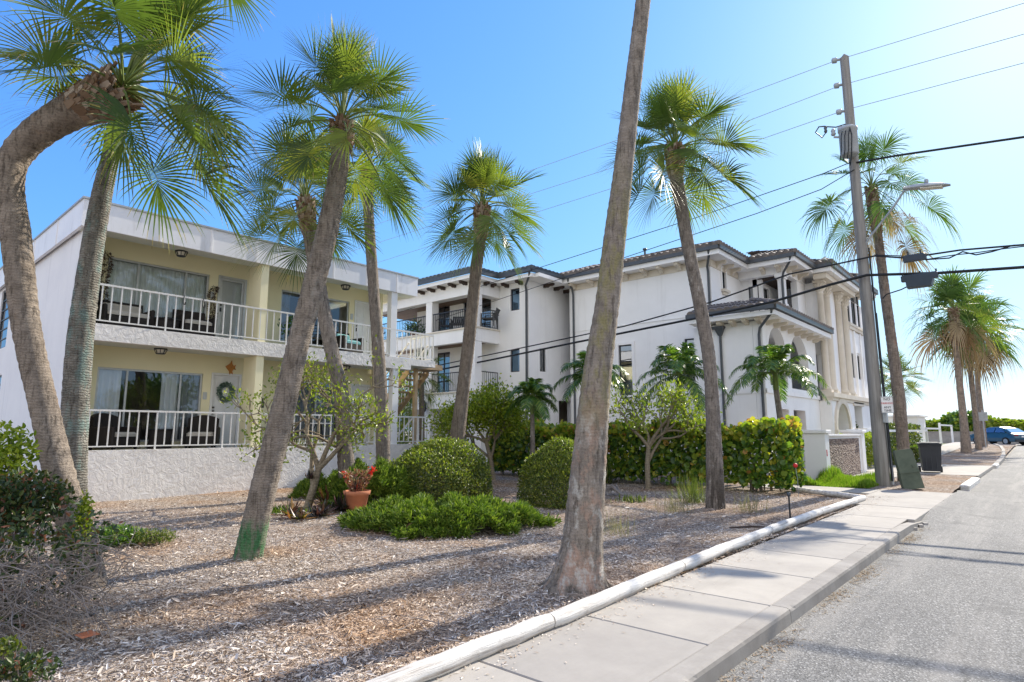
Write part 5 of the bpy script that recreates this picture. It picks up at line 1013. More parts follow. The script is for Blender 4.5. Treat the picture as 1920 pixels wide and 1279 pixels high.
xd = yp(1352,640,BY0)[0]; downspout('downspout', [(xd,BY0-0.06,5.15),(xd,BY0-0.06,0)], h2, HO); mb = MB(); mb.add([(xd-0.18,BY0-0.2,5.4),(xd+0.18,BY0-0.2,5.4),(xd+0.18,BY0-0.01,5.4),(xd-0.18,BY0-0.01,5.4),(xd-0.06,BY0-0.12,5.12),(xd+0.06,BY0-0.12,5.12),(xd+0.06,BY0-0.01,5.12),(xd-0.06,BY0-0.01,5.12)], [(0,1,2,3),(0,4,5,1),(1,5,6,2),(2,6,7,3),(3,7,4,0)]); mb.box(xd-0.2,xd+0.2,BY0-0.22,BY0-0.005,5.4,5.47); mb.bar((xd-0.5,BY0-0.1,5.46),(xd-0.15,BY0-0.1,5.42),0.1); hp('rain_head', mb, 'gutter')
downspout('downspout', [(-6.95,21.95,5.85),(-6.95,22.0,5.7),(-7.55,22.45,5.25),(-7.6,22.47,5.0),(-7.6,22.47,0)], h2, HO); downspout('downspout', [(-7.45,26.45,8.85),(-7.5,26.5,8.65),(-7.9,26.88,8.3),(-7.98,26.9,8.0),(-7.98,26.9,6.3)], h2, HO)
yy = y1+1.5; downspout('downspout', [(-6.75,yy,wz-0.2),(-7.2,yy,wz-0.6),(-7.27,yy,4.9),(-6.9,yy,4.6),(-6.9,yy,4.2),(-7.2,yy,3.9),(-7.0,yy,2.6),(-6.9,yy,0)], h2, HO)
# --- middle house
KO = (-17.9, 21.7, 0); h1 = thing('terrace_house', 'white three storey house with dark rafter tails, slate blue tiles and iron railed balconies', 'building', KO)
def kp(name, mb, mat, parent=None): return mesh(name, mb, M[mat], parent or h1, KO)
YW, YP, XE = 21.7, 20.0, -17.9
def hole(x0, y0, x1, y1, Y=YW):
    a, b = yp(x0, (y0+y1)/2, Y), yp(x1, (y0+y1)/2, Y); m = (x0+x1)/2; return (a[0], b[0], yp(m, y1, Y)[2], yp(m, y0, Y)[2])
XB0 = yp(783, 560, YW)[0]; XP1 = yp(891, 613, YP)[0]
zf3 = yp(889, 614, YP)[2]; zf2 = yp(889, 735, YP)[2]; zb2 = yp(800, 766, YP)[2]
w3, w2 = hole(957,541,974,582), hole(956.5,655,974,697.5)
d3 = [hole(817,566,843,623), hole(869,556,881,616), hole(897,550,920.5,612)]; d3 = [(a, b, zf3+0.02, t) for (a, b, _, t) in d3]
d2 = [hole(817,661,843,735)]; d2 = [(a, b, zf2+0.02, t) for (a, b, _, t) in d2]
g1 = [hole(745,765,760,800), hole(765,763,778,800)]
mb = MB(); wall(mb, 'y', YW, XB0, XE, -0.1, 8.62, [w3, w2]+d3+d2+g1, 0.25); kp('south_wall', mb, 'house')
for h in (w3, w2): window(h1, 'y', YW, *h, KO, fr='iron', glass='blueglass', fw=0.05, rec=0.12)
for h in d3+d2: window(h1, 'y', YW, *h, KO, mull=((h[0]+h[1])/2,) if h[1]-h[0] > 0.9 else (), fr='iron', glass='dglass', fw=0.06, rec=0.14, name='glass_door')
for h in g1: window(h1, 'y', YW, *h, KO, mull=((h[0]+h[1])/2,), fr='iron', glass='dglass', fw=0.05)
e2 = (xp(1012,660,XE)[1], xp(1023.5,660,XE)[1], xp(1018,697,XE)[2], xp(1018,654,XE)[2]); eo = (xp(1048,770,XE)[1], xp(1071,770,XE)[1], -0.1, xp(1060,752,XE)[2])
ea = (xp(1004,780,XE)[1], xp(1024,780,XE)[1], -0.1, xp(1014,752,XE)[2]-0.5)
mb = MB(); arched_wall(mb, 'x', XE, YW+0.25, 36.0, -0.1, 8.62, [ea], [e2, eo], 0.25); kp('east_wall', mb, 'house')
window(h1, 'x', XE, *e2, KO, fr='iron', glass='dglass', fw=0.05, rec=0.12)
mb = MB(); mb.box(-19.6,-19.5,YW+0.3,36,-0.1,3.2); mb.box(XB0,XB0+0.2,YW+0.26,36,-0.1,8.6); mb.box(XB0+0.21,-18.2,35.7,35.9,-0.1,8.6); kp('inner_wall', mb, 'stone_trim')
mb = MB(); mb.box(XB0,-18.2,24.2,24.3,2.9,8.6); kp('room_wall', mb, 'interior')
# porch slabs, columns, beam, ceiling
XP0 = -28.5
for (z, th) in ((zf3, 0.62), (zf2, 0.72)):
    mb = MB(); mb.box(XP0, XP1, YP, YW-0.003, z-th+0.15, z); mb.box(XP0, XP1, YP, YP+0.3, z-th, z-th+0.149); mb.box(XP1-0.3, XP1, YP+0.301, YW-0.003, z-th, z-th+0.149); kp('balcony_slab', mb, 'house')
    mb = MB(); mb.box(XP0-0.02, XP1+0.06, YP-0.06, YW-0.003, z+0.001, z+0.07); kp('balcony_coping', mb, 'stone_trim')
    mb = MB(); mb.box(XP0, XP1-0.31, YP+0.31, YW-0.01, z-th+0.12, z-th+0.147); kp('balcony_ceiling', mb, 'woodceil')
xc1 = yp(798, 600, YP)[0]; xc2 = yp(809, 600, YP)[0]; cw = xc2-xc1
zt = yp(852, 540, YP)[2]
for xa in (xc1, XP1-cw-0.02, XP0+0.1):
    mb = MB(); mb.box(xa, xa+cw, YP+0.02, YP+0.02+cw, zf3+0.072, 8.0); mb.box(xa, xa+cw, YP+0.02, YP+0.02+cw, zf2+0.072, zf3-0.63); mb.box(xa, xa+cw, YP+0.02, YP+0.02+cw, -0.1, zf2-0.73); kp('porch_column', mb, 'house')
mb = MB(); mb.box(XP0, XP1, YP, YP+0.5, 8.001, 8.6); mb.box(XP1-0.5, XP1, YP+0.501, YW-0.003, 8.001, 8.6); kp('porch_beam', mb, 'house')
mb = MB(); mb.box(XP0, XP1-0.51, YP+0.51, YW-0.01, 8.12, 8.16); mb.box(XP0, XB0-0.01, YW, 27, 8.12, 8.16); kp('porch_ceiling', mb, 'woodceil')
for z in (zf3, zf2):
    mb = MB(); railing(mb, [(XP0+0.3,YP+0.1),(XP1-0.06,YP+0.1),(XP1-0.06,YW-0.06)], z+0.07, z+1.02, 0.13, 0.022, 0.009, 0.05, 12); kp('railing', mb, 'iron'); mb = MB(); railing(mb, [(XP0+0.3,YW+5.2),(XB0,YW+5.2)], z+0.07, z+1.02, 0.16, 0.022, 0.009); kp('railing', mb, 'iron')
mb = MB(); mb.box(XP0,XB0-0.002,YW,27,zf3-0.5,zf3-0.01); kp('side_balcony_slab', mb, 'house')
# eaves
K1 = [(-28.5,19.45),(-19.40,19.45),(-19.36,21.15),(-17.30,21.15),(-16.98,24.0),(-16.98,36)]
mb = MB(); mb.box(-28.5,-19.42,19.47,36,8.62,8.80); mb.box(-19.419,-17.3,21.17,36,8.621,8.799); mb.box(-17.299,-17.02,21.4,23.2,8.622,8.798); kp('soffit', mb, 'house')
mb = MB(); gutterline(mb, [(-28.5,19.42),(-19.37,19.42),(-19.33,21.12),(-17.27,21.12),(-16.97,23.2)], 8.97, 0.14); kp('gutter', mb, 'gutter')
mb = []
def tail(c, o, L=0.42): corbel(mb, c, o, 0.12, L, 0.16)
for px in (796,815,834,854,875): tail((yp(px,533,YP)[0], YP, 8.62), (0,-1,0), 0.48)
for x in (-24.6,-25.5,-26.4,-27.3): tail((x,YP,8.62), (0,-1,0), 0.48)
for y in (20.6,21.1): tail((XP1,y,8.62), (1,0,0), 0.3)
for px in (953,979): tail((yp(px,528,YW)[0], YW, 8.62), (0,-1,0), 0.48)
for px in (1020,1039,1057,1070): tail((XE, xp(px,534,XE)[1], 8.62), (1,0,0), 0.6)
[kp('rafter_tail', b_, 'darkwood') for b_ in mb]
mb = MB(); tile_slope(mb, (-28.5,19.36,9.02), (-19.3,19.36,9.02), (0,3.6,1.25), 1, 0, 3.4, rows=9); tile_slope(mb, (-19.3,19.36,9.02), (-19.28,23,9.02), (-3.4,0,1.2), 1, 3.6, 0, rows=9); ridge(mb, (-19.3,19.36,9.05), (-22.7,22.96,10.2))
tile_slope(mb, (-19.6,21.06,9.02), (-17.2,21.06,9.02), (0,2.4,0.85), 1, 0, 2.3, rows=7); tile_slope(mb, (-17.2,21.06,9.02), (-16.93,30,9.02), (-3.0,0,1.05), 1, 3.0, 0, rows=8); ridge(mb, (-17.2,21.06,9.05), (-19.6,23.5,9.9)); kp('roof', mb, 'darktile')
downspout('downspout', [(-17.4,21.12,8.85),(-17.45,21.2,8.7),(-17.98,21.55,8.35),(-18.0,21.63,8.1),(-18.0,21.63,0)], h1, KO, 0.055)
mb = MB(); mb.box(XP1+0.02,XE,YW-0.012,YW-0.001,zf3+0.2,zf3+0.22); kp('wall_joint', mb, 'house')
xl = yp(799.5, 762, YP)[0]; zl = yp(799.5, 762, YP)[2]
t = thing('wall_lantern', 'black coach lantern on the white column under the middle house balcony', 'lamp', (xl,YP,zl))
mb = MB(); mb.lathe([(0.03,-0.36),(0.09,-0.28),(0.11,-0.25)], (0,-0.2,0), 6, False); mb.lathe([(0.17,0.14),(0.10,0.25),(0.03,0.34),(0.02,0.42)], (0,-0.2,0), 6, False)
for k in range(6):
    a = 2*PI*k/6; mb.bar((0.11*math.cos(a),-0.2+0.11*math.sin(a),-0.25), (0.15*math.cos(a),-0.2+0.15*math.sin(a),0.14), 0.022)
mb.bar((0,0.0,-0.1), (0,-0.1,-0.1), 0.05); mesh('cage', mb, M['black'], t); mb = MB(); mb.lathe([(0.10,-0.25),(0.14,0.14)], (0,-0.2,0), 6, False); mesh('glass', mb, M['dglass'], t)
def lounge(x, y, z, rz, label):
    t = thing('balcony_chair', label, 'chair', (x,y,z), 'dark slatted chairs on the iron railed balcony', rz)
    mb = MB(); mb.bbox(-0.3,0.3,-0.28,0.28,0.38,0.44,0.02); mesh('seat', mb, M['black'], t)
    mb = MB()
    for k in range(6): mb.bar((-0.28,-0.25+0.1*k,0.38), (-0.46,-0.25+0.1*k+0.0,0.86), 0.06, 0.02)
    mb.bar((-0.455,-0.28,0.85), (-0.455,0.28,0.85), 0.05); mesh('backrest', mb, M['black'], t)
    for s in (-1, 1):
        mb = MB(); mb.bar((-0.4,s*0.31,0.62), (0.32,s*0.31,0.62), 0.06, 0.03); mesh('arm', mb, M['black'], t)
        for (xa) in (-0.3, 0.28):
            mb = MB(); mb.bar((xa,s*0.29,0.62), (xa*1.1,s*0.29,0), 0.05); mesh('leg', mb, M['black'], t)
for px, rz, l in ((835,-0.6,'dark chair behind the railing left of the balcony corner'),(858,-0.9,'dark low chair between the two balcony doors'),(917,3.6,'dark reclined chair at the right end of the iron railed balcony')):
    p = yp(px, 605, 20.75); lounge(p[0], 20.75, zf3+0.072, rz, l)
p = yp(777, 590, 20.9)
t = thing('potted_palm', 'small green potted palm on the far left balcony of the middle house', 'plant', (p[0],20.9,zf3+0.07)); g = np.random.RandomState(3); mb = MB(); mb.lathe([(0.15,0),(0.22,0.4),(0.2,0.42)], (0,0,0), 14); mesh('pot', mb, M['terra'], t)
n = 160; a = g.uniform(0, 6.28, n); V, F = leaf_arrays(np.tile([0,0,0.5], (n, 1))+g.normal(0, 0.2, (n, 3)), np.stack([np.cos(a), np.sin(a), g.uniform(0.2, 1.2, n)], 1), rdir(n, g), 0.4, 0.05, 'blade'); npmesh('foliage', V, F, M['pinnate'], t)

# ------------------------------------------------------------ garden wall by the sidewalk
t = thing('garden_wall', 'low white stucco garden wall with capped pillars and a brown stacked stone panel', 'wall', (-5.6,21.0,0)); O = (-5.6,21.0,0)
px0, px1 = yp(1508, 850, 21.0)[0], yp(1549, 850, 21.0)[0]; zt = yp(1528, 812, 21.0)[2]
mb = MB(); mb.bbox(px0, px1, 21.0, 21.45, -0.1, zt, 0.01); mb2 = MB(); mb2.bbox(px0-0.07, px1+0.07, 20.93, 21.52, zt+0.001, zt+0.1, 0.02); a = mesh('pillar', mb, M['house'], t, O); mesh('cap', mb2, M['house'], a, O)
zs = xp(1556, 818, px1-0.06)[2]; ye = xp(1613, 830, px1-0.06)[1]
mb = MB(); mb.box(px1-0.32, px1-0.06, 21.451, ye, -0.1, zs); mesh('panel_wall', mb, M['house'], t, O)
mb = MB(); mb.box(px1-0.059, px1-0.012, 21.452, ye-0.45, -0.1, zs-0.09)
mesh('stone_panel', mb, M['stonev'], t, O); mb = MB(); mb.box(px1-0.36, px1+0.02, 21.453, ye, zs+0.001, zs+0.06); mesh('coping', mb, M['house'], t, O)
mb = MB(); mb.bbox(px0, px1, ye, ye+0.5, -0.1, zt, 0.01); mb2 = MB(); mb2.bbox(px0-0.07, px1+0.07, ye-0.07, ye+0.57, zt+0.001, zt+0.1, 0.02); a = mesh('pillar', mb, M['house'], t, O); mesh('cap', mb2, M['house'], a, O)
mb = MB(); mb.box(-17, px0-0.002, 21.15, 21.35, -0.1, zt-0.28); mb.box(-17, px0-0.002, 21.12, 21.38, zt-0.279, zt-0.23); mesh('side_wall', mb, M['house'], t, O)
for z in (zt-0.62, zt-1.28 if zt > 1.6 else 0.22):
    mb = MB(); mb.bbox(px1+0.001, px1+0.012, 21.05, 21.12, z-0.1, z+0.1, 0.004); o = mesh('reflector_strip', mb, M['red'], t, O); o['label'] = 'red reflector mark on the pillar edge'

# ------------------------------------------------------------ utility pole and its gear
PX, PY = -3.68, 20.46; PH = 13.35; topx = yp(1583, 108, PY)[0]
def poleat(z): k = z/PH; return V3((PX+(topx-PX)*k, PY, z))
t = thing('utility_pole', 'tall weathered grey wooden utility pole with a transformer and insulators', 'utility pole', (PX,PY,0)); O = (PX,PY,0)
mb = MB(); mb.tube([poleat(z) for z in np.linspace(-0.2, PH, 24)], [0.188-0.062*k/23*1.0+random.Random(k).gauss(0,0.002) for k in range(24)], 20); p0 = poleat(PH); mb.lathe([(0.14,0),(0.02,0.13)], tuple(p0), 4, False); mesh('pole', mb, M['pole'], t, O)
for (x, y) in ((1572,113),(1577,160),(1586,208),(1590,240)):
    z = yp(x, y, PY)[2]; c = poleat(z); mb = MB(); mb.tube([c+V3((-0.10,0,0)), c+V3((-0.2,-0.02,0.01)), c+V3((-0.22,-0.02,0.01)), c+V3((-0.34,-0.03,0.03)), c+V3((-0.36,-0.03,0.03))], [0.04,0.04,0.09,0.085,0.05], 12); mesh('insulator', mb, M['xfmr'], t, O)
z0, z1 = yp(1600, 300, PY)[2], yp(1600, 248, PY)[2]; c = poleat(z0)+V3((-0.02,-0.40,0)); mb = MB(); h = z1-z0
mb.lathe([(0.22,0),(0.255,0.04),(0.255,h-0.1),(0.275,h-0.09),(0.275,h-0.03),(0.2,h+0.03),(0.05,h+0.05)], tuple(c), 22); mb.obox(c+V3((0,0.24,h*0.5)), (0.05,0,0), (0,0.08,0), (0,0,h*0.35)); tf = mesh('transformer', mb, M['xfmr'], t, O)
mb = MB(); mb.lathe([(0.05,0),(0.075,0.05),(0.05,0.1),(0.07,0.15),(0.04,0.22)], tuple(c+V3((-0.38,-0.1,h-0.15))), 10); mb.bar(c+V3((-0.38,-0.1,h-0.2)), c+V3((-0.2,-0.05,h-0.25)), 0.05); mesh('bushing', mb, M['xfmr'], tf, O)
mb = MB()
for k in range(3): q = c+V3((-0.1+0.1*k,-0.27,h*0.8)); mb.tube([q, q+V3((-0.02,-0.1,-0.2)), q+V3((-0.05,-0.08,-h*0.7)), q+V3((-0.15,0.1,-h*0.98))], 0.014, 6)
q = c+V3((0.1,-0.22,h*0.9)); mb.tube([q, q+V3((0.06,-0.1,-0.3)), q+V3((0.0,-0.05,-h)), q+V3((-0.1,0.15,-h-0.25))], 0.016, 6); mesh('jumper_cable', mb, M['wire'], tf, O)
zb = yp(1585, 233, PY)[2]; cz = poleat(zb); a = V3(tuple(yp(1537, 243, PY))); mb = MB(); mb.tube([cz+V3((-0.05,0,0)), cz+V3((-0.4,-0.05,-0.03)), a+V3((0.15,0,0.05))], 0.02, 6); mb.tube([a+V3((0.15,0,0.06)), a+V3((0.2,-0.02,-0.15)), a+V3((0.05,0,-0.3)), a+V3((-0.13,0,-0.05)), a+V3((-0.02,0,0.1)), a+V3((0.15,0,0.06))], 0.022, 6)
mb.lathe([(0.03,0),(0.055,0.06),(0.035,0.12),(0.055,0.18),(0.03,0.24)], tuple(a+V3((0.17,0,-0.18))), 8); mesh('fuse_cutout', mb, M['gutter'], t, O)
mb = MB(); q = poleat(6.2)+V3((0.2,-0.05,0)); mb.tube([poleat(7)+V3((0.19,-0.03,0)), q, poleat(3)+V3((0.22,-0.05,0)), poleat(0.1)+V3((0.24,-0.05,0))], 0.025, 6); mb.tube([poleat(5)+V3((0.21,0.08,0)), poleat(0.1)+V3((0.25,0.08,0))], 0.02, 6); mesh('riser_cable', mb, M['wire'], t, O)
mb = MB(); mb.bbox(PX+0.14, PX+0.26, PY-0.12, PY+0.06, 1.75, 2.05, 0.02); mb.tube([(PX+0.24,PY-0.02,0),(PX+0.2,PY-0.02,1.75)], 0.035, 8); mesh('meter_box', mb, M['steel'], t, O)
# street lamp on its arm
la = V3(tuple(yp(1722, 352, PY-0.4))); lb = V3(tuple(yp(1758, 349, PY-0.4))); t2 = thing('street_lamp', 'grey cobra head street lamp on an arm reaching over the road from the pole', 'street lamp', tuple(poleat(la.z-1.4)))
O2 = tuple(poleat(la.z-1.4)); st = poleat(la.z-1.4); mb = MB(); mb.tube([st, st+V3((0.3,-0.1,0.35)), st.lerp(la, 0.6)+V3((0,0,0.22)), la+V3((-0.35,0,0.0)), la], 0.03, 8); mesh('arm', mb, M['steel'], t2, O2)
d = (lb-la); mid = la.lerp(lb, 0.45); mb = MB(); L = d.length/2+0.35
vs = []; n = 12
for i, (s, w, h) in enumerate(((-1,0.06,0.06),(-0.6,0.12,0.10),(0.0,0.17,0.11),(0.6,0.15,0.08),(0.95,0.06,0.03))):
    for k in range(n): aa = 2*PI*k/n; vs.append(mid+d.normalized()*s*L+V3((0,w*math.cos(aa),h*math.sin(aa)*(1 if math.sin(aa) > 0 else 0.5))))
mb.add(vs, [(i*n+k, i*n+(k+1) % n, (i+1)*n+(k+1) % n, (i+1)*n+k) for i in range(4) for k in range(n)]+[tuple(range(n)), tuple(range(4*n+n-1, 4*n-1, -1))], True); mb.lathe([(0.05,0.1),(0.05,0.22)], tuple(mid), 8); hd = mesh('lamp_head', mb, M['steel'], t2, O2)
mb = MB(); mb.obox(mid+V3((0.1,0,-0.06)), d.normalized()*0.26, (0,0.12,0), (0,0,0.015)); mesh('lens', mb, M['lamp'], hd, O2)
# sign on the pole
cs = V3(tuple(yp(1663.5, 759, PY-0.32))); t3 = thing('parking_sign', 'white NO PARKING sign with red and black letters strapped to the wooden pole', 'sign', tuple(cs)); ang = R(20)
wv = V3((math.cos(ang), math.sin(ang), 0)); nv = V3((math.sin(ang), -math.cos(ang), 0)); mb = MB(); mb.obox(cs, wv*0.155, nv*0.006, (0,0,0.235)); mesh('plate', mb, M['white'], t3, tuple(cs))
mb = MB()
for z in (-0.228, 0.22): mb.obox(cs+nv*0.008+V3((0,0,z)), wv*0.15, nv*0.001, (0,0,0.005))
for s in (-1, 1): mb.obox(cs+nv*0.008+wv*s*0.147, wv*0.004, nv*0.001, (0,0,0.225))
mb.obox(cs-nv*0.08+V3((0,0,0)), wv*0.03, nv*0.075, (0,0,0.2)); mesh('border', mb, M['black'], t3, tuple(cs))
def text(s, pos, size, mat, parent, origin, rot, name='lettering'):
    cu = bpy.data.curves.new(name, 'FONT'); cu.body = s; cu.size = size; cu.align_x = 'CENTER'; cu.align_y = 'CENTER'; cu.extrude = 0.0015
    tmp = bpy.data.objects.new('tmp', cu); COL.objects.link(tmp); dg = bpy.context.evaluated_depsgraph_get(); me = bpy.data.meshes.new_from_object(tmp.evaluated_get(dg)); bpy.data.objects.remove(tmp)
    me.materials.clear(); o = link(name, me, M[mat], parent); o.location = V3(pos)-V3(origin); o.rotation_euler = rot; return o
rt = (R(90), 0, ang)
for s, z, sz, mt in (('NO',0.155,0.105,'black'),('PARKING',0.04,0.072,'red'),('ANY',-0.075,0.09,'black'),('TIME',-0.17,0.09,'black')): text(s, cs+nv*0.0095+V3((0,0,z)), sz, mt, t3, tuple(cs), rt)
# overhead wires, all running across the road through the pole
def wireY(label, pxs, rad, mat, Y, ext=(-70, 24), sag=0.0, group=None, name='overhead_wire', cat='wire'):
    P = [yp(x, y, Y) for x, y in pxs]; pts = [(p[0], Y, p[2]) for p in P]
    s0 = (pts[1][2]-pts[0][2])/(pts[1][0]-pts[0][0]); s1 = (pts[-1][2]-pts[-2][2])/(pts[-1][0]-pts[-2][0])
    if ext[0] is not None: pts = [(ext[0], Y, pts[0][2]+s0*(ext[0]-pts[0][0]))]+pts
    if ext[1] is not None: pts = pts+[(ext[1], Y, pts[-1][2]+s1*(ext[1]-pts[-1][0]))]
    mb = MB(); mb.tube(pts, rad, 6); return one(name, mb, M[mat], label, cat, group, tuple(pts[0]))
GW = 'power lines crossing the sky'
wireY('topmost thin power line, ending level with the tip of the pole', [(1000,318),(1300,213),(1572,112),(1920,6)], 0.009, 'thinwire', PY-0.03, (-60,24), group=GW)
wireY('second thin power line from the top, at the second insulator of the pole', [(1000,362),(1300,266),(1577,160),(1920,64)], 0.009, 'thinwire', PY-0.03, (-60,24), group=GW)
wireY('third thin power line from the top, at the third insulator of the pole', [(1000,400),(1300,305),(1586,206),(1920,118)], 0.009, 'thinwire', PY-0.03, (-60,24), group=GW)
wireY('thick twisted cable leaving the pole to the right just above the palm crown', [(1606,305),(1680,292),(1920,257)], 0.032, 'wire', PY-0.1, (None,24), group=GW)
wireY('thin wire leaving the transformer to the left, upper of the pair over the white house', [(1008,503),(1300,410),(1545,325),(1598,303)], 0.013, 'wire', PY-0.12, (-60,None), group=GW)
wireY('thin wire leaving the transformer to the left, lower of the pair over the white house', [(1180,480),(1420,400),(1540,355),(1602,318)], 0.013, 'wire', PY-0.16, (-60,None), group=GW)
wireY('upper thick telephone cable crossing in front of the white house', [(802,701),(889,650),(1075,632),(1170,612),(1332,567),(1480,514),(1560,497),(1640,480),(1700,484),(1800,469),(1920,459)][2:], 0.026, 'wire', PY-0.24, (-45,24), group='telephone cables')
wireY('lower heavy telephone cable carrying the big splice case', [(805,697),(915,676),(1075,643),(1165,625),(1320,594),(1452,565),(1560,533),(1625,516),(1760,512),(1920,501)], 0.042, 'wire', PY-0.28, (-45,24), group='telephone cables')
wireY('loose looping cable over the small splice case right of the pole', [(1640,478),(1690,480),(1740,486),(1790,478),(1830,474),(1870,468),(1920,462)], 0.015, 'wire', PY-0.20, (None,24), group='telephone cables')
wireY('sagging cable hanging under the upper telephone cable at the right edge', [(1735,487),(1780,484),(1805,472),(1830,478),(1860,472),(1900,460),(1920,459)], 0.02, 'wire', PY-0.30, (None,None), group='telephone cables')
wireY('thin drop wire curving up from the palm trunk to the big splice case', [(1655,560),(1662,552),(1690,543),(1720,528),(1728,520)], 0.018, 'wire', PY-0.26, (None,None), group='telephone cables')
c1 = yp(1715, 483, PY-0.24); t = thing('splice_case', 'small grey cable splice case hanging on the upper telephone cable', 'cable box', tuple(c1), 'cable splice cases')
mb = MB(); mb.bbox(-0.28,0.28,-0.09,0.09,-0.10,0.09,0.03); mesh('case', mb, M['splice'], t); mb = MB(); [mb.box(x-0.02,x+0.02,-0.03,0.03,0.085,0.2) for x in (-0.15,0.15)]; mesh('hanger', mb, M['black'], t)
c2 = yp(1724, 520, PY-0.28); t = thing('splice_case', 'big blue grey cable splice case with a wide top hanging on the heavy cable', 'cable box', tuple(c2), 'cable splice cases')
mb = MB(); mb.bbox(-0.44,0.44,-0.10,0.10,-0.07,0.10,0.03); mb.prism([(-0.33,-0.16,-0.069),(0.33,-0.16,-0.069),(0.27,-0.16,-0.28),(-0.31,-0.16,-0.28)], (0,0.32,0)); mesh('case', mb, M['splice'], t); mb = MB(); [mb.box(x-0.02,x+0.02,-0.03,0.03,0.095,0.18) for x in (-0.4,0.02,0.4)]; mesh('hanger', mb, M['black'], t)

# ------------------------------------------------------------ bin, utility pedestal, car, signs, fence
b = gp(1747, 886); t = thing('wheelie_bin', 'dark blue grey wheeled rubbish bin standing on the sidewalk past the palm', 'bin', (b[0],b[1],0), None, R(12))
mb = MB(); mb.prism([(-0.27,-0.33,0.06),(0.27,-0.33,0.06),(0.33,-0.40,0.98),(-0.33,-0.40,0.98)], (0,0.70,0)); mb.bbox(-0.35,0.35,-0.42,0.40,0.97,1.02,0.02)
for k in (-0.16,0.0,0.16): mb.obox((k,-0.372,0.5), (0.012,0,0), (0,0.008,0), (0,0.035,0.38))
body = mesh('body', mb, M['binm'], t); mb = MB(); mb.prism([(-0.36,-0.45,1.022),(0.36,-0.45,1.022),(0.36,0.42,1.022),(-0.36,0.42,1.022),][0:4], (0,0,0.05)); mb.bbox(-0.30,0.30,-0.38,0.36,1.073,1.10,0.02); mesh('lid', mb, M['binm'], t)
for s in (-1, 1): mb = MB(); mb.tube([(s*0.30,0.34,0.12),(s*0.37,0.34,0.12)], 0.12, 16); mesh('wheel', mb, M['black'], t)
mb = MB(); mb.bar((-0.25,0.46,1.0), (0.25,0.46,1.0), 0.04); mesh('handle', mb, M['binm'], t)
g0 = gp(1712, 916); t = thing('utility_pedestal', 'mossy green metal utility box leaning beside the palm trunk at the sidewalk edge', 'utility box', (g0[0],g0[1],-0.01), None, R(20)); t.rotation_euler = (R(-3), R(-9), R(20))
mb = MB(); mb.prism([(-0.24,-0.16,0),(0.24,-0.16,0),(0.21,-0.12,0.98),(0.17,-0.12,1.04),(-0.17,-0.12,1.04),(-0.21,-0.12,0.98)], (0,0.30,0)); mesh('cabinet', mb, M['greenbox'], t); mb = MB(); mb.bbox(-0.23,0.23,-0.17,-0.155,0.42,0.46,0.004); mb.box(0.1,0.14,-0.175,-0.155,0.55,0.62); mesh('latch_band', mb, M['greenbox'], t)
# car seen from behind at an angle
CP = gp(1874, 826.5, 0.40); CP = (CP[0]*0.745, CP[1]*0.745, 0.0); CY = 67.5; cxw = yp(1873, 815, CY)[0]
t = thing('parked_car', 'blue hatchback car parked at the end of the road by the grey wall', 'car', (cxw, CY, far(CY)-0.12), None, R(140))
prof = [(-2.15,0.28),(-2.2,0.62),(-2.12,0.92),(-1.75,1.02),(-1.15,1.40),(-0.6,1.52),(0.25,1.50),(0.75,1.36),(1.35,1.0),(2.05,0.82),(2.2,0.6),(2.15,0.28)]
mb = MB(); n = len(prof)
rows = []
for (y, s, zs) in ((-0.80,0.0,0.0),(-0.90,1,1),(0.90,1,1),(0.80,0,0)): pass
low = [p for p in prof if p[1] <= 1.03]; ring = []
def sect(w):
    return [(x, w*(1.0 if z < 0.95 else 1.0-0.32*(z-0.95)/0.57), z) for x, z in prof]
A, B_ = sect(-0.88), sect(0.88); vs = A+B_; mb.add(vs, [tuple(range(n-1,-1,-1)), tuple(range(n,2*n))]+[(i, (i+1) % n, n+(i+1) % n, n+i) for i in range(n)]); body = mesh('body', mb, M['carpaint'], t)
bv = body.modifiers.new('soft', 'BEVEL'); bv.width = 0.06; bv.segments = 2
def hw(z): return 0.88*(1.0-0.32*(z-0.95)/0.57)
for s in (-1, 1):
    mb = MB(); mb.prism([(x, s*(hw(z)+0.004), z) for x, z in ((-1.35,1.05),(-0.95,1.38),(-0.45,1.45),(-0.4,1.05))], (0,s*0.012,0)); mb.prism([(x, s*(hw(z)+0.004), z) for x, z in ((-0.32,1.05),(-0.36,1.45),(0.2,1.43),(0.6,1.30),(0.95,1.05))], (0,s*0.012,0)); mesh('side_window', mb, M['dglass'], t)
    mb = MB(); mb.bbox(-2.19,-2.08,s*0.68-0.17,s*0.68+0.17,0.78,0.92,0.02); mesh('tail_light', mb, M['taillight'], t)
    for x in (-1.35, 1.35):
        mb = MB(); mb.tube([(x,s*0.70,0.33),(x,s*0.72,0.33),(x,s*0.89,0.33),(x,s*0.905,0.33)], [0.28,0.33,0.33,0.30], 24); w = mesh('wheel', mb, M['tyre'], t); mb = MB(); mb.tube([(x,s*0.89,0.33),(x,s*0.912,0.33)], 0.2, 16); mesh('rim', mb, M['steel'], w)
    mb = MB(); mb.bbox(0.55,0.72,s*0.95-0.09,s*0.95+0.09,1.02,1.16,0.03); mesh('mirror', mb, M['carpaint'], t)
mb = MB(); mb.prism([(-1.72,-0.70,1.06),(-1.72,0.70,1.06),(-1.2,0.60,1.395),(-1.2,-0.60,1.395)], (-0.02,0,0.015)); mesh('rear_window', mb, M['dglass'], t)
mb = MB(); mb.bbox(-2.215,-2.19,-0.26,0.26,0.66,0.78,0.004); mesh('number_plate', mb, M['white'], t); mb = MB(); mb.bbox(-2.24,-2.1,-0.85,0.85,0.28,0.48,0.03); mesh('bumper', mb, M['black'], t)
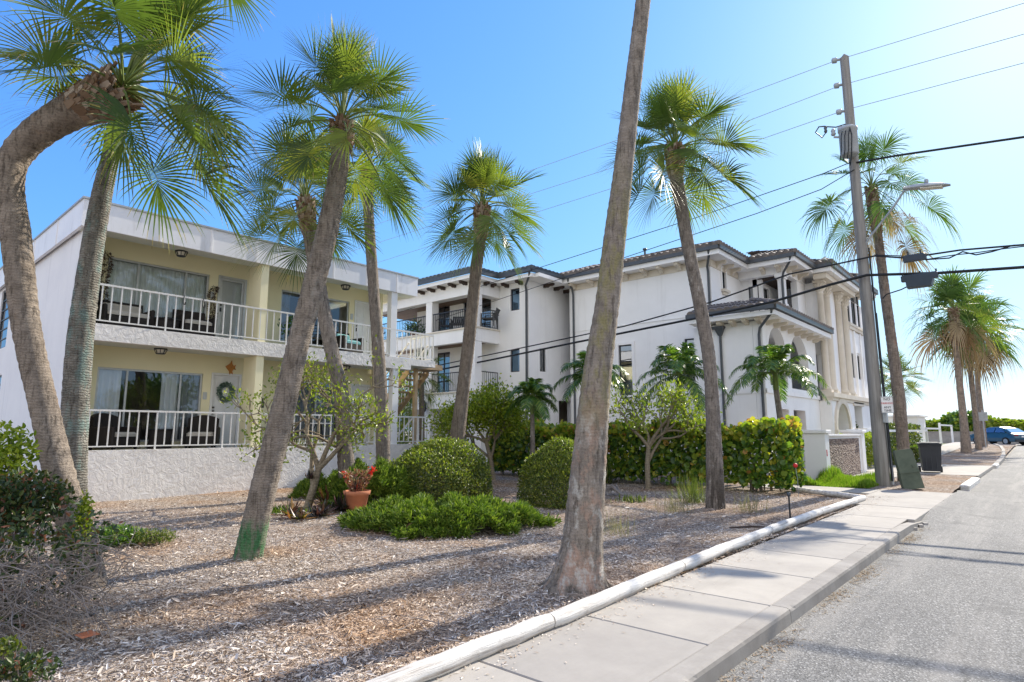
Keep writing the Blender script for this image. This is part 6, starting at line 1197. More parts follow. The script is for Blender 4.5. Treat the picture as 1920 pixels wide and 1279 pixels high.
sp = yp(1848, 830, 58.0); t = thing('street_sign', 'small plain street sign on a grey post beside the far trio of palms', 'sign', (sp[0],58.0,far(58)))
mb = MB(); mb.tube([(0,0,0),(0,0,2.75)], 0.04, 8); mesh('post', mb, M['steel'], t); mb = MB(); mb.bbox(-0.3,0.3,-0.035,-0.02,1.95,2.6,0.01); mesh('plate', mb, M['steel'], t)
# white post and rail fence on the far verge
t = thing('rail_fence', 'white post and rail fence in front of the clipped hedge along the far path', 'fence', (-6.8,44,0)); O = (-6.8,44,0)
ends = []
for (pxx, yt, yb_) in ((1696,806,850),(1738,802,842),(1763,793,833),(1785,797,826)):
    q = gp(pxx, yb_, 0.12); X = -6.9; Y = xp(pxx, (yt+yb_)/2, X)[1]; zt = xp(pxx, yt, X)[2]; ends.append((X, Y, zt)); mb = MB(); mb.box(X-0.08, X+0.08, Y-0.08, Y+0.08, -0.1, zt); mesh('post', mb, M['white'], t, O)
mb = MB(); e = [(ends[0][0], 31.0, ends[0][2])]+ends
for a, b in zip(e[:-1], e[1:]): zz = min(a[2], b[2]); mb.bar((a[0],a[1],zz-0.06), (b[0],b[1],zz-0.06), 0.10, 0.13)
mesh('rail', mb, M['white'], t, O)
mb = MB(); mb.box(-9.5,30,74,74.35,0.2,1.35); mb.box(-9.55,30,73.97,74.38,1.351,1.45); one('sea_wall', mb, M['kerb'], 'long low grey wall across the end of the road behind the car', 'wall', None, (0,74,0))
mb = MB(); mb.bbox(-11.5,-7.4,56,60,0,2.6,0.02); mb.box(-11.7,-7.2,55.8,60.2,2.601,2.72); one('beach_kiosk', mb, M['house'], 'low flat white shed behind the rail fence near the beach', 'shed', None, (-9,58,0))
# ------------------------------------------------------------ planting
_fh = np.array([-math.sin(YAW), math.cos(YAW), 0.0])
def depth(p): return float((np.asarray(p)-_C)@_fh)
def vp(x, y, D): d = _ray(x, y); return _C+d*(D/(d@_fh))      # point at horizontal distance D ahead
RV = _r
def path(pxs, D): return [vp(x, y, D) for x, y in pxs]
def radii(ws, D, k=0.80): return [w*0.5*D*k/FPX for w in ws]
UP = np.array([0,0,1.0]); PG = 'cabbage palms standing on the mulch bed'
def bed_palm(label, pxs, ws, D, ax, nf, Lp, Rb, seed, bark, **kw):
    P = path(pxs, D); b = P[0].copy(); b[2] = 0.0; P[0] = P[0].copy(); P[0][2] = -0.06
    return palm('cabbage_palm', label, b, P, radii(ws, D, kw.pop('k', 0.78)), P[-1], ax, nf, Lp, Rb, seed, bark, PG, **kw)
DA = depth(gp(165,1095))
bed_palm('nearest left palm with a strongly bent trunk and shaggy head at upper left', [(168,1095),(150,1020),(120,920),(82,760),(48,600),(28,430),(16,350),(24,300),(62,255),(125,214),(185,187),(225,168)], [66,60,56,52,52,56,58,60,66,74,88,80], DA, RV*0.42+UP*0.9, 30, 0.76, 0.72, 11, 'barkA', k=0.88, bootr=0.16, boots=0.55, hang=0.34, emin=-16,
         extra=[(RV*1.0+UP*0.12, 0.85, 0.74, 0.35, 0.6), (RV*0.8-UP*0.18-_fh*0.2, 0.78, 0.62, 0.4, 0.7), (RV*0.0-UP*0.55+_fh*0.2, 0.30, 0.62, 0.3, 0.5), (RV*1.0+UP*0.35+_fh*0.4, 0.8, 0.75, 0.4, 0.7), (-RV*0.9+UP*0.6, 0.7, 0.70, 0.3, 0.5), (-RV*0.8+UP*0.7-_fh*0.5, 0.7, 0.75, 0.4, 0.7), (RV*0.9+UP*0.15+_fh*0.6, 0.8, 0.66, 0.35, 0.6)], tip=0.45)
bed_palm('lichen covered palm trunk close behind the bent palm at the left balcony end', [(138,1040),(136,940),(140,800),(150,650),(168,500),(186,390),(208,290),(240,180),(270,70),(305,-130)], [60,54,52,50,46,42,36,33,32,32], 7.5, UP+RV*0.25, 20, 0.66, 0.66, 12, 'barkB', k=0.86, boots=0.4, bootr=0.13, emin=-12)
DC = depth(gp(465,1045))
bed_palm('leaning palm with green painted foot in front of the yellow building', [(463,1046),(478,985),(500,890),(530,770),(560,640),(590,530),(615,430),(633,335),(641,270),(641,236)], [66,60,58,56,52,52,52,48,46,40], DC, UP+RV*0.05, 40, 0.66, 0.62, 13, 'barkC', boots=0.38, bootr=0.12)
bed_palm('palm rising behind the terracotta pot and crossing the leaning trunk, with a fibrous brown head', [(660,940),(652,890),(645,820),(640,740),(622,660),(604,570),(588,480),(577,415),(573,380)], [44,42,36,34,34,34,34,34,36], 13.0, UP-RV*0.08, 38, 0.80, 0.80, 14, 'barkH', boots=0.75, bootr=0.16)
bed_palm('slim palm in front of the right end of the balcony railing', [(718,915),(717,800),(711,680),(702,560),(694,450),(690,380),(691,320)], [34,32,30,27,26,26,28], 15.7, UP, 34, 0.80, 0.76, 15, 'barkH', boots=0.6, bootr=0.16)
bed_palm('palm standing behind the big round bush in front of the middle house', [(852,915),(857,830),(867,745),(880,630),(892,510),(901,440),(904,395)], [40,36,32,30,29,30,32], 15.4, UP+RV*0.02, 38, 0.75, 1.0, 16, 'barkC2', boots=0.85, bootr=0.19) if False else None
M['barkP'] = mk_bark('palm_bark_plain', (0.30,0.255,0.21), (0.17,0.14,0.115), [((0.40,0.37,0.33),(8,8,3),0.63)])
bed_palm('palm standing behind the big round bush in front of the middle house', [(852,915),(857,830),(867,745),(880,630),(892,510),(901,440),(904,395)], [40,36,32,30,29,30,32], 15.4, UP+RV*0.02, 40, 0.80, 0.86, 16, 'barkP', boots=0.85, bootr=0.19)
DG = depth(gp(1085,1100))
bed_palm('big mottled palm trunk flaring at the foot beside the sidewalk, its crown above the photo', [(1082,1106),(1086,1075),(1092,1020),(1100,920),(1111,800),(1122,690),(1140,560),(1150,470),(1168,320),(1190,130),(1206,0),(1228,-200),(1250,-420)], [142,104,82,72,64,58,50,47,41,36,33,36,40], DG, UP+RV*0.05, 26, 0.55, 0.65, 17, 'barkG', k=0.92, boots=0.35, bootr=0.12, seg=220, n=40)
gr = np.random.RandomState(77); B = gp(1085,1100); tr = [o for o in bpy.data.objects if o.get('label', '').startswith('big mottled palm')][0]; mb = MB()
for q in range(90):      # fibrous roots spreading from the flared foot
    a = gr.uniform(0, 6.28); o = np.array([math.cos(a), math.sin(a), 0]); r1 = gr.uniform(0.30, 0.42); h = gr.uniform(0.04, 0.22); p = tr.location
    p0 = np.array([p[0], p[1], 0])+o*(0.27-0.25*h)+UP*h; mb.tube([p0-o*0.03+UP*0.05, p0, p0+o*0.05-UP*h*0.55, np.array([p[0], p[1], 0])+o*r1-UP*0.03], [0.012, 0.014, 0.012, 0.006], 5)
mesh('roots', mb, M['barkG'], tr, tuple(tr.location))
n = 900; X = gr.uniform(-12, -3.2, n); Y = gr.uniform(0, 14, n); k = gr.uniform(size=n) < np.clip((4.2/np.hypot(X, Y))**1.3, 0, 1); X, Y = X[k], Y[k]; mb = MB()
for x, y in zip(X, Y):      # twigs and frond bits lying on the chips
    a = gr.uniform(0, 6.28); L = gr.uniform(0.05, 0.22); d = np.array([math.cos(a), math.sin(a), 0])*L; c = np.array([x, y, 0.012+gr.uniform(0, 0.02)]); mb.tube([c-d, c+gr.normal(0, 0.012, 3), c+d+UP*gr.uniform(-0.005, 0.02)], [0.0025, gr.uniform(0.003, 0.0055), 0.0015], 4)
tag(mesh('bed_litter', mb, M['twig']), 'small twigs and frond bits scattered over the wood chips', 'twigs', None, 'stuff')
DH = depth(gp(1342,950))
bed_palm('palm with a swaying dark trunk at the right end of the sea grape hedge', [(1342,954),(1341,900),(1337,790),(1330,680),(1314,580),(1294,480),(1278,390),(1268,330),(1265,285)], [46,40,34,31,31,31,31,34,38], DH, UP-RV*0.02, 42, 0.82, 0.84, 18, 'barkH', boots=0.6, bootr=0.18)
# street palms
def street_palm(label, pxs, ws, D, nf, Lp, Rb, seed, z0=0.0, **kw):
    P = path(pxs, D); b = P[0].copy(); b[2] = z0; P[0] = P[0].copy(); P[0][2] = z0-0.1
    return palm('fan_palm', label, b, P, radii(ws, D, kw.pop('k', 0.66)), P[-1], UP, nf, Lp, Rb, seed, 'barkW', 'fan palms along the street', mat='frondW', **kw)
DI = depth(gp(1695,901))
street_palm('scraggly fan palm right behind the wooden utility pole', [(1697,902),(1692,820),(1685,740),(1672,640),(1658,540),(1647,450),(1638,392),(1634,355)], [44,36,36,32,30,28,30,28], DI, 24, 1.15, 0.95, 21, k=0.56, boots=1.6, bootr=0.16, dead=4, hang=0.9, emin=-55, droop=0.55, skirt=(4,0.3))
street_palm('nearest of the three far palms beyond the bin', [(1812,852),(1806,780),(1797,700),(1791,630),(1788,585)], [26,19,16,16,18], depth(gp(1812,852)), 30, 1.3, 1.75, 22, boots=2.4, bootr=0.36, dead=3, skirt=(6,0.8), hang=0.8, emin=-45, nseg=30, fib=False)
street_palm('middle of the three far palms beyond the bin', [(1836,845),(1829,780),(1821,710),(1818,660),(1822,622)], [17,14,13,14,15], depth(gp(1836,845,0.15)), 26, 1.3, 1.8, 23, far(55), boots=2.4, bootr=0.4, dead=4, skirt=(6,0.9), hang=0.8, emin=-45, nseg=26, fib=False)
street_palm('farthest of the three far palms, beside the small street sign', [(1846,842),(1840,780),(1833,710),(1834,660),(1838,618)], [16,14,13,13,14], 47.5, 26, 1.3, 1.7, 24, far(59), boots=2.2, bootr=0.38, dead=3, skirt=(5,0.9), hang=0.8, emin=-45, nseg=26, fib=False)
b = vp(1685, 850, 42); pt = vp(1683, 712, 42)
palm('fan_palm', 'dark green fan palm far behind the utility pole by the end of the white house', (b[0],b[1],0), [(b[0],b[1],-0.1),(b[0],b[1],2.0),tuple(pt)], [0.2,0.18,0.18], pt, UP, 26, 0.9, 1.0, 25, 'barkW', 'fan palms along the street', nseg=26, fib=False, boots=0.8)
b = yp(792, 770, 16.2); pt = yp(790, 705, 16.2)
palm('fan_palm', 'small fan palm with hanging leaves under the wooden stair landing', (b[0],16.2,0), [(b[0],16.2,-0.1),(b[0],16.2,1.5),tuple(pt)], [0.12,0.11,0.11], pt, UP, 20, 0.55, 0.62, 26, 'barkP', None, boots=0.3, bootr=0.12, emin=-60, hang=1.0, tip=0.4)
# feather palms by the hedge
FG = 'feather palms behind the sea grape hedge'
def fpalm(label, cx, cy, bx, D, nf, Lf, seed, r=0.10, **kw):
    p = vp(cx, cy, D); b = vp(bx, 850, D); feather_palm('feather_palm', label, (b[0],b[1],0), tuple(p), [r*1.5,r,r*0.85], nf, Lf, seed, FG, **kw)
fpalm('full feather palm with a green crownshaft in front of the arched porch', 1455, 728, 1470, 19.6, 22, 1.9, 31, emin=-8)
fpalm('feather palm behind the slanted palm trunk at the white house wall', 1274, 730, 1297, 19.2, 20, 1.75, 32, r=0.085)
fpalm('feather palm half hidden behind the big mottled trunk', 1112, 735, 1120, 17.6, 17, 1.35, 33, r=0.08)
fpalm('small dark feather palm at the corner of the middle house', 998, 775, 994, 17.4, 15, 0.95, 34, r=0.07, ll=0.30)
# clipped hedge of sea grape
def box_hedge(name, label, x0, x1, y0, y1, h, n, ls, mats, seed, kind='round', z0=0.0, amp=0.10, stems=40, cat='hedge', topfrac=0.84):
    g = np.random.RandomState(seed); c = np.array([(x0+x1)/2, (y0+y1)/2, z0]); t = thing(name, label, cat, tuple(c)); hx, hy = (x1-x0)/2, (y1-y0)/2
    P = np.stack([g.uniform(-1, 1, n), g.uniform(-1, 1, n), g.uniform(0.10, 1, n)], 1); f = g.randint(0, 4, n)
    P[f == 0, 1] = -1+np.abs(g.normal(0, 0.14, (f == 0).sum())); P[f == 1, 2] = 1-np.abs(g.normal(0, 0.09, (f == 1).sum())); k = (f == 2); P[k, 0] = np.sign(P[k, 0])*(1-np.abs(g.normal(0, 0.02, k.sum()))*1.0/hx*2); 
    W = P*[hx, hy, h]; wob = 1+amp*(np.sin(W[:, 0]*2.3+seed)+0.7*np.sin(W[:, 0]*5.1+W[:, 1]*3)+0.5*np.sin(W[:, 0]*9.7))/1.6
    W[:, 2] *= np.where(P[:, 2] > 0.5, 1+(wob-1)*0.75, 1); W[:, 1] *= 1+(wob-1)*1.2; W += g.normal(0, 0.04, W.shape); W[:, 2] = np.clip(W[:, 2], 0.05, None)
    out = np.stack([0.5*np.sign(P[:, 0])*(np.abs(P[:, 0]) > 0.95), P[:, 1]*1.0, np.where(P[:, 2] > 0.85, 1.2, 0.4)], 1); N = out+g.normal(0, 0.5, W.shape); D = rdir(n, g)+[0,0,0.35]+out*0.4; W = W+c
    top = ((P[:, 2] > topfrac) & (g.uniform(size=n) < 0.85)) | (g.uniform(size=n) < 0.16) if mats[1] else np.zeros(n, bool); L = ls*g.uniform(0.65, 1.2, n)
    V, F = leaf_arrays(W[~top], D[~top], N[~top], L[~top], L[~top]*(0.95 if kind == 'round' else 0.5), kind); npmesh('foliage', V, F, M[mats[0]], t, False, c)
    if mats[1]: V, F = leaf_arrays(W[top], D[top]+[0,0,0.5], N[top], L[top], L[top]*0.95, kind); npmesh('new_foliage', V, F, M[mats[1]], t, False, c)
    mb = MB()
    for q in range(stems):
        x = g.uniform(x0+0.15, x1-0.15); y = g.uniform(y0+0.2, y1-0.2); mb.tube([(x,y,z0-0.05),(x+g.normal(0,0.1),y+g.normal(0,0.1),z0+h*0.45),(x+g.normal(0,0.25),y+g.normal(0,0.2),z0+h*0.85)], [0.022,0.016,0.007], 6)
    mesh('stems', mb, M['twig'], t, c); return t
box_hedge('sea_grape_hedge', 'long clipped sea grape hedge with round leaves and yellow orange new growth on top', -14.8, -4.95, 15.75, 17.1, 1.62, 13000, 0.155, ('seagrape','seatop'), 41, amp=0.12, stems=70)
dome_bush('round_bush', 'big clipped round bush behind the juniper mound', 'shrub', gp(818,934), 1.42, 1.35, 1.02, 26000, 0.052, 'boxwood', 42, group='clipped round bushes', cut=-0.4, amp=0.075, new='limeleaf')
dome_bush('round_bush', 'tall clipped round bush left of the big mottled trunk', 'shrub', gp(1050,944), 0.95, 0.92, 1.02, 19000, 0.050, 'boxwood', 43, group='clipped round bushes', cut=-0.5, amp=0.075, new='limeleaf')
c = gp(832, 985); tuft_cover('juniper_mound', 'low spreading bright green juniper mound in the middle of the mulch bed', 'shrub', c, 1.62, 1.05, 0.36, 2600, 0.10, 'juniper', 44, rot=YAW)
c = gp(700, 945); tuft_cover('juniper_mound', 'taller green juniper between the terracotta pot and the big round bush', 'shrub', c, 1.0, 0.7, 0.75, 1500, 0.10, 'juniper', 45, rot=YAW)
c = gp(618, 930); tuft_cover('juniper_mound', 'dark green juniper behind the bare branched shrub', 'shrub', c, 0.8, 0.6, 0.45, 900, 0.10, 'juniper', 46, rot=YAW)
# small shrub trees
b = gp(577, 948)
branch_tree('frangipani_shrub', 'sparse shrub with pale forked trunk and few lime leaves, left of the terracotta pot', 'small tree', (b[0],b[1],-0.05), [], 0, 1, 0.1, 1, 0.1, 'limeleaf', 1) if False else None
def fork_tree(label, px0, trunk_px, stems, D, leafn, ls, seed, prob, depth_, w0, sp=0.5, clr=0.13, kind='oval', mat='limeleaf', shrink=0.74):
    B = vp(*px0, D); B[2] = -0.04; rng = np.random.RandomState(seed); T = thing('shrub_tree', label, 'small tree', tuple(B)); mb = MB(); tips = []
    P = [B]+[vp(x, y, D)+_fh*rng.normal(0, 0.05) for x, y in trunk_px]; mb.tube(P, [w0*(1-0.3*i/len(P)) for i in range(len(P))], 10)
    def grow(p, d, L, r, k):
        d1 = unit(d+rng.normal(0, 0.22, 3)); q = p+d*L*0.5; e = q+d1*L*0.5; mb.tube([p, q, e], [r, r*0.85, r*0.70], 8 if r > 0.02 else 5, False)
        if k <= 1: tips.append((e, d1, k)); tips.append((q, d1, 2))
        if k == 0: return
        for _ in range(3 if rng.uniform() < 0.5 else 2): grow(e, unit(d1+rng.normal(0, sp, 3)+UP*0.16), L*shrink*rng.uniform(0.8, 1.2), r*0.66, k-1)
    for (i, dx, dy, dz, L) in stems: grow(P[i], unit(RV*dx+_fh*dy+UP*dz), L, w0*0.66, depth_)
    mesh('trunk', mb, M['branch'], T, B); Q, Dd = [], []
    for e, d, k in tips:
        if rng.uniform() > prob: continue
        for _ in range(leafn if k == 0 else leafn//3): Q.append(e+rng.normal(0, clr, 3)); Dd.append(d*0.6+rng.normal(0, 0.7, 3)+[0,0,0.3])
    Q, Dd = np.array(Q), np.array(Dd); m = len(Q); V, F = leaf_arrays(Q, Dd, rdir(m, rng)*0.8+[0,0,0.7], ls*rng.uniform(0.65, 1.25, m), ls*0.46, kind); npmesh('crown', V, F, M[mat], T, False, B); return T
fork_tree('sparse shrub tree with pale forked trunk and few lime leaves, left of the terracotta pot', (577,948), [(588,915),(597,880)], [(2,-0.35,0.0,1,0.75),(2,0.35,0.1,1,0.8),(2,0.9,-0.1,0.9,0.75),(1,-0.25,0.35,0.9,0.8)], depth(gp(577,948)), 13, 0.085, 51, 0.62, 4, 0.085, 0.62, 0.11)
fork_tree('full lime green shrub tree in front of the middle house', (926,898), [(920,860),(912,830)], [(2,-0.6,0,0.9,0.5),(2,0.1,0.2,1,0.55),(2,0.5,0,0.7,0.5),(1,-0.9,0.3,0.7,0.7),(1,0.3,-0.3,1,0.6),(2,-0.9,-0.2,0.5,0.6)], depth(gp(926,900)), 24, 0.11, 52, 0.95, 4, 0.075, 0.55, 0.18, mat='brightleaf')
fork_tree('lime green umbrella shaped shrub tree in front of the sea grape hedge', (1215,916), [(1214,870),(1217,838)], [(2,-0.7,0,0.9,0.62),(2,0.1,0.2,1,0.55),(2,0.75,0,0.8,0.65),(2,0.5,-0.3,1,0.6),(1,0.5,0.2,0.9,0.8)], depth(gp(1215,916)), 21, 0.10, 53, 0.95, 3, 0.075, 0.5, 0.16)
# terracotta pot
b = gp(668, 957); t = thing('terracotta_pot', 'terracotta pot with red stemmed plants and red flowers on the mulch', 'flower pot', (b[0],b[1],-0.02)); mb = MB(); mb.lathe([(0.15,0),(0.17,0.02),(0.225,0.31),(0.25,0.315),(0.262,0.39),(0.24,0.395),(0.225,0.36),(0.1,0.35)], (0,0,0), 28); mesh('pot', mb, M['terra'], t)
g = np.random.RandomState(61); n = 420; a = g.uniform(0, 6.28, n); h = g.uniform(0, 1, n); rr = 0.09+0.24*h*np.sqrt(g.uniform(0, 1, n)); P = np.stack([rr*np.cos(a), rr*np.sin(a), 0.36+0.40*h], 1)
V, F = leaf_arrays(P, np.stack([np.cos(a)*0.6, np.sin(a)*0.6, 0.8+0*a], 1)+g.normal(0, 0.4, (n, 3)), rdir(n, g), 0.075, 0.03); npmesh('foliage', V, F, M['potplant'], t); mb = MB()
for k in range(46): mb.tube([(0.5*P[k][0]*0.5,0.5*P[k][1]*0.5,0.33), tuple(P[k]*[0.7,0.7,0.9]), tuple(P[k])], 0.008, 5)
mesh('stems', mb, M['darkwood'], t); Q = []
for (dx, dz) in ((0.30,0.80),(0.26,0.74),(-0.27,0.72),(-0.2,0.66),(0.0,0.40),(0.05,0.45)): Q += [RV*dx+UP*dz+g.normal(0, 0.022, 3) for _ in range(26)]
Q = np.array(Q); V, F = leaf_arrays(Q, rdir(len(Q), g), rdir(len(Q), g), 0.04, 0.03, 'round'); npmesh('flowers', V, F, M['redflower'], t)
BG = 'bromeliads round the pale forked trunk'
for i, (x, y, n, L, W, mt, l) in enumerate(((612,948,70,0.45,0.05,'bromeliad','orange and maroon bromeliad rosette between the forked trunk and the pot'),(640,958,90,0.36,0.045,'darkbrom','dark bromeliad clump at the foot of the terracotta pot'),(545,968,60,0.34,0.045,'bromeliad','pink striped bromeliad at the left of the forked trunk'),(562,975,60,0.26,0.04,'bromeliad','small orange bromeliad in front of the forked trunk'),(600,968,80,0.30,0.045,'darkbrom','dark leaved bromeliad right of the forked trunk'))):
    c = gp(x, y); blade_tuft('bromeliad', l, 'plant', c, n, L, W, mt, 70+i, 0.05, BG, 1.75, 'oval')
c = vp(581, 898, depth(gp(577,948))-0.1); blade_tuft('bromeliad', 'small maroon bromeliad growing on the pale forked trunk', 'plant', c, 26, 0.2, 0.03, 'darkbrom', 79, 0.02, BG, 0.9)
def leaf_cloud(name, label, c, rx, ry, rz, n, ls, mat, seed, lift=0.0, asp=0.5):
    g = np.random.RandomState(seed); c = np.array(c, float); t = thing(name, label, 'shrub', (c[0],c[1],0)); o = (c[0],c[1],0); d = rdir(n, g)*(g.uniform(0, 1, n)**0.4)[:, None]; P = c+RV*d[:, :1]*rx+_fh*d[:, 1:2]*ry+UP*d[:, 2:3]*rz; P[:, 2] = np.maximum(P[:, 2], 0.02)
    V, F = leaf_arrays(P, rdir(n, g)+[0,0,0.4], rdir(n, g)+[0,0,0.5], ls*g.uniform(0.6, 1.3, n), ls*asp); npmesh('foliage', V, F, M[mat], t, False, o); mb = MB()
    for q in range(14): e = P[g.randint(n)]; mb.tube([(c[0]+g.normal(0,0.04),c[1]+g.normal(0,0.04),-0.02), tuple((e+np.array(o))/2+g.normal(0,0.03,3)), tuple(e)], [0.009,0.007,0.003], 5)
    mesh('stems', mb, M['twig'], t, o); return t
# low weeds and tufts
for i, (x, y, n, L, W, mt, sp, l) in enumerate(((1296,942,260,0.62,0.009,'weed',0.16,'tall yellow green weed left of the dark palm foot'),(1410,958,120,0.42,0.007,'dryweed',0.16,'thin dry weed right of the dark palm foot'),(1262,958,120,0.34,0.007,'dryweed',0.18,'grey dry weed near the yellow green weed'),(1185,940,90,0.16,0.03,'weed',0.18,'small green weed patch behind the big trunk'),(1150,1000,110,0.34,0.006,'dryweed',0.16,'wispy dry weed right of the big mottled trunk'),(1135,905,60,0.75,0.03,'weed',0.08,'bright strappy plant peeking out right of the big mottled trunk'),(525,958,240,0.12,0.03,'juniper',0.2,'tiny green ground cover left of the bromeliads'))):
    c = gp(x, y); c[2] = -0.02; blade_tuft('weed_clump', l, 'weed', c, n, L, W, mt, 90+i, sp, 'weeds on the mulch', 0.9)
leaf_cloud('weed_clump', 'patch of low green weeds by the left shrub in front of the textured wall', vp(215,1008,depth(gp(215,1018))), 0.42, 0.3, 0.16, 1500, 0.06, 'pinnate', 95, asp=0.4)
leaf_cloud('weed_clump', 'lower yellowish weeds at the right of the left weed patch', vp(285,1008,depth(gp(285,1016))), 0.34, 0.25, 0.11, 800, 0.05, 'weed', 96, asp=0.35)
# lawn in front of the stone panel
n = 26000; X = rs.uniform(-5.45, -3.75, n); Y = rs.uniform(18.7, 22.9, n); k = ((X+Y*0.0 > -5.45) & (Y < 22.9-0.9*np.maximum(0, X+4.3))); X, Y = X[k], Y[k]; n = len(X); a = rs.uniform(0, 6.28, n)
hh = 0.20*(0.7+0.5*np.sin(X*3+Y*2))*(1+0.8*(X < -5.0)); V, F = leaf_arrays(np.stack([X, Y, -0.03+0*X], 1), np.stack([np.cos(a)*0.45, np.sin(a)*0.45, 1+0*a], 1), np.stack([np.cos(a), np.sin(a), 0.5+0*a], 1), hh*rs.uniform(0.5, 1.2, n), 0.012, 'blade'); tag(npmesh('lawn_grass', V, F, M['grass']), 'bright green grass below the brown stone panel', 'grass', None, 'stuff')
n = 9000; X = rs.uniform(-7.4, -6.65, n); Y = rs.uniform(34.3, 58, n); a = rs.uniform(0, 6.28, n); V, F = leaf_arrays(np.stack([X, Y, np.vectorize(far)(Y)-0.03], 1), np.stack([np.cos(a)*0.6, np.sin(a)*0.6, 1+0*a], 1), np.stack([np.cos(a), np.sin(a), 0.5+0*a], 1), 0.34, 0.035, 'blade'); tag(npmesh('verge_grass', V, F, M['grass']), 'long grass along the far path under the white fence', 'grass', None, 'stuff')
box_hedge('clipped_hedge', 'clipped green hedge behind the white post and rail fence', -8.4, -7.3, 33, 56, 1.75, 6500, 0.22, ('boxwood', None), 101, 'oval', 0.1, 0.04, 20)
box_hedge('clipped_hedge', 'short lime green hedge between the stone panel wall and the utility pole', -6.6, -5.4, 28.6, 31.5, 1.3, 3600, 0.12, ('limeleaf', None), 102, 'oval', 0.0, 0.08, 14)
dome_bush('variegated_shrub', 'small pale variegated shrub between the pole and the street palm', 'shrub', gp(1684,872), 0.45, 0.45, 0.5, 900, 0.11, 'weed', 103, stems=False)
dome_bush('variegated_shrub', 'pale green shrub just left of the dark bin', 'shrub', gp(1716,866), 0.5, 0.5, 0.55, 1000, 0.12, 'weed', 104, stems=False)
for i, (x, rx, rz, l) in enumerate(((1748,3.0,2.0,'leafy sea grape bush beyond the wall, left of the far palms'),(1800,2.6,2.9,'tallest sea grape bush beyond the wall, behind the far palms'),(1842,2.6,2.6,'sea grape bush beyond the wall behind the street sign'),(1878,2.6,2.2,'sea grape bush beyond the wall above the car roof'),(1915,2.6,2.1,'sea grape bush at the right edge above the car bonnet'))):
    c = yp(x, 800, 78.0); dome_bush('sea_grape_bush', l, 'shrub', (c[0],78.0,0.4), rx, 2.0, rz*0.74, 2200, 0.36, 'seagrape' if i in (1,) else 'limeleaf', 110+i, 'round', 0.14, 2.2, 'bushes beyond the sea wall', 0.0, stems=False, aspect=0.9)
# tall green clump behind the stair landing
for i, (x, y) in enumerate(((752,690),)):
    c = yp(x, y, 17.4+i*0.6); dome_bush('areca_clump', ('tall yellow green clump seen through the upper landing railing','darker clump behind the wooden stair post')[i], 'shrub', (c[0],17.4+i*0.6,0), 0.75, 0.7, (3.75,2.4)[i], 4200, 0.16, ('brightleaf','boxwood')[i], 120+i, aspect=0.22, cut=-0.2, up=1.0)
dome_bush('lime_shrub', 'lime green shrub seen through the lower right railing', 'shrub', tuple(list(yp(757,800,15.0)[:2])+[0]), 0.4, 0.4, 1.5, 420, 0.12, 'limeleaf', 123, stems=True)
# shrubs at the near left corner
g = np.random.RandomState(200); c0 = vp(8, 1120, 4.55); c0[2] = 0.0; t = thing('tangled_shrub', 'tangled half bare shrub with dark leaves and grey twigs in the lower left corner', 'shrub', tuple(c0)); mb = MB(); tipsP, tipsD = [], []
for q in range(760):
    s = c0+RV*g.uniform(-0.75, 0.42)+_fh*g.uniform(-0.3, 0.75)+UP*g.uniform(0.0, 0.55); d = unit(RV*g.normal(0.35, 0.6)+_fh*g.normal(-0.15, 0.5)+UP*g.uniform(0.1, 1.0)); L = g.uniform(0.3, 0.85); pts = [s+d*L*u-UP*L*0.55*u*u+g.normal(0, 0.02, 3) for u in np.linspace(0, 1, 7)]
    for p in pts: p[2] = max(p[2], 0.015)
    r = g.uniform(0.002, 0.0055); mb.tube(pts, [r*(1-0.7*u) for u in np.linspace(0, 1, 7)], 5, False); tipsP.append(pts[-1]); tipsD.append(d)
mesh('twigs', mb, M['twig'], t, c0)
n = 2400; a = rdir(n, g); P = c0+RV*(-0.18)+_fh*0.35+UP*0.48+(RV*a[:, :1]*0.62+_fh*a[:, 1:2]*0.6+UP*a[:, 2:3]*0.50)*(g.uniform(0.45, 1.0, n)*(1+0.18*np.sin(a[:, 0]*7+a[:, 2]*5)))[:, None]; P = P[(P[:, 2] > 0.02) & ((P[:, 2] > 0.55) | (g.uniform(size=n) < 0.28))]; n = len(P); V, F = leaf_arrays(P, rdir(n, g)+[0,0,0.2], rdir(n, g)+[0,0,0.4], 0.055*g.uniform(0.6, 1.3, n), 0.026); npmesh('foliage', V, F, M['darkleaf'], t, False, c0)
leaf_cloud('leafy_shrub', 'bright yellow green shrub at the left edge below the white side wall', vp(2,862,5.6), 0.26, 0.3, 0.34, 1500, 0.055, 'brightleaf', 201)
leaf_cloud('leafy_shrub', 'dark green shrub at the left edge under the bright one', vp(30,940,5.3), 0.40, 0.4, 0.26, 2200, 0.055, 'darkleaf', 205)
leaf_cloud('leafy_shrub', 'narrow bright lime shoot climbing in front of the lichen covered trunk foot', vp(156,985,5.7), 0.055, 0.1, 0.30, 520, 0.045, 'brightleaf', 202)
leaf_cloud('leafy_shrub', 'low green sprout at the bottom left corner', vp(8,1215,3.7), 0.08, 0.10, 0.05, 160, 0.035, 'boxwood', 203); pass
leaf_cloud('leafy_shrub', 'dark low leaves at the very bottom left of the bed', vp(40,1255,3.5), 0.20, 0.15, 0.06, 380, 0.04, 'darkleaf', 206)
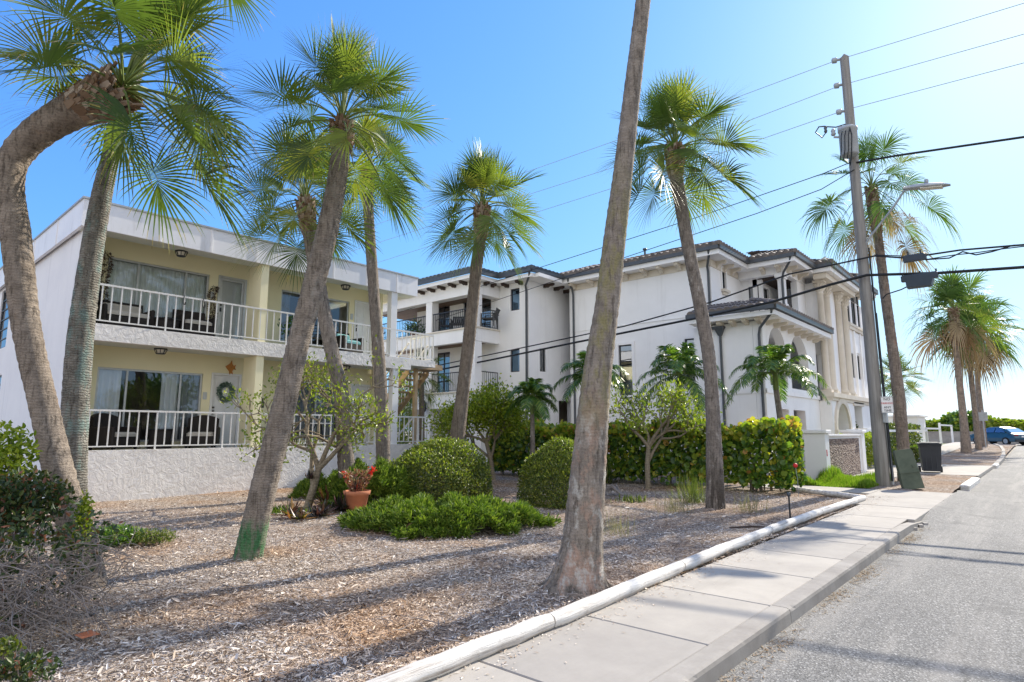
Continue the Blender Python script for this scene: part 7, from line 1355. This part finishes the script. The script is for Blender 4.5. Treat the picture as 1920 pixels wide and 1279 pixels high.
# small things lying or standing on the bed
c = gp(138,1200); mb = MB(); mb.add([(0,0,0.035),(0.10,0.03,0.06),(0.19,0.005,0.04),(0.11,-0.07,0.03),(0.10,-0.01,0.028)], [(0,4,1),(1,4,2),(2,4,3),(3,4,0)]); o = mesh('fallen_leaf', mb, M['terra']); o.location = (c[0],c[1],0); o.rotation_euler = (0,0,YAW); tag(o, 'curled orange brown fallen leaf on the mulch at lower left', 'leaf')
c = gp(66,1250); mb = MB(); mb.lathe([(0.05,0),(0.062,0.02),(0.05,0.045),(0.02,0.055)], (0,0,0), 9); o = mesh('pale_stone', mb, M['white']); o.location = (c[0],c[1],0); o.scale = (1.1,0.7,0.8); tag(o, 'small pale stone on the mulch at the bottom left', 'stone')
c = gp(1482,976); mb = MB(); mb.lathe([(0.015,0),(0.015,0.42),(0.03,0.425),(0.035,0.47),(0.02,0.49)], (0,0,0), 10); o = mesh('garden_stake', mb, M['gutter']); o.location = (c[0],c[1],-0.02); tag(o, 'thin grey garden stake near the log edging', 'stake')
c = gp(1497,932); zt = yp(1495,873,c[1])[2]; t = thing('marker_flag', 'red disc marker on a thin wire beside the hedge end', 'marker', (c[0],c[1],0)); mb = MB(); mb.tube([(0,0,0),(0.01,0,zt*0.5),(-0.02,0,zt)], 0.005, 5); mesh('wire', mb, M['steel'], t); mb = MB(); mb.lathe([(0.01,-0.055),(0.045,-0.03),(0.055,0),(0.045,0.03),(0.01,0.055)], (-0.02,0,zt), 12); mesh('disc', mb, M['red'], t)
c = gp(491,905); mb = MB(); mb.lathe([(0.012,0),(0.012,0.12),(0.05,0.13),(0.055,0.2),(0.02,0.22)], (0,0,0), 10); o = mesh('path_light', mb, M['black']); c = gp(564,916); o.location = (c[0],c[1],-0.02); tag(o, 'small black garden light at the foot of the textured wall', 'lamp')
c = gp(1165,930); mb = MB(); g = np.random.RandomState(8)
for k in range(14): a = g.uniform(-0.9, 0.9); mb.tube([(0,0,0.02), (0.25*math.cos(a),0.25*math.sin(a),0.16+g.uniform(0,0.1)), (0.55*math.cos(a),0.55*math.sin(a),0.05)], [0.02,0.012,0.004], 5)
o = mesh('dead_stump', mb, M['twig']); o.location = (c[0],c[1],0); o.rotation_euler = (0,0,YAW+PI*0.85); tag(o, 'dark dead palm stump with splayed roots behind the big trunk', 'stump')
c = gp(1410,992); mb = MB(); mb.tube([(-0.35,0,0.02),(0,0.02,0.035),(0.4,0,0.02)], [0.012,0.018,0.01], 6); o = mesh('fallen_stick', mb, M['darkwood']); o.location = (c[0],c[1],0); o.rotation_euler = (0,0,YAW); tag(o, 'dark fallen stick on the mulch beside the log edging', 'stick')
# across the road (seen only as reflections in the glass)
for i, (x, y) in enumerate(((15,1.5),(16,8.5),(15,16))):
    branch_tree('street_tree', ('broad green tree across the road opposite the left balcony','broad green tree across the road opposite the column','broad green tree across the road opposite the landing')[i], 'tree', (x,y,-0.1), [((0.05,0.1,1),1.7,0.2,(0,0,0)),((0.5,-0.3,1),1.6,0.15,(0,0,0.6)),((-0.5,0.3,1),1.6,0.15,(0,0,0.6))], 4, 1.6, 0.2, 36, 0.30, 'pinnate', 300+i, 'trees across the road', 0.55, 0.5, 0.5, 0.5)

# ------------------------------------------------------------ camera, sun, sky
EXPO = 0.78
cam = bpy.data.cameras.new('camera'); co = bpy.data.objects.new('camera', cam); COL.objects.link(co); co.location = (0,0,CAMZ)
cam.sensor_width = 36; cam.sensor_fit = 'HORIZONTAL'; cam.lens = 36*FPX/1920; cam.clip_end = 5000; cam.clip_start = 0.05
co.rotation_euler = (PI/2+PIT, 0, YAW); scene.camera = co
SAZ, SEL = R(4.0), R(32)
sd = V3((math.sin(SAZ)*math.cos(SEL), math.cos(SAZ)*math.cos(SEL), math.sin(SEL)))
sl = bpy.data.lights.new('sun', 'SUN'); sl.energy = 4.9; sl.angle = R(0.45); sl.color = (1.0,0.92,0.79); so = bpy.data.objects.new('sun', sl); COL.objects.link(so); so.rotation_euler = sd.to_track_quat('Z', 'Y').to_euler(); so.location = (0,0,30)
w = bpy.data.worlds.new('World'); scene.world = w; w.use_nodes = True; nt = w.node_tree; bg = nt.nodes['Background']
sk = nt.nodes.new('ShaderNodeTexSky'); sk.sky_type = 'NISHITA'; sk.sun_disc = False; sk.sun_elevation = SEL; sk.sun_rotation = SAZ; sk.air_density = 1.0; sk.dust_density = 0.6; sk.ozone_density = 2.0; sk.altitude = 0
def vm(op, a, b):
    n = nt.nodes.new('ShaderNodeVectorMath'); n.operation = op
    for k, v in ((0, a), (1, b)):
        if hasattr(v, 'links'): nt.links.new(v, n.inputs[k])
        else: n.inputs[k].default_value = v
    return n.outputs[0]
# soft shoulder on the sky's own brightness, so that the sky round the sun keeps its colour
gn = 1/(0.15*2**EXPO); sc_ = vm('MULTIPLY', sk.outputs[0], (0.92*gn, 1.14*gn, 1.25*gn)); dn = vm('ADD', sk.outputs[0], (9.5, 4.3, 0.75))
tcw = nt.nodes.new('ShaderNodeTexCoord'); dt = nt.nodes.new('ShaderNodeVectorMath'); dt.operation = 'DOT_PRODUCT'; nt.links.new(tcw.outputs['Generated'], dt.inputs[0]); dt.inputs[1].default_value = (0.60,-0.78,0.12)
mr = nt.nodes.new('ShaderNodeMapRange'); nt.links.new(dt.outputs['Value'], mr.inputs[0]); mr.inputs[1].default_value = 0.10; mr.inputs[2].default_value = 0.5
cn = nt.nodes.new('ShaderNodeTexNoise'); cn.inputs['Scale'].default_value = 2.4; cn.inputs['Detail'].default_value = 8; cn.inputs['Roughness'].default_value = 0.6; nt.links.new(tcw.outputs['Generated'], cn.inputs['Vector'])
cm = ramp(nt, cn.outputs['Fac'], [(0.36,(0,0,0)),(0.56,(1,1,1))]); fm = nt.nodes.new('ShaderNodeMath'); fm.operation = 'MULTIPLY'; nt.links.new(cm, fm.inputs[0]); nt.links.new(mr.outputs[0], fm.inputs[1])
# unseen white clouds added behind and beside the camera to brighten the shaded walls
sky_fill = mixc(nt, fm.outputs[0], vm('ADD', vm('DIVIDE', sc_, dn), vm('MULTIPLY', sk.outputs[0], (0.032*gn, 0.029*gn, 0.022*gn))), (1.58*gn, 1.56*gn, 1.54*gn)); nt.links.new(sky_fill, bg.inputs[0]); bg.inputs[1].default_value = 0.15
scene.view_settings.view_transform = 'Standard'; scene.view_settings.look = 'None'; scene.view_settings.gamma = 1; scene.view_settings.exposure = EXPO
scene.render.engine = 'CYCLES'; cy = scene.cycles; cy.max_bounces = 7; cy.diffuse_bounces = 4; cy.transparent_max_bounces = 12; cy.caustics_reflective = False; cy.caustics_refractive = False
